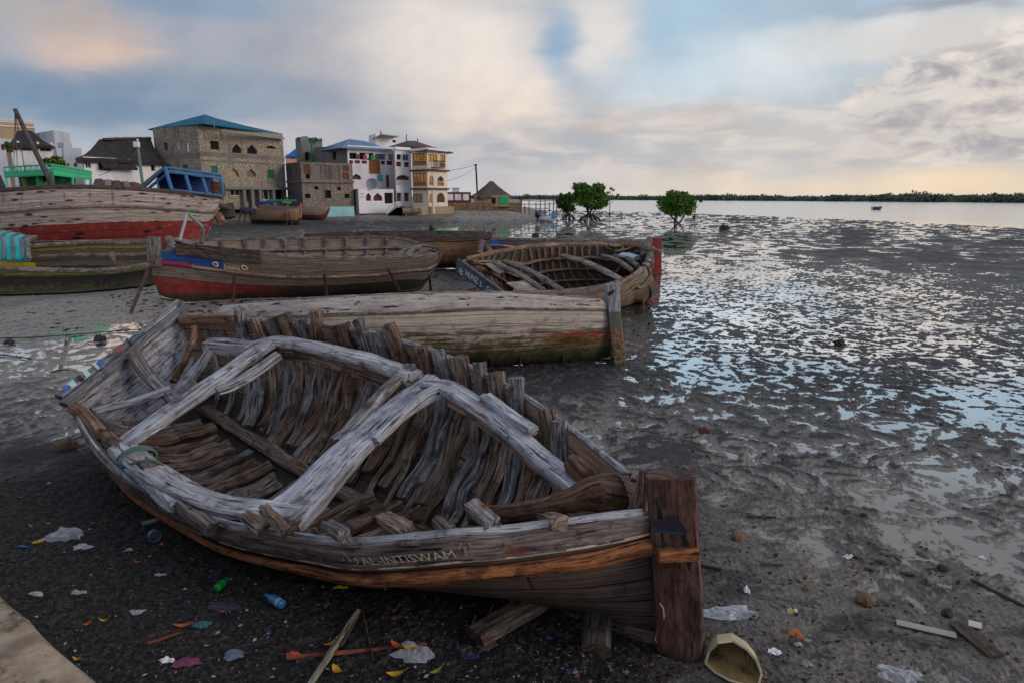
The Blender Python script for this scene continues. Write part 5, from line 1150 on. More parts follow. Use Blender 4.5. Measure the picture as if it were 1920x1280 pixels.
M_teal = sheet('teal sheet roof', (14, 92, 118)); M_blr = sheet('blue grey sheet roof', (98, 122, 150)); M_rst = sheet('rusty sheets', (100, 84, 88), .9); M_btr = sheet('bright blue roof', (24, 96, 160))
M_tile = plain('brown roof tiles', (86, 66, 64), .8, .3, 3); M_th = thatch('dark thatch'); M_th2 = thatch('grey thatch', (82, 72, 66)); M_wood = W_far
mg, t = new_mat('glass with painted gold glow'); t.bs.inputs['Base Color'].default_value = lin((150, 108, 50)) + (1,); t.bs.inputs['Roughness'].default_value = .15
P_ = t.node('ShaderNodeNewGeometry').outputs['Position']; n_ = t.noise(P_, .7, 3); t.put(t.bs.inputs['Emission Color'], t.mix(n_, lin((190, 130, 50)), lin((255, 210, 120)))); t.put(t.bs.inputs['Emission Strength'], t.ss(n_, .3, .6, .03, .18)); M_goldglow = mg  # weak emission paints the golden sky reflection into the panes
GLS = plain('dark glass', (40, 48, 56), .1, .1, 1, spec=.8)

class Wall:
    """vertical wall plane between two ground points seen from the shore"""
    def __init__(s, P, Q, z0, z1):
        s.P = Vector((P.x, P.y, 0)); s.Q = Vector((Q.x, Q.y, 0)); s.z0, s.z1 = z0, z1; s.L = (s.Q - s.P).length; s.u = (s.Q - s.P) / s.L
        s.n = Vector((s.u.y, -s.u.x, 0)); s.n = s.n if s.n.y < 0 or abs(s.n.y) < 1e-6 and s.n.x > 0 else -s.n
    def at(s, px, py):
        d = ray(px, py); o = Vector((0, 0, H)); t_ = (s.P - o).dot(s.n) / d.dot(s.n); p = o + d * t_; return (p - s.P).dot(s.u), p.z
    def W(s, u, z, out=0.0): return s.P + s.u * u + Vector((0, 0, z)) + s.n * out
    def rect(s, r):
        x0, x1, y0, y1 = r; xm, ym = (x0 + x1) / 2, (y0 + y1) / 2
        u0 = s.at(x0, ym)[0]; u1 = s.at(x1, ym)[0]; za = s.at(xm, y1)[1]; zb = s.at(xm, y0)[1]; u0, u1 = sorted((u0, u1))
        return max(u0, .05), min(u1, s.L - .05), max(za, s.z0 + .02), min(zb, s.z1 - .02)
def arch_pts(u0, u1, w0, w1, kind):
    c = (u0 + u1) / 2; r = (u1 - u0) / 2; sp = w1 - min(r * 1.15, (w1 - w0) * .6); out = []
    for i in range(13):
        x = -1 + i / 6; y = (1 - abs(x) ** 2) ** .5 if kind == 'round' else ((1 - abs(x)) ** .55 * .82 + .18 * (1 - abs(x)) ** 3)
        if kind == 'cusp': y = [0, .12, .42, .40, .72, .74, 1, .74, .72, .40, .42, .12, 0][i]
        out.append((c + x * r, sp + (w1 - sp) * y))
    return out
def facade(bld, wall, holes, mat, th=.35, name='wall', balc=None):
    """holes: (x0,x1,y0,y1 in the photograph, kind, fill material[, arch])"""
    H_ = [(wall.rect(h[:4]), h) for h in holes]; H_ = [(r, h) for r, h in H_ if r[1] - r[0] > .1 and r[3] - r[2] > .1]
    us = sorted({0.0, wall.L} | {r[0] for r, _ in H_} | {r[1] for r, _ in H_}); zs = sorted({wall.z0, wall.z1} | {r[2] for r, _ in H_} | {r[3] for r, _ in H_}); m = MB()
    for a, b in zip(us, us[1:]):
        for c, d in zip(zs, zs[1:]):
            cu, cz = (a + b) / 2, (c + d) / 2
            if any(r[0] < cu < r[1] and r[2] < cz < r[3] for r, _ in H_): continue
            m.add([wall.W(a, c), wall.W(b, c), wall.W(b, d), wall.W(a, d)], [(0, 1, 2, 3)], [[(a, c), (b, c), (b, d), (a, d)]])
    for (u0, u1, w0, w1), h in H_:
        for (a, b), (c, d) in (((u0, w0), (u1, w0)), ((u1, w0), (u1, w1)), ((u1, w1), (u0, w1)), ((u0, w1), (u0, w0))):
            m.quad(wall.W(a, b), wall.W(c, d), wall.W(c, d, -th), wall.W(a, b, -th))
        if len(h) > 6 and h[6]:
            ap = arch_pts(u0, u1, w0, w1, h[6]); mid = len(ap) // 2
            for seg, cn in ((ap[:mid + 1], (u0, w1)), (ap[mid:], (u1, w1))):
                for p, q in zip(seg, seg[1:]):
                    m.add([wall.W(*p), wall.W(*q), wall.W(*cn)], [(0, 1, 2)]); m.quad(wall.W(*p), wall.W(*q), wall.W(*q, -th), wall.W(*p, -th))
    wo_ = m.build(name, mat, bld)
    for (u0, u1, w0, w1), h in H_:
        kind, fm = h[4], h[5]; dep = -th + .02 if kind in ('open', 'infill') else -.12
        if kind == 'infill': dep = -.10
        mm = MB(); mm.quad(wall.W(u0, w0, dep), wall.W(u1, w0, dep), wall.W(u1, w1, dep), wall.W(u0, w1, dep)); mm.quad(wall.W(u1, w0, dep - .05), wall.W(u0, w0, dep - .05), wall.W(u0, w1, dep - .05), wall.W(u1, w1, dep - .05))
        nm = {'open': 'opening', 'infill': 'wall_panel', 'door': 'door', 'panel': 'balcony_panel'}.get(kind, 'window'); w_ = mm.build(nm, fm, bld)
        if kind in ('win', 'curtain', 'glass', 'shut'):
            f = MB(); e = .07; fd = dep + .05
            for a, b, c, d in ((u0, u0 + e, w0, w1), (u1 - e, u1, w0, w1), (u0 + e, u1 - e, w0, w0 + e), (u0 + e, u1 - e, w1 - e, w1)): f.frame_box(wall.W(0, 0), wall.u, wall.n, (0, 0, 1), a, b, fd - .04, fd, c, d)
            nv = max(1, int((u1 - u0) / .7))
            for k in range(1, nv + 1 if kind == 'glass' else 2): a = lerp(u0, u1, k / (nv + 1 if kind == 'glass' else 2)); f.frame_box(wall.W(0, 0), wall.u, wall.n, (0, 0, 1), a - .03, a + .03, fd - .035, fd - .005, w0 + e, w1 - e)
            f.build('window_frame', {'shut': M_grn}.get(kind, M_brn if kind == 'glass' else M_white2), w_)
        if kind == 'curtain':
            f = MB(); a, b = lerp(u0, u1, .35), lerp(u0, u1, .8); f.quad(wall.W(a, w0 - .3, -.05), wall.W(b, w0 - .2, -.02), wall.W(b, w1, -.05), wall.W(a, w1, -.05)); f.build('curtain', M_white, w_)
    return wo_
def house(name, label, A, B, C, z0, z1, mat, hAB=(), hBC=(), cat='house', group=None, back=True, flat=True, matAB=None):
    a, b, c = [D(p[0], 300, p[1]) for p in (A, B, C)]; ce = (a + c) / 2; ce.z = z0
    o = empty(name, ce, label, cat, group); W1, W2 = Wall(a, b, z0, z1), Wall(b, c, z0, z1)
    facade(o, W1, list(hAB), matAB or mat, name='wall'); facade(o, W2, list(hBC), mat, name='wall')
    d = W1.P + (W2.Q - W1.Q); m = MB()
    V = lambda p, z: Vector((p.x, p.y, z))
    m.quad(V(W1.P, z0), V(d, z0), V(d, z1), V(W1.P, z1)); m.quad(V(d, z0), V(W2.Q, z0), V(W2.Q, z1), V(d, z1)); m.build('back_wall', mat, o)
    if flat: m = MB(); m.quad(V(W1.P, z1 - .3), V(W1.Q, z1 - .3), V(W2.Q, z1 - .3), V(d, z1 - .3)); m.build('flat_roof', mat, o)
    return o, W1, W2, d
def cornice(o, Wl, py, pxm, h, out, mat, name='cornice'):
    z = Wl.at(pxm, py)[1]; m = MB(); m.frame_box(Wl.W(0, 0), Wl.u, Wl.n, (0, 0, 1), -.05, Wl.L + .05, .01, out, z - h / 2, z + h / 2); return m.build(name, mat, o)
def hip(o, pts, ridge, mat, name='roof', th=.12):
    """pts: 4 eave corners in order, ridge: two points r0 (near pts0/1... ) joined"""
    r0, r1 = ridge; m = MB(); a, b, c, d = pts
    def face(*P): 
        e = (P[1] - P[0]).normalized(); n_ = (P[1] - P[0]).cross(P[2] - P[0]).normalized(); f = n_.cross(e)
        m.add(list(P), [tuple(range(len(P)))], [[((p - P[0]).dot(e), (p - P[0]).dot(f)) for p in P]])
        Q = [p - Vector((0, 0, th)) for p in P]; m.add(Q, [tuple(range(len(P)))[::-1]]); m.quad(P[0], P[1], Q[1], Q[0])
    face(a, b, r0) if True else 0
    face(b, c, r1, r0); face(c, d, r1); face(d, a, r0, r1)
    return m.build(name, mat, o)
# stone house with teal roof
z0, z1 = 1.55, 3 + 80 * 126 / 1280
o, W1, W2, dd = house('stone_house', 'three storey rough stone house with a bright teal hipped roof', (292, 84), (376, 80), (533, 91), z0, z1, M_rub,
  [(307,314,268,282,'open',M_dark),(330,337.5,266,280,'win',M_pink),(347,356,269,284,'curtain',M_dark),(311,319.5,309,320,'shut',M_grn),(343,352.5,309,324,'shut',M_grn)],
  [(394.5,411,265,281,'open',M_dark),(435,453,269.5,287.5,'open',M_dark,'cusp'),(463,482,271,289,'open',M_dark,'cusp'),(500,517,273,279,'open',M_dark,'cusp'),(396,407.5,311,324.5,'shut',M_grn),
   (429.5,447,315,331,'open',M_creamd,'cusp'),(462,479.5,316,332,'open',M_grey,'cusp'),(501,514,319,334.5,'shut',M_grn),(432,450,356,367.5,'win',M_dark),(456,466,357,378,'open',M_dark),(469,480,356,387,'door',plain('dark green door', (46, 66, 58), .7, .3, 2)),(486,504,356,375,'win',M_dark),(514,530,355,377,'open',M_dark)])
cornice(o, W2, 293, 450, .5, .03, M_grey, 'floor_band'); cornice(o, W1, 293, 340, .5, .03, M_grey, 'floor_band'); cornice(o, W2, 305, 450, .18, .03, M_grey, 'floor_band'); cornice(o, W2, 353, 450, .35, .7, M_grey, 'lintel_slab')
for px in (453, 468, 483, 508): u, _ = W2.at(px, 370); m = MB(); m.frame_box(W2.W(0, 0), W2.u, W2.n, (0, 0, 1), u - .22, u + .22, .12, .6, z0, W2.at(px, 355)[1]); m.build('pillar', M_grey, o)
e = [D(278,245,85.5), D(384,244.5,78.8), D(530,256.5,91.8)]; e.append(e[0] + e[2] - e[1]); 
for k in range(4): e[k].z = z1 + .12
r0 = D(384, 215, 85); r1 = D(420, 220, 92); r1.z = r0.z
hip(o, [e[0], e[1], e[2], e[3]], (r0, r1), M_teal)
m = MB(); a, b = D(412, 243, 80.2), D(530, 256, 91.0); m.add([a, b, b + Vector((.6, -.8, -.5)), a + Vector((.6, -.8, -.25))], [(0, 1, 2, 3), (3, 2, 1, 0)]); m.build('eave_sheet', plain('dull eave sheet', (120, 118, 104), .7, .2, 1), o)
m = MB(); c = D(402, 240, 79); m.tube([c, c + Vector((0, 0, .9))], .06, 6); m.build('vent_pipe', M_grey, o)
# unfinished stone house
o, W1, W2, dd = house('unfinished_stone_house', 'low two storey unfinished stone house with bricked up upper openings', (535, 91), (563, 87), (660, 91), 1.5, 7.25, M_rub2,
  [(538,541,361,367,'open',M_dark),(543,546,361,367,'open',M_dark),(548,551,361,367,'open',M_dark)],
  [(572,582,364,372,'open',M_dark),(610,621,357,372,'open',M_dark),(646,655,364,372,'open',M_dark),(589,597,350,356,'open',M_dark),(632,639,351,357,'open',M_dark),(569,581,309,326,'infill',M_brn),(573,581,327,335,'open',M_dark),(590,602,309,326,'infill',M_grey),(609,637,311,338,'infill',M_blk),(642,654,311,322,'infill',M_brn),(642,654,324,337,'infill',M_brn)], matAB=M_blk)
cornice(o, W2, 341, 610, .25, .35, M_grey, 'ledge'); cornice(o, W1, 341, 550, .25, .1, M_grey, 'ledge')
# grey tower
o, W1, W2, dd = house('grey_block_tower', 'grey block tower with green tarpaulins on top, behind the unfinished stone house', (556, 101), (566, 98), (606, 101), 1.5, 3 + 98 * 106 / 1280, M_grey, [], [(572,581,286,301,'open',M_dark)], cat='building')
for k, (x, y) in enumerate([(562, 261), (572, 260), (588, 262), (598, 264)]): beam('tarpaulin', D(x - 4, y, 99), D(x + 4, y - 1, 99.5), .8, .5, plain('green tarp', (60, 104, 96), .8, .3, 1), o, sq=2.4, amp=.15, step=.5, seed=k)
m = MB(); m.tube([D(584, 262, 97.5), D(585, 305, 97)], .12, 6); m.build('drain_pipe', M_grn, o)
# blue roofed white house
o, W1, W2, dd = house('blue_roof_white_house', 'white house with pale blue hipped metal roof, loggia and washing', (590, 98), (652, 93), (741, 97), 1.1, 3 + 93 * 92 / 1280, M_white,
  [(622,630,285,300,'open',M_dark)],
  [(655,669,287,298.5,'open',M_dark),(674,700,287,300,'open',M_dark),(704,723,289,300,'open',M_creamd),(728,738,290,301,'open',M_creamd),(654.5,662,301,307,'panel',M_mar),(665,675,301,307,'panel',M_mar),(678,688,301.5,307.5,'panel',M_mar),(714,722,302,309,'panel',M_mar),(725,736,302,310,'panel',M_mar),
   (660,677,326,337,'open',M_brn,'ogee'),(724,730,329,352,'door',M_mar)], matAB=M_grey)
e = [D(586,279,99), D(641,276.5,91.5), D(735,285.5,96), D(700,276,105)]
zz = e[1].z
for k in e: k.z = zz
r0 = D(655, 261, 97); r1 = D(684, 266, 100.5); r1.z = r0.z; hip(o, e, (r0, r1), M_blr)
m = MB(); u0, _ = W2.at(692, 310); u1, _ = W2.at(712, 310); m.quad(W2.W(u0, W2.at(700, 326)[1], .12), W2.W(u1, W2.at(700, 326)[1], .10), W2.W(u1, W2.at(700, 300)[1], .06), W2.W(u0, W2.at(700, 300)[1], .06)); m.build('hanging_cloth', plain('brown patterned cloth', (118, 78, 46), .9, .6, 2.5), o)
m = MB(); u0, _ = W2.at(707, 330); u1, _ = W2.at(717, 330); m.quad(W2.W(u0, W2.at(710, 339)[1], .12), W2.W(u1, W2.at(710, 340)[1], .10), W2.W(u1, W2.at(710, 327.5)[1], .06), W2.W(u0, W2.at(710, 328)[1], .06)); m.build('hanging_cloth', plain('teal cloth', (70, 150, 150), .9, .3, 3), o)
for k, (x, y, c_) in enumerate([(671,294,(120,60,80)),(684,295,(150,60,80)),(698,296,(40,140,70)),(706,295,(60,110,80)),(688,293,(180,180,180)),(716,294,(60,80,130))]):
    u, z = W2.at(x, y); m = MB(); m.quad(W2.W(u - .25, z - .35, .05), W2.W(u + .25, z - .3, .07), W2.W(u + .25, z + .3, .05), W2.W(u - .25, z + .3, .05)); m.build('washing', plain('washing %d' % k, c_, .9, .3, 3), o)
m = MB(); d0 = D(697, 346, 91.2); c0 = Vector((.15, -.9, .25)).normalized(); ex = c0.cross(Vector((0, 0, 1))).normalized(); ey = ex.cross(c0); ring = [[d0 + (ex * math.cos(a) + ey * math.sin(a)) * r * .75 + c0 * (r * r * .22) for a in [i / 14 * 6.283 for i in range(14)]] for r in (.05, .5, 1.0)]
m.grid(ring, [[(0, 0)] * 15] * 3, closed=True); m.tube([d0, d0 - c0 * .5 + Vector((0, 0, -.5))], .04, 4); m.build('satellite_dish', plain('dish grey', (110, 118, 124), .5, .1, 2), o)
# its projecting ground floor
g0 = D(663, 360, 92.5); g1 = D(672, 360, 90.2); g2 = D(738, 360, 93.2)
Wa, Wb = Wall(g0, g1, .9, D(700, 355, 91.2).z), Wall(g1, g2, .9, D(700, 355, 91.2).z)
facade(o, Wa, [], M_white2, name='side_wall'); facade(o, Wb, [(686,696,362,377,'open',M_mar,'ogee'),(700,717,362,377,'open',M_mar,'ogee'),(721,737,362,382,'open',M_dark)] + [(x, x + 1.6, y, y + 2, 'open', M_dark) for x in (675, 678, 681) for y in (363, 369)], M_white, name='front_wall')
m = MB(); z = Wb.z1; m.add([Wb.W(0, z), Wb.W(Wb.L, z), Wb.W(Wb.L, z, -3.2), Wb.W(0, z, -3.2)], [(0, 1, 2, 3)]); m.build('terrace', M_grey, o)
# white stair tower
o, W1, W2, dd = house('white_balcony_house', 'narrow white house with maroon balcony panels beside the cream house', (738.5, 96.5), (741, 93.8), (770.5, 95.5), 1.1, 3 + 94 * 89 / 1280, M_white, [],
  [(744,752.5,290,300,'open',M_dark),(755,766,290,302,'win',GLS),(742.8,752,303.5,312.5,'panel',M_mar),(758,767,304.5,314,'panel',M_mar),(742.8,769,329,340,'open',M_brn,'round'),(743,753,362,378,'open',M_brn),(758,768,362,378,'open',M_brn)])
m = MB()
for k in range(9): u, z = W2.at(744 + k * 2.8, 347); m.frame_box(W2.W(0, 0), W2.u, W2.n, (0, 0, 1), u - .04, u + .04, .02, .14, z, z + .5)
m.frame_box(W2.W(0, 0), W2.u, W2.n, (0, 0, 1), .1, W2.L - .1, .02, .16, z + .5, z + .6); m.build('balustrade', M_white, o)
cornice(o, W2, 281, 755, .18, .3, M_white)
# cream house
o, W1, W2, dd = house('cream_house', 'cream three storey house with golden windows and carved orange balconies', (772, 94.5), (801, 92.5), (838, 96), .95, 3 + 92.5 * 88 / 1280, M_cream,
  [(774,799.5,287.5,301,'glass',M_goldglow),(774,799.5,302,311,'panel',M_org),(774.5,799.5,325.5,340,'glass',M_goldglow),(774.5,799.5,341,349.5,'panel',M_org),(774,793,364,380.5,'glass',M_creamd)],
  [(803,820,290,304,'glass',M_goldglow),(825,835,291,305,'glass',M_goldglow),(825,835,306,314,'panel',M_org),(804.5,813,330,340,'glass',M_goldglow,'round'),(804.5,813,341,348,'panel',M_org),(820,832.5,330,341,'open',GLS,'ogee'),(820,832.5,342,349,'panel',M_org),(805,813,364,380,'glass',M_goldglow,'round'),(819,834,362,380,'glass',M_brn,'round')])
for Wl, pm in ((W1, 786), (W2, 820)):
    cornice(o, Wl, 320, pm, .22, .45, M_tile, 'storey_ledge'); cornice(o, Wl, 354.5, pm, .22, .35, M_tile, 'storey_ledge'); cornice(o, Wl, 282, pm, .2, .3, M_white)
m = MB(); u0, z = W2.at(803, 316); u1, _ = W2.at(823, 316); m.frame_box(W2.W(0, 0), W2.u, W2.n, (0, 0, 1), u0, u1, .46, 1.0, z, z + .12)
for k in range(12): u = lerp(u0, u1, k / 11); m.frame_box(W2.W(0, 0), W2.u, W2.n, (0, 0, 1), u - .025, u + .025, .94, .99, z + .12, z + .9)
m.frame_box(W2.W(0, 0), W2.u, W2.n, (0, 0, 1), u0, u1, .93, 1.0, z + .9, z + 1.0); m.build('iron_balcony', plain('dark iron', (58, 50, 48), .6, .2, 4), o)
m = MB(); u, z = W2.at(803, 357); m.tube([W2.W(u, .9, .8), W2.W(u, z, .8)], .18, 10); m.build('column', M_cream, o)
ee = [D(768,280,95.5), D(800,281.5,91.2), D(850,284,96.5), D(815,279,101)]
for k in ee: k.z = ee[1].z
r0 = D(797, 275, 96); r1 = D(815, 275.5, 97.5); r1.z = r0.z; hip(o, ee, (r0, r1), M_tile)
ee = [D(725,275,99), D(768,274,96.5), D(812,274,98.5), D(770,274,103)]
for k in ee: k.z = ee[1].z
r0 = D(764, 264.5, 99); r1 = D(778, 264.5, 99.5); hip(o, ee, (r0, r1), M_tile, name='upper_roof')
for k, (x, y) in enumerate([(762, 252), (783, 260)]): m = MB(); m.tube([D(x, y, 99), D(x, 270, 99)], .06, 4); m.build('aerial', M_dark, o)
m = MB(); a, b = D(775, 388, 91.0), D(852, 388, 94.5); u = (b - a).normalized(); u.z = 0; m.frame_box(Vector((a.x, a.y, 0)), u, Vector((-u.y, u.x, 0)), (0, 0, 1), 0, (b - a).length, 0, 4, .3, a.z); m.build('plinth', M_creamd, o)
# white rooftop house behind
o, W1, W2, dd = house('white_rooftop_room', 'white rooftop room with a crooked light roof behind the blue roof', (693, 112), (706, 108), (744, 111), 1.5, 3 + 108 * 112 / 1280, M_white, [], [(736,744,263,268,'open',M_dark)], cat='building')
m = MB(); a, b, c, d = D(698,262,109), D(716,253,106), D(748,257,108), D(730,262,113); m.add([a, b, c, d] + [p + Vector((0, 0, .15)) for p in (a, b, c, d)], [(3, 2, 1, 0), (4, 5, 6, 7), (0, 1, 5, 4), (1, 2, 6, 5), (2, 3, 7, 6), (3, 0, 4, 7)]); m.build('crooked_roof', plain('light roof', (168, 156, 148), .8, .2, 1), o)
m = MB(); m.tube([D(714, 246, 107), D(714, 256, 107)], .07, 4); m.build('aerial', M_dark, o)
# stairs
st = empty('white_staircase', G(735, 400, .8), 'white curved outdoor staircase with balustrade in front of the white houses', 'stairs')
m = MB(); a = D(722, 397, 90.0); 
for k in range(8): m.frame_box(Vector((a.x + k * .18, a.y, 0)), (1, 0, 0), (0, 1, 0), (0, 0, 1), 0, 1.8 - k * .05, 0, 1.4, .5, .75 + k * .16)
m.build('steps', M_grey, st)
m = MB()
for k in range(12): x = a.x + .15 + k * .15; z = 1.0 + k * .11 if k < 9 else 1.95; m.frame_box(Vector((x, a.y - .08, 0)), (1, 0, 0), (0, 1, 0), (0, 0, 1), 0, .06, 0, .06, z - .3, z + .35)
m.tube(catmull([Vector((a.x + .1, a.y - .05, 1.25)), Vector((a.x + .8, a.y - .05, 1.9)), Vector((a.x + 1.4, a.y - .05, 2.3)), Vector((a.x + 2.0, a.y - .05, 2.3))], 4), .08, 6); m.build('balustrade', M_white, st)
tag(beam('stone_step_block', D(754, 396, 90), D(789, 396, 91), .8, .75, M_rub2, None, step=.5, sq=8, amp=.03), 'low brown stone block at the foot of the white houses', 'block')
# small pink house, turquoise wall, compound, hut, quay
o, W1, W2, dd = house('pink_house', 'small pink house with a bright blue roof seen between the stone houses', (536, 121), (538, 119), (557, 120), 1.5, 3 + 119 * 76 / 1280, M_pink, [], [(546,551,293,297,'open',M_dark)])
e = [D(534,291,121), D(536,293.5,118.5), D(560,290,119.5), D(558,288,124)]; r0 = D(552, 288, 121); r1 = D(557, 287, 121.5)
for k in e: k.z = e[1].z
hip(o, e, (r0 + Vector((0, 0, .6)), r1 + Vector((0, 0, .8))), M_btr)
def freewall(name, label, x0, x1, Y0, Y1, y_top, mat, th=.4, cat='wall', slope=0.0):
    a, b = D(x0, y_top, Y0), D(x1, y_top, Y1); u = Vector((b.x - a.x, b.y - a.y, 0)); L = u.length; u.normalize(); m = MB(); n_ = 12; v = Vector((-u.y, u.x, 0)); rows = []
    for i in range(n_ + 1):
        p = Vector((a.x, a.y, 0)) + u * (L * i / n_); zt_ = a.z + slope * i / n_ + .04 * mn.noise(p * .7); zb = gz(p.x, p.y) - .3
        rows.append([p + Vector((0, 0, zb)), p + Vector((0, 0, (zb + zt_) / 2)) - v * .02, p + Vector((0, 0, zt_)), p + v * th + Vector((0, 0, zt_)), p + v * th + Vector((0, 0, zb))])
    m.grid(rows, [[(L * i / n_, q_) for q_ in (0, .5, 1, 1.4, 2.4)] for i in range(n_ + 1)], flip=True)
    for r_ in (rows[0], rows[-1]): m.add(r_, [(0, 1, 2, 3, 4)])
    return tag(m.build(name, mat, None, loc=a), label, cat)
freewall('turquoise_wall', 'low turquoise painted wall at the top of the beach below the stone house', 609, 664, 86, 88, 388, plain('turquoise whitewash', (130, 182, 186), .85, .25, 1.2, dirt=(150, 140, 116), dirtamt=.7))
freewall('stone_quay', 'low brown stone quay wall in front of the thatched hut', 838, 977, 108, 112, 381.5, masonry('quay stone', (138, 112, 84), (92, 76, 60), 3.0, cem=.3), th=7)
o, W1, W2, dd = house('walled_compound', 'low white compound wall with maroon frames behind the quay', (836, 122), (837, 119), (882, 121), 1.6, 3 + 119 * 9 / 1280, M_mar, [], [(839,851,364,376,'infill',M_white),(853,866,364,376,'infill',M_white),(868,880,364,376,'infill',M_white)], cat='wall')
tk = empty('water_tank', D(854, 362, 121), 'small white water tank house above the compound wall', 'tank'); m = MB(); a = D(848, 361, 121); m.frame_box(a, (1, 0, 0), (0, 1, 0), (0, 0, 1), 0, 1.15, 0, 1.1, -1.5, .65); m.build('tank_body', M_white, tk); m = MB(); m.frame_box(a, (1, 0, 0), (0, 1, 0), (0, 0, 1), -.12, 1.27, -.1, 1.2, .65, .78); m.build('tank_lid', M_white2, tk)
def thatch_roof(o, pts, ridge, mat, sag=.25, name='thatched_roof'):
    a, b, c, d = pts; r0, r1 = ridge; m = MB()
    def fc(P, Q, R0, R1, n_=10):
        rows = []
        for i in range(n_ + 1):
            y = i / n_; A_, B_ = P.lerp(R0, y), Q.lerp(R1, y); s_ = -sag * math.sin(y * 3.14)
            rows.append([A_.lerp(B_, j / n_) + Vector((0, 0, s_ + .10 * mn.noise(A_.lerp(B_, j / n_) * 1.5) * (3 if i == 0 else 1))) for j in range(n_ + 1)])
        m.grid(rows, [[(j, i) for j in range(n_ + 1)] for i in range(n_ + 1)], flip=True); low = [p - Vector((0, 0, .35)) for p in rows[0]]; m.grid([low, rows[0]], [[(j, 0) for j in range(n_ + 1)], [(j, .3) for j in range(n_ + 1)]], flip=True)
    fc(a, b, r0, r0 if ridge == 'x' else r0); fc(b, c, r0, r1); fc(c, d, r1, r1); fc(d, a, r1, r0)
    m.add([p - Vector((0, 0, .3)) for p in (a, b, c, d)], [(0, 1, 2, 3)]); return m.build(name, mat, o, smooth=True)
ht = empty('thatched_hut', D(920, 381, 112), 'thatched hut with green cloth by its door at the end of the quay', 'hut')
e = [D(882,367,114), D(900,368.5,109), D(960,369,113), D(942,367,118)]; zq = e[1].z
for k in e: k.z = zq
thatch_roof(ht, e, (D(918, 340, 113), D(924, 340, 113.6)), M_th2, .15)
a = D(889, 381, 110.5); m = MB(); m.frame_box(Vector((a.x, a.y, 0)), (1, 0, 0), (0, 1, 0), (0, 0, 1), 0, 5.6, 0, 5, 1.5, zq + .2); m.build('hut_wall', M_creamd, ht)
m = MB(); m.frame_box(Vector((a.x, a.y, 0)), (1, 0, 0), (0, 1, 0), (0, 0, 1), 4.0, 5.35, -.10, -.04, 1.95, zq - .05); m.build('green_cloth', plain('bright green cloth', (30, 170, 110), .8, .2, 3), ht)
m = MB(); m.frame_box(Vector((a.x, a.y, 0)), (1, 0, 0), (0, 1, 0), (0, 0, 1), 2.8, 3.4, -.05, -.01, 1.95, zq - .2); m.build('door', M_dark, ht)
def pole(name, label, top, bot, r, mat, cat='pole', group=None, cross=None):
    e_ = empty(name, bot, label, cat, group); m = MB(); m.tube([top, (top + bot) / 2, bot], r, 8); m.build('pole_shaft', mat, e_); return e_
p_ = pole('utility_pole', 'dark wooden power pole beside the thatched hut roof', D(892, 308, 113), D(896, 380, 113), .13, M_dark); m = MB(); m.frame_box(D(892, 310, 113), (1, 0, 0), (0, 1, 0), (0, 0, 1), -.3, .3, -.05, .05, 0, .12); m.build('crossarm', M_dark, p_)
pc = pole('transformer_pole', 'greenish utility pole with white transformer box above the large dhow', D(257, 265, 62), D(272, 380, 62), .13, plain('green grey pole', (96, 118, 112), .8, .2, 2)); m = MB(); m.frame_box(D(257, 272, 61.8), (1, 0, 0), (0, 1, 0), (0, 0, 1), -.2, .2, -.25, .1, -.2, .25); m.build('transformer_box', M_white, pc)
for k in range(3): m = MB(); m.tube([D(257 + k, 266, 62), D(257 + k, 261, 62)], .04, 5); m.build('insulator', M_white, pc)
wr = plain('cable black', (30, 32, 36), .7, .1, 2)
for k, (a, b, s_) in enumerate([((893,310,113),(700,312,100),1.0),((893,314,113),(800,340,96),.8)]):
    A_, B_ = D(*a), D(*b); m = MB(); m.tube([A_.lerp(B_, x / 10) - Vector((0, 0, s_ * math.sin(x / 10 * 3.14))) for x in range(11)], .025, 4)
    tag(m.build('power_cable', wr, None, loc=A_), ['upper thin cable running left from the pole beside the hut', 'lower thin cable running left from the pole beside the hut'][k], 'cable')
A_, B_ = D(257, 275, 62), D(185, 330, 70); m = MB(); m.tube([A_.lerp(B_, x / 10) - Vector((0, 0, .4 * math.sin(x / 10 * 3.14))) for x in range(11)], .025, 4); tag(m.build('power_cable', wr, None, loc=A_), 'thin cable from the transformer pole down to the corrugated roof', 'cable')
# left cluster
o, W1, W2, dd = house('white_thatched_house', 'white house with long dark thatched roof left of the stone house', (152, 78), (156, 74), (302, 82), 1.5, 3 + 74 * 72 / 1280, M_white, [],
  [(160,171,302,316,'win',M_dark),(185,209,303,320,'infill',M_brn),(215,239,307,316,'open',M_dark),(258,261,307,313,'open',M_dark),(283,291,308,321,'open',M_dark)])
e = [D(145,294,77), D(141,297.5,72.8), D(304,302,81.5), D(300,292,89)]; zq = e[1].z
for k in e: k.z = zq
rr0 = D(186, 261, 79); rr1 = D(282, 259, 84); thatch_roof(o, e, (rr0, rr1), M_th, .35)
m = MB(); m.timber([rr0 + Vector((.5, 0, -.03)), (rr0 + rr1) / 2 + Vector((0, 0, -.03)), rr1 + Vector((0, 0, -.03))], .5, .3, n=8, step=.5, amp=.05); m.build('ridge_cap', M_th2, o, smooth='auto')
m = MB(); a, b = W2.at(184, 300), W2.at(243, 303); m.add([W2.W(a[0], a[1], .05), W2.W(b[0], a[1], .05), W2.W(b[0] + .2, a[1] - .75, 1.0), W2.W(a[0] - .2, a[1] - .7, 1.0), W2.W(a[0], a[1] - .15, .05), W2.W(b[0], a[1] - .15, .05), W2.W(b[0] + .2, a[1] - 1.0, .95), W2.W(a[0] - .2, a[1] - .95, .95)], [(3, 2, 1, 0), (4, 5, 6, 7), (3, 7, 6, 2)]); m.build('awning', M_th, o)
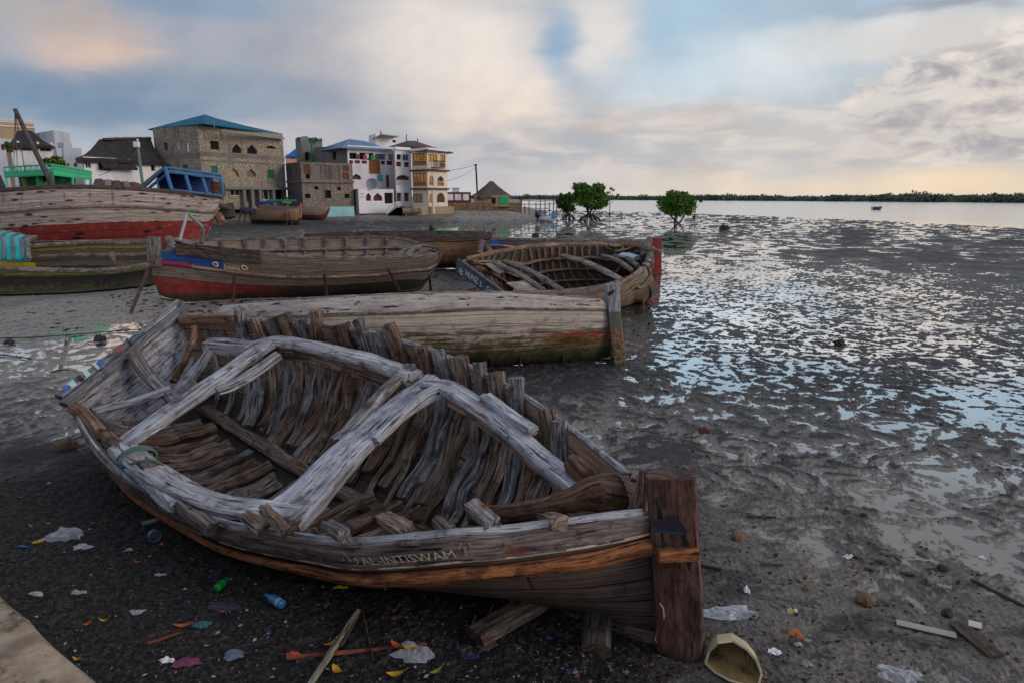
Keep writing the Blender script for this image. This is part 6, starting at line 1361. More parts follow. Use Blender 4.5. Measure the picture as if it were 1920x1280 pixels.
o, W1, W2, dd = house('cream_parapet_house', 'tall cream and white house with crenellated parapet at the far left', (-60, 120), (-40, 116), (72, 122), 1.5, 3 + 116 * 138 / 1280, M_white2, [], [(7,25,246,250,'open',M_brn),(2,8,271,282,'open',M_mar),(28,40,262,270,'open',M_dark)])
cornice(o, W2, 246, 30, 2.6, .05, M_creamd, 'painted_band'); cornice(o, W2, 238, 30, .2, .25, M_cream)
m = MB()
for k in range(24): u = .3 + k * W2.L / 25; m.frame_box(W2.W(0, 0), W2.u, W2.n, (0, 0, 1), u, u + .22, -.2, .05, W2.z1, W2.z1 + .3)
m.build('parapet_teeth', M_cream, o)
o, W1, W2, dd = house('thatched_balcony_house', 'white house with dark thatched hip roof above an open ochre balcony', (14, 99), (24, 96), (98, 99), 1.5, 3 + 96 * 95 / 1280, M_creamd, [], [(27,34,274,283,'open',M_dark),(48,55,274,283,'win',M_mar),(58,64,275,284,'open',M_mar),(80,84,277,282,'open',M_dark),(87,91,277,282,'open',M_dark)])
m = MB(); za, zb = W2.at(60, 330)[1], W2.at(60, 284)[1]; m.frame_box(W2.W(0, 0), W2.u, W2.n, (0, 0, 1), -.1, W2.L + .1, .02, .8, 1.5, zb); m.build('balcony_wall', M_white, o)
for px in (34, 71, 96): u, _ = W2.at(px, 280); m = MB(); m.frame_box(W2.W(0, 0), W2.u, W2.n, (0, 0, 1), u - .15, u + .15, .5, .8, zb, W2.z1 + .3); m.build('balcony_post', M_cream, o)
e = [D(10,270,99), D(14,271,94.5), D(101,274.5,98), D(96,270,104)]; zq = e[1].z
for k in e: k.z = zq
thatch_roof(o, e, (D(32, 246, 98), D(59, 245, 99)), M_th, .3)
o, W1, W2, dd = house('grey_flat_house', 'pale grey flat roofed house block behind the thatched balcony house', (62, 126), (108, 118), (137, 124), 1.5, 3 + 118 * 118 / 1280, M_white2, [], [(116,124,279,288,'open',M_mar),(112,115,292,300,'open',M_dark)], matAB=M_white2)
cornice(o, W2, 276, 120, .25, .5, M_white)
for Wl in (W2,): m = MB(); m.frame_box(Wl.W(0, 0), Wl.u, Wl.n, (0, 0, 1), 0, Wl.L, .02, .1, Wl.at(120, 276)[1], Wl.z1); m.build('parapet', M_cream, o)
o, W1, W2, dd = house('small_white_block', 'small blue white stepped house between the two thatched houses', (118, 92), (121, 88), (155, 90), 1.5, 3 + 88 * 88 / 1280, M_white2, [], [(139,145,306,313,'open',M_dark),(126,130,307,312,'open',M_dark)])
m = MB(); m.frame_box(W2.W(0, 0), W2.u, W2.n, (0, 0, 1), .2, 1.2, -1.5, -.1, W2.z1, W2.z1 + .6); m.build('stair_head', M_white2, o)
# rusty roof, dark thatch by the dhow, bush
sh_ = empty('rusty_shed', D(215, 350, 62), 'shed with rusty corrugated roof between the green cabin and blue canopy', 'shed')
a, b, c, d = D(172,353,58), D(268,352,62), D(262,344,67), D(178,336,63); m = MB(); m.add([a, b, c, d], [(0, 1, 2, 3), (3, 2, 1, 0)], [[(0, 0), (6, 0), (6, 4), (0, 4)], [(0, 4), (6, 4), (6, 0), (0, 0)]]); m.build('shed_roof', M_rst, sh_)
m = MB(); m.quad(a + Vector((0, 0, -2.5)), b + Vector((0, 0, -2.5)), b + Vector((0, 0, -.05)), a + Vector((0, 0, -.05))); m.build('shed_wall', W_fard, sh_)
for k in range(5): x = k / 4; beam('roof_batten', a.lerp(b, .1 + x * .8) + Vector((0, 0, .05)), d.lerp(c, .1 + x * .75) + Vector((0, 0, .05)), .5, .04, sheet('loose sheet %d' % k, [(92,56,48),(130,124,134),(84,60,58),(118,112,124),(100,62,50)][k], .4), sh_, step=.8)
dt = empty('dark_thatch_shelter', D(5, 358, 50), 'low dark thatched shelter beside the green cabin at the left edge', 'shelter')
e = [D(-40,352,52), D(-30,356,48), D(18,357,50), D(14,350,55)]; zq = e[1].z - .3
for k in e: k.z = zq
thatch_roof(dt, e, (D(-14, 330, 51), D(2, 330, 51.5)), M_th, .1); beam('shelter_post', D(12, 350, 50), D(13, 372, 50), .15, .15, W_fard, dt)

# ------------------------------------------------------------------ plants
def leafmat(name, a, b, tr=.25):
    m, t = new_mat(name); at = t.node('ShaderNodeAttribute', attribute_name='shade').outputs['Fac']
    c = t.mix(at, lin(a), lin(b)); t.put(t.bs.inputs['Base Color'], c); t.bs.inputs['Roughness'].default_value = .55
    tl = t.node('ShaderNodeBsdfTranslucent'); t.put(tl.inputs[0], c); mx_ = t.node('ShaderNodeMixShader'); mx_.inputs[0].default_value = tr
    t.l.new(t.bs.outputs[0], mx_.inputs[1]); t.l.new(tl.outputs[0], mx_.inputs[2]); t.l.new(mx_.outputs[0], t.out.inputs[0]); return m
def leaves(name, lobes, n, size, mat, parent=None, seed=0, loc=None, kind=None):
    """lobes: (centre, (rx, ry, rz)); small curved leaf clusters spread through each lobe's volume, gathered into clumps"""
    rs = np.random.RandomState(seed); vol = np.array([l[1][0] * l[1][1] * l[1][2] for l in lobes]) ** .67; idx = rs.choice(len(lobes), n, p=vol / vol.sum())
    C_ = np.array([tuple(l[0]) for l in lobes])[idx]; Rr = np.array([l[1] for l in lobes])[idx]
    d = rs.normal(size=(n, 3)); d /= np.linalg.norm(d, axis=1)[:, None]; r_ = rs.rand(n) ** .38
    cl = np.round(d * 2.6 + rs.normal(size=(n, 3)) * .12) / 2.6; p = C_ + (d * .55 + cl * .45) * Rr * r_[:, None] * .98
    shade = np.clip(.45 + .5 * (np.sin(cl[:, 0] * 9 + idx) * np.cos(cl[:, 1] * 8 + 2 * cl[:, 2])) + rs.normal(size=n) * .22, 0, 1)
    a = rs.normal(size=(n, 3)); a /= np.linalg.norm(a, axis=1)[:, None]; b = np.cross(a, rs.normal(size=(n, 3))); b /= np.linalg.norm(b, axis=1)[:, None] + 1e-9
    s_ = size * (.55 + .9 * rs.rand(n))[:, None]; V = np.stack([p - a * s_, p + b * s_ * .45, p + a * s_, p - b * s_ * .45], 1).reshape(-1, 3)
    o_ = np.array(tuple(loc)) if loc is not None else (np.array(tuple(parent_loc(parent))) if parent else np.zeros(3)); V = V - o_
    me = bpy.data.meshes.new(name); me.vertices.add(4 * n); me.vertices.foreach_set('co', V.astype(np.float32).ravel()); me.loops.add(4 * n); me.loops.foreach_set('vertex_index', np.arange(4 * n, dtype=np.int32))
    me.polygons.add(n); me.polygons.foreach_set('loop_start', np.arange(0, 4 * n, 4, dtype=np.int32)); me.polygons.foreach_set('loop_total', np.full(n, 4, np.int32)); me.update()
    at = me.attributes.new('shade', 'FLOAT', 'POINT'); at.data.foreach_set('value', np.repeat(shade, 4).astype(np.float32)); me.materials.append(mat)
    o = bpy.data.objects.new(name, me); COL.objects.link(o)
    if parent: o.parent = parent
    else: o.location = tuple(o_)
    if kind: o['kind'] = kind
    return o
L_m = leafmat('mangrove leaves', (40, 76, 24), (104, 144, 50)); L_d = leafmat('dark mangrove leaves', (28, 56, 24), (78, 112, 44)); L_farhaze = leafmat('haze tinted far leaves', (58, 76, 68), (90, 106, 92), .1); barkm = plain('mangrove bark', (58, 48, 42), .9, .3, 4)  # distance haze is mixed into the colours of the far leaves
def lob(px, py, Y, rx, ry): k = Y / 1280; return (D(px, py, Y), (rx * k, rx * k * .9, ry * k))
def tree(name, label, base, lobes, n, size, lm, group, seed, stems, roots=0, rootw=1.0):
    e_ = empty(name, base, label, 'tree', group); rs = random.Random(seed); lobes = list(lobes)
    for l in list(lobes):
        for _ in range(4):
            a_ = rs.uniform(0, 6.283); b_ = rs.uniform(-.5, 1.2); lobes.append((Vector(l[0]) + Vector((math.cos(a_) * math.cos(b_) * l[1][0], math.sin(a_) * math.cos(b_) * l[1][1], math.sin(b_) * l[1][2])) * rs.uniform(.85, 1.12), tuple(q * rs.uniform(.18, .34) for q in l[1])))
    leaves('crown', lobes, n, size, lm, e_, seed)
    m = MB()
    for i, l in enumerate(lobes[:stems]):
        b0 = base + Vector((rs.uniform(-.3, .3), rs.uniform(-.2, .2), .5 if roots else 0)); tip = Vector(l[0]); mid = b0.lerp(tip, .5) + Vector((rs.uniform(-.3, .3), 0, -.1))
        m.tube(catmull([b0, mid, tip], 4), .11, 6, taper=lambda x: 1 - .75 * x)
        for j in range(4): q_ = tip + Vector((rs.uniform(-1, 1) * l[1][0], rs.uniform(-1, 1) * l[1][1], rs.uniform(-.2, 1) * l[1][2])) * .8; m.tube([b0.lerp(tip, .6), q_], .04, 5, taper=lambda x: 1 - .7 * x)
    m.build('trunk', barkm, e_)
    for k in range(roots):
        a = k / roots * 6.283 + rs.uniform(-.2, .2); r_ = rootw * rs.uniform(.6, 1.1); c = Vector((math.cos(a) * r_, math.sin(a) * r_, 0)); f = base + c; f.z = gz(f.x, f.y) - .05
        m = MB(); m.tube(catmull([base + Vector((0, 0, rs.uniform(.6, 1.1))), base + c * .55 + Vector((0, 0, .55)), f], 4), .06, 5); m.build('prop_root', barkm, e_)
    return e_
G3 = 'mangrove trees standing on the flat'
b0 = on_ground(1268, 420); Yb = b0.y
tree('mangrove_tree', 'single round mangrove standing on the flat at the right', b0, [lob(1270,378,Yb,27,17), lob(1250,386,Yb,19,14), lob(1288,388,Yb,19,14), lob(1268,394,Yb,24,12), lob(1242,378,Yb+.6,10,9), lob(1262,366,Yb,15,9), lob(1296,378,Yb,9,9), lob(1284,368,Yb+.5,10,7)], 9000, .13, L_m, G3, 1, 5)
b0 = on_ground(1066, 412); Yb = b0.y
tree('mangrove_tree', 'smallest left mangrove on dark arched prop roots', b0, [lob(1063,381,Yb,17,13), lob(1055,375,Yb,11,10), lob(1072,372,Yb,11,9), lob(1065,391,Yb,14,8), lob(1050,385,Yb,7,7)], 5200, .14, L_d, G3, 2, 3, 16, 1.0)
b0 = on_ground(1105, 415); Yb = b0.y
tree('mangrove_tree', 'tallest mangrove with several crown lobes on wide prop roots', b0, [lob(1088,352,Yb,15,9), lob(1100,360,Yb,20,12), lob(1096,375,Yb,20,14), lob(1110,384,Yb,15,9), lob(1123,354,Yb,11,11), lob(1128,370,Yb,12,12), lob(1122,386,Yb,10,8), lob(1135,382,Yb,6,7), lob(1080,366,Yb,8,8)], 11000, .14, L_m, G3, 3, 6, 22, 1.7)
def sapling(label, px0, py0, px1, py1, brs, seed):
    b0 = on_ground(px1, py1); Yb = b0.y; e_ = empty('bare_sapling', b0, label, 'tree', 'thin bare saplings beside the mangroves'); m = MB(); m.tube(catmull([b0, D((px0 + px1) / 2, (py0 + py1) / 2 + 3, Yb), D(px0, py0, Yb)], 4), .09, 5, taper=lambda x: 1 - .7 * x); L = []
    for (a, b, c, d) in brs: m.tube([D(a, b, Yb), D(c, d, Yb)], .04, 4, taper=lambda x: 1 - .6 * x); L.append(lob(c, d, Yb, 3.2, 2.4))
    m.build('trunk', barkm, e_); leaves('leaf_tufts', L, 60 * len(L), .12, L_d, e_, seed)
    m = MB(); m.timber([b0 + Vector((0, 0, -.05)), b0 + Vector((0, 0, .35))], .5, .4, n=8, sq=2, amp=.08, step=.1); m.build('root_clump', barkm, e_, smooth=True)
sapling('bare sapling with sparse leaf tufts right of the tallest mangrove', 1144, 358, 1143, 403, [(1143,385,1156,370),(1144,378,1150,357),(1143,372,1140,362),(1156,370,1159,366),(1144,366,1146,354)], 4)
sapling('bare leaning sapling just right of the round mangrove', 1307, 372, 1301, 409, [(1303,394,1314,378),(1305,382,1309,371),(1302,398,1296,392)], 5)
rs = random.Random(4); lobes = []
line_ = [(-400, 373.2, 1500), (400, 373.6, 1250), (955, 374.6, 850), (1300, 376, 640), (1600, 378, 480), (1920, 380.6, 370), (2400, 384, 270)]
for k in range(560):
    x = rs.uniform(900, 2300); i = max(j for j in range(len(line_) - 1) if line_[j][0] <= x); f = (x - line_[i][0]) / (line_[i + 1][0] - line_[i][0]); Yt = lerp(line_[i][2], line_[i + 1][2], f) + rs.uniform(0, 30)
    p = D(x, 372, Yt); hgt = rs.uniform(3.6, 4.6) + .4 * math.sin(x * .02) + (rs.uniform(.6, 2.2) if rs.random() < .06 else 0) + (.8 if x > 1650 else 0); hgt *= .8 + .35 * Yt / 850; lobes.append((Vector((p.x, p.y, hgt * .45)), (rs.uniform(4, 9) * Yt / 600, 5, hgt * .55)))
leaves('far_mangrove_forest', lobes, 42000, 1.0, L_farhaze, None, 9, loc=(300, 500, 0), kind='stuff')
m = MB()
for i in range(len(line_) - 1):
    a, b = line_[i], line_[i + 1]; pa, pb = D(a[0], 375, a[2] + 12), D(b[0], 375, b[2] + 12); pa.z = pb.z = -.2; pa2, pb2 = pa + Vector((30, 60, 0)), pb + Vector((60, 60, 0)); up_ = Vector((0, 0, 3.4))
    m.add([pa, pb, pb + up_ * .8, pa + up_ * .8, pb2 + up_, pa2 + up_], [(0, 1, 2, 3), (3, 2, 4, 5)])
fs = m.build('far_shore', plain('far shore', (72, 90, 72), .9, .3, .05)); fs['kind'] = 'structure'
bu = empty('potted_bush', D(100, 310, 62), 'leafy green bush behind the green cabin', 'plant'); leaves('foliage', [lob(90,305,62,11,7), lob(105,302,62,10,8), lob(115,308,62,7,6)], 1500, .16, leafmat('bright leaves', (40, 80, 20), (110, 140, 50)), bu, 6)
m = MB(); m.tube([D(100, 325, 62), D(101, 302, 62)], .08, 5); m.build('stem', barkm, bu)
bu = empty('balcony_plant', D(16, 283, 95), 'small green plant on the balcony at the far left', 'plant'); leaves('foliage', [lob(14,274,95,5,7), lob(18,281,95,6,4)], 500, .2, L_m, bu, 7); m = MB(); m.tube([D(15, 286, 95), D(15, 276, 95)], .06, 5); m.build('stem', barkm, bu)
# jetty
jt = empty('stick_jetty', G(1010, 398), 'rickety stick jetty between the quay and the mangroves', 'jetty')
for k, (x, y0, y1) in enumerate([(977,374,397),(992,376,397),(1005,380,397),(1013,375,398),(1022,374,399),(1030,380,398),(1038,376,398),(1044,375,397),(984,384,397)]):
    f = on_ground(x, y1); beam('jetty_post', D(x, y0, 108), Vector((f.x * 108 / f.y, 108, -.2)), .14, .14, W_fard, jt, seed=k, step=.5)
for a, b in [((976,376),(1046,376.5)),((976,383),(1046,382)),((980,389),(1030,391))]: beam('jetty_rail', D(*a, 107.8), D(*b, 107.8), .09, .09, W_fard, jt, step=.8, sag=.1)
leaves('thatch_gable_fill', [lob(1068,362,140,6,3)], 200, .3, L_farhaze, jt, 8) if False else None
# ------------------------------------------------------------------ sea wall under the camera
m = MB(); e1 = G(-20, 1087, 1.3); e2 = G(190, 1280, 1.3); dr = (e2 - e1).normalized(); a = e1 - dr * 9; b = e2 + dr * 8; nb = Vector((dr.y, -dr.x, 0)); nb = nb if nb.y < 0 else -nb
rows = []; uv = []
for i in range(120):
    p = a.lerp(b, i / 119); j_ = .007 * mn.noise(p * 3) + .008 * mn.noise(p * 14); r_ = []
    for off, dz in ((.0, -1.7), (-.0, -.03), (.025, 0), (.50, .0), (.505, -.015), (.53, -.015), (.535, .0), (4.5, 0)):
        r_.append(p + nb * (off + j_ * (1 if off < .1 else 0)) + Vector((0, 0, dz + .006 * mn.noise(p * 6 + Vector((off, 0, 0))))))
    rows.append(r_); uv.append([(i * .15, q_) for q_ in range(8)])
m.grid(rows, uv, flip=False)
mc, t = new_mat('worn concrete'); P = t.node('ShaderNodeNewGeometry').outputs['Position']
c = t.mix(t.ss(t.noise(P, 6, 6, .65), .3, .7), lin((112, 98, 84)), lin((166, 148, 126))); c = t.mix(t.m('MULTIPLY', t.ss(t.noise(t.scale(P, 5, 5, 5, loc=(4, 2, 0)), 1.0, 7, .75), .50, .62), .8), c, lin((44, 38, 34)))
c = t.mix(t.ss(t.voro(P, 60), .16, .08), c, lin((60, 52, 46))); t.put(t.bs.inputs['Base Color'], c); t.put(t.bs.inputs['Normal'], t.bump(t.noise(P, 40, 5, .65), .5, .006))
tag(m.build('sea_wall', mc, None, smooth='auto', loc=e2), 'worn beige concrete top of the sea wall in the lower left corner', 'wall')
# ------------------------------------------------------------------ litter and stones
def crumple(name, label, px, py, rx, ry, h, mat, seed, cat='rubbish', group=None, n=14, rot=0.0, amp=.5, tilt=0.0):
    c = on_ground(px, py); m = MB(); rows = []
    for i in range(n + 1):
        rr = i / n; r_ = []
        for j in range(20):
            a = j / 20 * 6.283; k = 1 + .5 * mn.noise(Vector((math.cos(a) * 1.3, math.sin(a) * 1.3, seed))) + .45 * mn.noise(Vector((math.cos(a) * 4, math.sin(a) * 4, seed + 9))); x, y = math.cos(a) * rr * rx * k * .88, math.sin(a) * rr * ry * k * .88
            q_ = Vector((x * math.cos(rot) - y * math.sin(rot), x * math.sin(rot) + y * math.cos(rot), 0)); z = h * (1 - rr ** 2) ** .7 * (.55 + amp * mn.noise(Vector((x / max(rx, .01) * 2.2, y / max(ry, .01) * 2.2, seed * 1.7)))) + .25 * h * mn.noise(Vector((x * 30, y * 30, seed)))
            p = c + q_; p.z = gz(p.x, p.y) + max(.004, z) + .004; r_.append(p)
        rows.append(r_)
    m.grid(rows, [[(j * .1, i * .1) for j in range(21)] for i in range(n + 1)], closed=True, flip=True); return tag(m.build(name, mat, None, smooth=False, loc=c), label, cat, group)
def rock(px, py, r, label, mat, seed, sq=(1, 1, .7), group='loose stones lying on the mud'):
    c = on_ground(px, py); m = MB(); rows = []; 
    for i in range(9):
        th_ = i / 8 * math.pi; rows.append([c + Vector((math.sin(th_) * math.cos(a) * r * sq[0], math.sin(th_) * math.sin(a) * r * sq[1], math.cos(th_) * r * sq[2] + r * .3)) * 1.0 + Vector((1, 1, 1)) * (r * .35 * mn.noise(Vector((math.sin(th_) * math.cos(a) * 1.7, math.sin(th_) * math.sin(a) * 1.7, math.cos(th_) * 1.7 + seed * 5)))) for a in [j / 12 * 6.283 for j in range(12)]])
    m.grid(rows, [[(0, 0)] * 13] * 9, closed=True, flip=False); return tag(m.build('stone', mat, None, smooth=False, loc=c), label, 'stone', group)
stn = plain('dark wet stone', (46, 42, 40), .7, .4, 12, bump=.6); brk = plain('reddish brick lump', (84, 48, 42), .8, .4, 14, bump=.5); cor = plain('brown stone', (110, 88, 66), .9, .4, 14, bump=.6)
for k, (px, py, r, lab, mt) in enumerate([(1574,645,.12,'square dark stone out on the shining mud',stn),(1321,812,.085,'reddish brick lump on the damp mud right of the grey hull',brk),(1358,432,.5,'dark lump on the flat right of the round mangrove',stn),(1004,444,.28,'small dark lump on the flat above the skiff',stn),(188,639,.13,'black stone among the wet patches left of the wreck stern',stn),(18,643,.1,'small dark stone at the left edge beside the rope',stn),
    (122,842,.13,'square brown block lying on the black soil left of the wreck',cor),(1620,1128,.07,'mossy round stone on the sand at the lower right',cor),(1383,1010,.06,'brownish stone on the mud right of the stem post',cor),(1765,1070,.04,'small dark stone beside the muddy pool',stn),(1512,1105,.03,'tiny pale stone near the green bottle fragment',cor),(1776,1152,.045,'small dark stone right of the long white board',stn)]): rock(px, py, r, lab, mt, k, sq=(1, .8, .75))
bagm, t = new_mat('thin clear plastic'); t.bs.inputs['Base Color'].default_value = lin((190, 196, 206)) + (1,); t.bs.inputs['Roughness'].default_value = .22; t.bs.inputs['Specular IOR Level'].default_value = .6
tr_ = t.node('ShaderNodeBsdfTransparent'); mx_ = t.node('ShaderNodeMixShader'); fr_ = t.node('ShaderNodeLayerWeight'); fr_.inputs[0].default_value = .45; t.put(mx_.inputs[0], t.ss(fr_.outputs['Facing'], 0.0, 1.0, .38, .95)); t.l.new(tr_.outputs[0], mx_.inputs[1]); t.l.new(t.bs.outputs[0], mx_.inputs[2]); t.l.new(mx_.outputs[0], t.out.inputs[0])
paper = plain('dirty white scrap', (150, 150, 152), .7, .4, 20, dirt=(50, 46, 44), dirtamt=.6); whp = plain('white scrap', (214, 214, 218), .6, .1, 20); yp = plain('yellow plastic', (160, 134, 26), .5, .2, 20); blp = plain('blue plastic scrap', (40, 92, 170), .5, .2, 20); rdp = plain('red plastic', (150, 26, 40), .5, .2, 20); tealp = plain('teal plastic', (44, 92, 98), .5, .2, 20); grp = plain('green plastic', (20, 90, 44), .4, .2, 20); lav = plain('purple wrapper', (110, 52, 80), .5, .4, 14); drk = plain('dark plastic sheet', (44, 46, 56), .4, .3, 8)
S = 'scraps of rubbish on the black soil'
for a_ in [('plastic_bag','large crumpled clear plastic bag on the black soil at the left',124,1004,.19,.11,.12,bagm,1),('plastic_scrap','flat clear scrap just below the large plastic bag',155,1027,.09,.05,.02,bagm,2),('wrapper','yellow wrapper corner tucked beside the large plastic bag',72,1015,.06,.04,.025,yp,3),('plastic_scrap','blue scrap left of the yellow wrapper',42,1025,.05,.02,.02,blp,4),
    ('plastic_scrap','whitish pointed scrap near the lower left wall',68,1114,.06,.03,.02,paper,5),('plastic_scrap','long whitish folded scrap above the wall edge',150,1112,.07,.03,.03,paper,6),('plastic_scrap','grey torn scrap in the middle of the black soil',258,1148,.065,.04,.02,paper,7),('wrapper','crumpled purple and red wrapper at the bottom',350,1240,.12,.05,.03,lav,8),('plastic_scrap','small white scrap left of the purple wrapper',312,1238,.05,.03,.03,whp,9),
    ('plastic_sheet','pale blue torn sheet at the bottom below the blue bottle',440,1228,.08,.06,.02,plain('grey blue film', (92, 108, 130), .4, .3, 12),10),('plastic_scrap','teal bag scrap under the curled orange leaf',372,1172,.10,.04,.03,tealp,11),('plastic_sheet','large dark bluish film lying flat above the teal scrap',420,1135,.14,.07,.015,drk,12),('plastic_scrap','small red cap shaped scrap on the soil left of the hull',202,977,.025,.02,.02,rdp,13),
    ('plastic_scrap','yellow green scrap under the shadow of the hull',640,1102,.07,.025,.03,plain('acid yellow film', (170, 160, 20), .5, .3, 20),14),('plastic_sheet','crumpled clear film under the yellow leaf near the bottom',775,1225,.15,.09,.03,bagm,15),('plastic_scrap','dark blue plastic piece beside the boards under the bow',878,1235,.07,.04,.04,plain('navy plastic', (28, 40, 84), .4, .2, 10),16),
    ('plastic_sheet','long grey translucent sheet right of the stem foot',1362,1152,.26,.10,.03,bagm,17),('plastic_scrap','upright white scrap right of the stem post',1400,1108,.03,.045,.05,whp,18),('card_piece','small white card lying at the lower right',1452,1224,.05,.035,.01,whp,19),('plastic_scrap','small blue white scrap beside the brown brick piece',1497,1208,.035,.03,.02,paper,20),('plastic_bag','crumpled clear bag at the bottom right edge',1688,1268,.17,.08,.06,bagm,21),
    ('plastic_scrap','small green glass bottle fragment on the mud',1358,949,.055,.03,.03,grp,22),('plastic_scrap','yellowish tube at the lower right',1486,1148,.045,.02,.02,plain('pale yellow tube', (190, 180, 130), .5, .1, 20),23),('shell','pale oval shell beside the muddy channel',1590,1045,.05,.03,.02,whp,24),('plastic_scrap','tiny white scrap in the muddy channel',1842,1045,.04,.02,.02,whp,25),('coral_lump','white knobbly lump at the bottom right',1512,1247,.035,.03,.04,paper,26),
    ('brick_piece','orange brown brick fragment on the sand at the lower right',1492,1196,.075,.035,.03,plain('orange brick', (160, 96, 62), .9, .3, 20),27),('plastic_scrap','bluish scrap at the foot of the stem post',1300,1225,.06,.03,.02,plain('light blue film', (96, 140, 170), .4, .2, 14),28),('wrapper','orange and white wrapper by the crossed sticks',550,1228,.05,.035,.03,plain('orange wrapper', (170, 76, 34), .5, .5, 30),29),('plastic_scrap','white torn scrap left of the green bottle',302,1078,.06,.025,.02,paper,30),('plastic_scrap','small pale block on the black soil below the hull',242,1031,.045,.022,.03,paper,31)]:
    crumple(a_[0], a_[1], a_[2], a_[3], a_[4], a_[5], a_[6], a_[7], a_[8], cat={'plastic_bag':'bag','shell':'shell','brick_piece':'brick','card_piece':'card'}.get(a_[0],'scrap'), group=S if a_[2] < 1250 else 'scraps of rubbish on the sand')
# leaves
def leaf(px, py, L, wd, rot, mat, label, curl_=.03):
    c = on_ground(px, py) + Vector((0, 0, .012)); m = MB(); n = 8; rows = []; d = Vector((math.cos(rot), math.sin(rot), 0)); s_ = Vector((-d.y, d.x, 0))
    for i in range(n + 1):
        x = i / n; w_ = wd * math.sin(math.pi * min(1, x * .97 + .03)) ** .8; p = c + d * (x - .5) * L + Vector((0, 0, curl_ * (2 * x - 1) ** 2))
        rows.append([p + s_ * (k * w_ / 2) + Vector((0, 0, abs(k) * w_ * .25)) for k in (-1, 0, 1)])
    m.grid(rows, [[(k, i) for k in range(3)] for i in range(n + 1)]); m.tube([c + d * L * .48 + Vector((0, 0, curl_)), c + d * L * .68 + Vector((0, 0, curl_ + .01))], .002, 4); return tag(m.build('fallen_leaf', mat, None, loc=c), label, 'leaf', 'fallen leaves')
lo = plain('orange leaf', (158, 74, 30), .6, .25, 18, dirt=(100, 50, 20)); ly = plain('yellow leaf', (176, 134, 28), .6, .2, 18, dirt=(120, 80, 20)); lt = plain('tan leaf', (164, 110, 70), .7, .25, 18); lg_ = plain('green yellow leaf', (120, 130, 40), .6, .2, 18)
for k, (px, py, L, wd, rot, mt, lab) in enumerate([(345,1176,.16,.05,.3,lo,'curled orange leaf on the teal scrap'),(164,1174,.09,.045,1.0,lo,'folded orange leaf near the wall edge'),(196,1167,.08,.03,.3,ly,'small yellow leaf just right of the folded orange leaf'),(259,1058,.09,.035,.1,lo,'orange leaf beside the round pale stone'),(302,1025,.06,.05,1.3,lo,'dark orange leaf below the tin cup'),(362,1054,.07,.03,-.1,lo,'orange leaf alone in the shadow of the hull'),(92,984,.07,.035,.5,lt,'tan leaf above the large plastic bag'),(60,990,.05,.03,0,lt,'round tan leaf left above the large plastic bag'),(78,948,.05,.02,.3,lo,'thin orange leaf high on the black soil'),
    (745,1216,.14,.06,-.6,lo,'broad orange leaf over the red stick'),(770,1224,.13,.05,-.2,ly,'broad yellow leaf under the red stick'),(742,1272,.14,.06,.2,ly,'wide yellow leaf at the bottom edge'),(632,1262,.12,.06,-.8,ly,'yellow leaf standing by the crossed sticks'),(618,1210,.11,.03,.7,ly,'narrow yellow leaf lying across the pale stick'),(818,1264,.12,.045,.7,lg_,'yellow green leaf at the bottom middle'),(740,1148,.09,.025,.8,lo,'narrow orange leaf in the dark under the hull'),(953,1117,.05,.035,.2,ly,'pale yellow leaf on the lit soil beneath the hull'),(1120,1120,.05,.03,.2,lt,'tan leaf beneath the bow'),
    (145,1240,.06,.035,.2,ly,'yellow leaf touching the concrete edge'),(24,1085,.0,.0,0,ly,''),(1105,690,.07,.03,.1,lo,'orange leaf on the mud in front of the grey hull'),(1070,672,.1,.035,0,lo,'orange leaf below the grey hull near its foot'),(72,572,.12,.05,.2,lo,'orange leaf on the mud below the mossy hull'),(232,552,.13,.05,.2,lo,'orange leaf between the two left hulls'),(251,627,.1,.04,.3,lo,'bright orange leaf on the mud above the wreck stern'),(185,602,.08,.03,0,lg_,'yellow green leaf on the grey mud at the left'),(1432,828,.0,0,0,lo,''),(1596,1065,.06,.03,.3,lo,'orange leaf beside the pale shell'),(1625,990,.08,.03,-.3,lt,'reddish leaf floating in the muddy pool'),(1380,796,.09,.025,.1,lg_,'yellow green leaf on the wet mud'),(40,935,.06,.03,.5,lo,'orange leaf near the left edge of the picture'),(1240,868,.06,.03,.5,lo,'orange leaf on the mud right of the wreck rail')]):
    if L: leaf(px, py, L * .82, wd * .8, rot, mt, lab)
# bottle, cup, can
def lathe(m, c, axis, prof, n=14):
    ax_ = axis.normalized(); s_ = ax_.cross(Vector((0, 0, 1))).normalized(); u_ = s_.cross(ax_); m.grid([[c + ax_ * x + s_ * math.cos(a) * r + u_ * math.sin(a) * r for a in [j / n * 6.283 for j in range(n)]] for x, r in prof], [[(j * .02, x) for j in range(n + 1)] for x, r in prof], closed=True)
def glass(name, c, al):
    m_, t = new_mat(name); t.bs.inputs['Base Color'].default_value = lin(c) + (1,); t.bs.inputs['Roughness'].default_value = .1; t.bs.inputs['Specular IOR Level'].default_value = .8
    a = t.node('ShaderNodeBsdfTransparent'); a.inputs[0].default_value = tuple(min(1, x * 1.5 + .1) for x in lin(c)) + (1,); b = t.node('ShaderNodeMixShader'); b.inputs[0].default_value = al; t.l.new(a.outputs[0], b.inputs[1]); t.l.new(t.bs.outputs[0], b.inputs[2]); t.l.new(b.outputs[0], t.out.inputs[0]); return m_
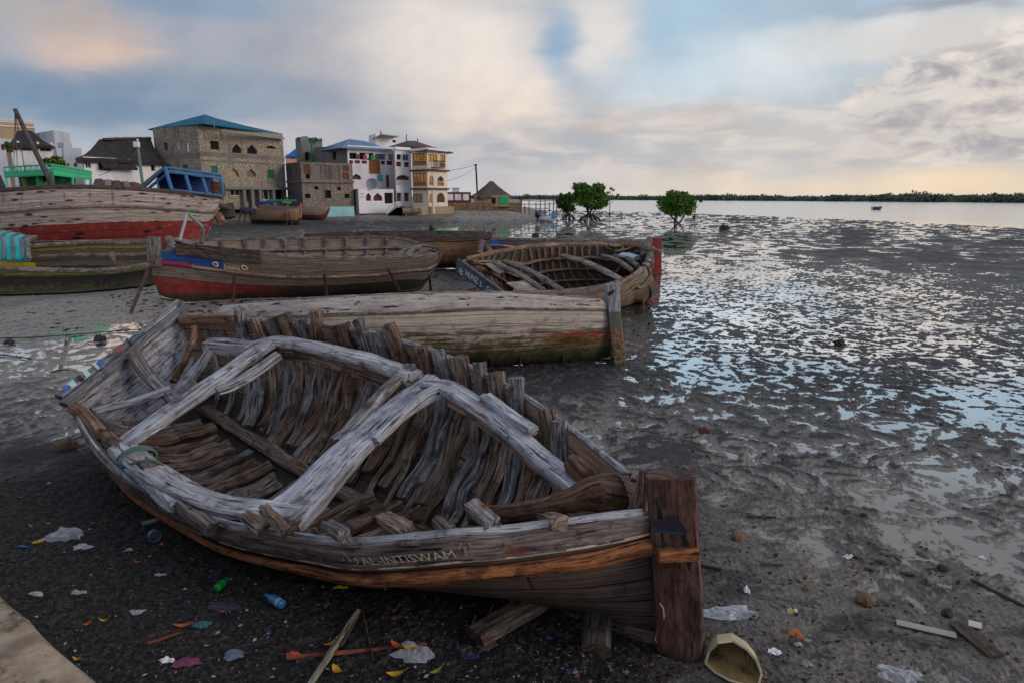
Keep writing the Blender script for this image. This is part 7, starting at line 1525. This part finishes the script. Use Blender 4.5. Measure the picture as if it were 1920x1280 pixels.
def bottle(px0, py0, px1, py1, r, mat, label, band):
    a = on_ground(px0, py0); b = on_ground(px1, py1); e_ = empty('plastic_bottle', a, label, 'bottle'); L = (b - a).length; ax_ = (b - a).normalized(); c = a + Vector((0, 0, r)); m = MB(); lathe(m, c, ax_, [(0, .001), (0, r * .8), (.01, r), (L * .3, r * .96), (L * .34, r * .88), (L * .38, r), (L * .66, r), (L * .84, r * .45), (L * .9, r * .38), (L * .93, r * .38)]); m.build('bottle_body', mat, e_, smooth=True)
    m = MB(); lathe(m, c, ax_, [(L * .92, .001), (L * .92, r * .45), (L, r * .45), (L, .001)]); m.build('cap', plain('cap blue', (40, 100, 180), .5, .1, 20), e_, smooth='auto')
    if band: m = MB(); lathe(m, c, ax_, [(L * .12, r * 1.03), (L * .30, r * 1.02)]); m.build('label_band', plain('pale label', (120, 170, 200), .6, .2, 20), e_, smooth=True)
bottle(531, 1141, 500, 1124, .035, glass('blue bottle plastic', (70, 140, 190), .6), 'crushed clear blue plastic bottle lying on the black soil', True)
bottle(407, 1110, 425, 1092, .032, glass('green bottle plastic', (20, 150, 60), .65), 'bright green plastic bottle on the black soil', False)
c = on_ground(288, 1010); e_ = empty('tin_cup', c, 'blue grey plastic cup lying beside the hull, left of the wreck', 'cup'); m = MB(); lathe(m, c + Vector((0, 0, .05)), Vector((.25, -.3, .05)), [(0, .001), (0, .042), (.02, .046), (.09, .052), (.09, .046), (.01, .04)]); m.build('cup_body', plain('cup blue grey', (92, 120, 140), .5, .2, 12), e_, smooth='auto')
# sticks, boards, boxes
def stick(name, label, a, b, r, mat, cat='stick', group='sticks and boards lying about', h0=.02, h1=.02, sq=2.2, w=None):
    A_, B_ = on_ground(*a), on_ground(*b); A_.z += h0; B_.z += h1; tag(beam(name, A_, B_, w or r * 2, r * 2, mat, None, sq=sq, n=8, amp=r * .3, step=.08, seed=len(label)), label, cat, group)
W_red = wood('red brown stick', (150, 90, 76), (110, 60, 50), (50, 26, 22), bump=.4); W_pale = wood('pale stick', (150, 150, 140), (110, 108, 100), (60, 56, 52), bump=.5)
for a_ in [('stick','long reddish stick lying across the soil at the bottom',(538,1238),(800,1212),.014,W_red),('stick','pale mottled stick slanting up from the bottom edge',(580,1290),(672,1150),.022,W_pale),('stick','thin brown stick meeting the pale stick at its top',(640,1215),(676,1148),.012,W_fard),('stick','thin curved twig right of the crossed sticks',(680,1150),(700,1240),.008,W_fard),('stick','orange brown stick below the curled orange leaf',(278,1210),(338,1190),.009,W_red),('stick','thin pale twig on the lit soil beneath the hull',(905,1185),(925,1138),.007,W_pale),('stick','second pale twig on the lit soil beneath the hull',(880,1188),(892,1160),.006,W_pale),
    ('stick','black stick on the sand just right of the stem post',(1312,1062),(1352,1071),.014,W_fard),('stick','dark stick lying on the sand right of centre',(1425,1061),(1468,1063),.010,W_fard),('stick','long thin dark stick running to the right edge',(1820,1090),(1935,1150),.014,W_fard),('stick','dark twig in the mud behind the stem post',(1400,970),(1455,976),.012,W_fard)]: stick(*a_)
stick('board', 'long white painted board lying on the sand at the lower right', (1680,1170), (1792,1195), .006, plain('white board paint', (150, 146, 142), .7, .2, 8), cat='board', w=.07, sq=8)
stick('board', 'short white board with holes beside the dark seaweed strip', (1815,1172), (1840,1178), .008, plain('white tile', (186, 184, 184), .7, .2, 8), cat='board', w=.08, sq=8)
stick('board', 'grey plank end poking from under the left side of the hull', (268,986), (325,968), .018, W_pale, cat='board', w=.08, sq=6)
stick('board', 'wet black timber lying right of the white board', (1790,1170), (1870,1235), .012, W_fard, cat='board', w=.12, sq=4)
for k, (a, b) in enumerate([((1600,1040),(1612,1058)),((1612,1032),(1632,1058)),((1640,1050),(1660,1066)),((1690,1075),(1715,1080)),((1590,1008),(1604,1022)),((1720,1035),(1740,1045)),((1735,1070),(1775,1078)),((1620,1064),(1650,1074)),((1650,1040),(1690,1050))]): stick('driftwood_chip', 'flat grey driftwood chip along the muddy channel at the right', a, b, .012, W_far, cat='driftwood', w=.05, group='driftwood chips by the channel')
# dark boards holding up the bow
for k, (a, b, w_, hh, lab) in enumerate([((890,1205),(1058,1122),.22,.10,'dark mossy plank slanting under the bow'),((1115,1230),(1125,1135),.20,.14,'short dark block standing under the forefoot'),((960,1150),(1040,1110),.05,.12,'thin pale edged board beneath the bow')]):
    A_, B_ = on_ground(*a), on_ground(*b); A_.z += .05; B_.z += hh; tag(beam('support_timber', A_, B_, w_, .10, W_fard if k < 2 else W_pale, None, sq=5, n=10, amp=.015, step=.06, seed=k), lab, 'timber', 'timbers under the bow')
# broken box in the corner
bx = on_ground(1385, 1250); e_ = empty('broken_foam_box', bx, 'broken cream foam box with mouldy inside at the bottom right', 'box')
foam = plain('mouldy foam', (112, 94, 58), .8, .5, 14, dirt=(22, 17, 10), dirtamt=1.0); foamw = plain('cream foam', (176, 164, 134), .8, .3, 8, dirt=(70, 60, 40), dirtamt=.8)
rim = [(1325,1243,.03),(1331,1222,.10),(1348,1206,.16),(1374,1203,.17),(1400,1219,.15),(1416,1238,.11),(1426,1262,.05),(1420,1284,.02),(1396,1280,.02),(1368,1272,.02),(1343,1259,.02)]
RP = [G(x, y, gz(G(x, y).x, G(x, y).y) + h_) for x, y, h_ in rim]; cc_ = sum(RP, Vector()) / len(RP); bk = Vector((.03, .13, -.01))
def ring(k, push, out): return [cc_ + (p - cc_) * k + bk * push + (p - cc_).normalized() * out for p in RP]
def shell(rs_, mat, nm, flip=False): m = MB(); m.grid(rs_, [[(j * .05, i * .05) for j in range(len(RP) + 1)] for i in range(len(rs_))], closed=True, flip=flip); m.add(rs_[-1], [tuple(range(len(RP)))]); return m.build(nm, mat, e_)
shell([ring(1, 0, 0), ring(.97, .3, 0), ring(.9, .7, 0), ring(.62, 1.0, 0)], foam, 'box_inside'); shell([ring(1, 0, .012), ring(.99, .3, .015), ring(.93, .75, .015), ring(.64, 1.1, .012)], foamw, 'box_shell')
m = MB(); a_, b_ = ring(1, 0, 0), ring(1, 0, .014); m.grid([a_, b_], [[(j, 0) for j in range(12)], [(j, .1) for j in range(12)]], closed=True); m.build('box_rim', foamw, e_)
# ropes on the mud
for k, (pts, r, lab) in enumerate([([(-20,637),(60,634),(140,629),(220,622),(290,618)],.012,'long dark rope stretched over the wet mud at the left'),([(0,668),(30,670),(60,676)],.012,'short dark rope end at the left edge'),([(95,700),(115,698),(130,695)],.014,'short dark twig of rope left of the wreck stern')]):
    P_ = [on_ground(*p) + Vector((0, 0, .02)) for p in pts]; m = MB(); m.tube(catmull(P_, 6), r, 5); tag(m.build('mooring_rope', plain('dark rope %d' % k, (42, 42, 44), .8, .2, 20), None, smooth=True, loc=P_[0]), lab, 'rope')
# fine debris nobody could count
def bits(name, n, sampler, mats, smin, smax, seed, lift=.004):
    rs = np.random.RandomState(seed); m = MB(); X, Y = sampler(rs, n); Z = mud_z(X, Y)
    for x, y, z in zip(X, Y, Z):
        if z < .004: continue
        m.mat = rs.randint(len(mats)); L = rs.uniform(smin, smax); w_ = L * rs.uniform(.2, .8); a = rs.uniform(0, 6.283); d = Vector((math.cos(a), math.sin(a), rs.uniform(-.2, .2))) * L; e = Vector((-math.sin(a), math.cos(a), rs.uniform(-.3, .3))) * w_; c = Vector((x, y, z + lift + w_ * .12)); h_ = Vector((0, 0, L * rs.uniform(.05, .3)))
        m.add([c - d, c + e, c + d, c - e, c + h_], [(0, 1, 4), (1, 2, 4), (2, 3, 4), (3, 0, 4)])
    o = m.build(name, mats); o['kind'] = 'stuff'; return o
def s_near(rs, n):
    q = rs.uniform(1 / 10.5, 1 / 2.3, n); r = 1 / q; a = rs.uniform(R(-44), R(8), n); return r * np.sin(a), r * np.cos(a)
def s_right(rs, n):
    q = rs.uniform(1 / 7.0, 1 / 2.9, n); r = 1 / q; a = rs.uniform(R(2), R(44), n); return r * np.sin(a), r * np.cos(a)
def s_mid(rs, n):
    q = rs.uniform(1 / 60, 1 / 6.5, n); r = 1 / q; a = rs.uniform(R(-42), R(42), n); return r * np.sin(a), r * np.cos(a)
bm1 = plain('chip brown', (88, 70, 58), .8, .3, 20); bm2 = plain('chip grey', (104, 104, 108), .8, .3, 20); bm3 = plain('chip pale', (160, 156, 150), .8, .2, 20); bm4 = plain('chip black', (20, 18, 18), .8, .3, 20); bm5 = plain('chip orange', (104, 66, 46), .8, .3, 20)
bits('soil_debris', 5200, s_near, [bm1, bm2, bm4, bm4, bm4, bm1, bm2, bm3, bm1, bm4, bm2, bm5], .004, .016, 1)
bits('sand_debris', 4200, s_right, [bm1, bm4, bm4, bm1, bm4, bm2, bm1, bm4, bm5], .006, .026, 2)
bits('mud_debris', 700, s_mid, [bm4, bm4, bm1, bm5], .02, .05, 3)

bits('soil_scraps', 420, s_near, [paper, bm3, blp, paper, tealp, bm3, bm3, lt], .010, .024, 5)
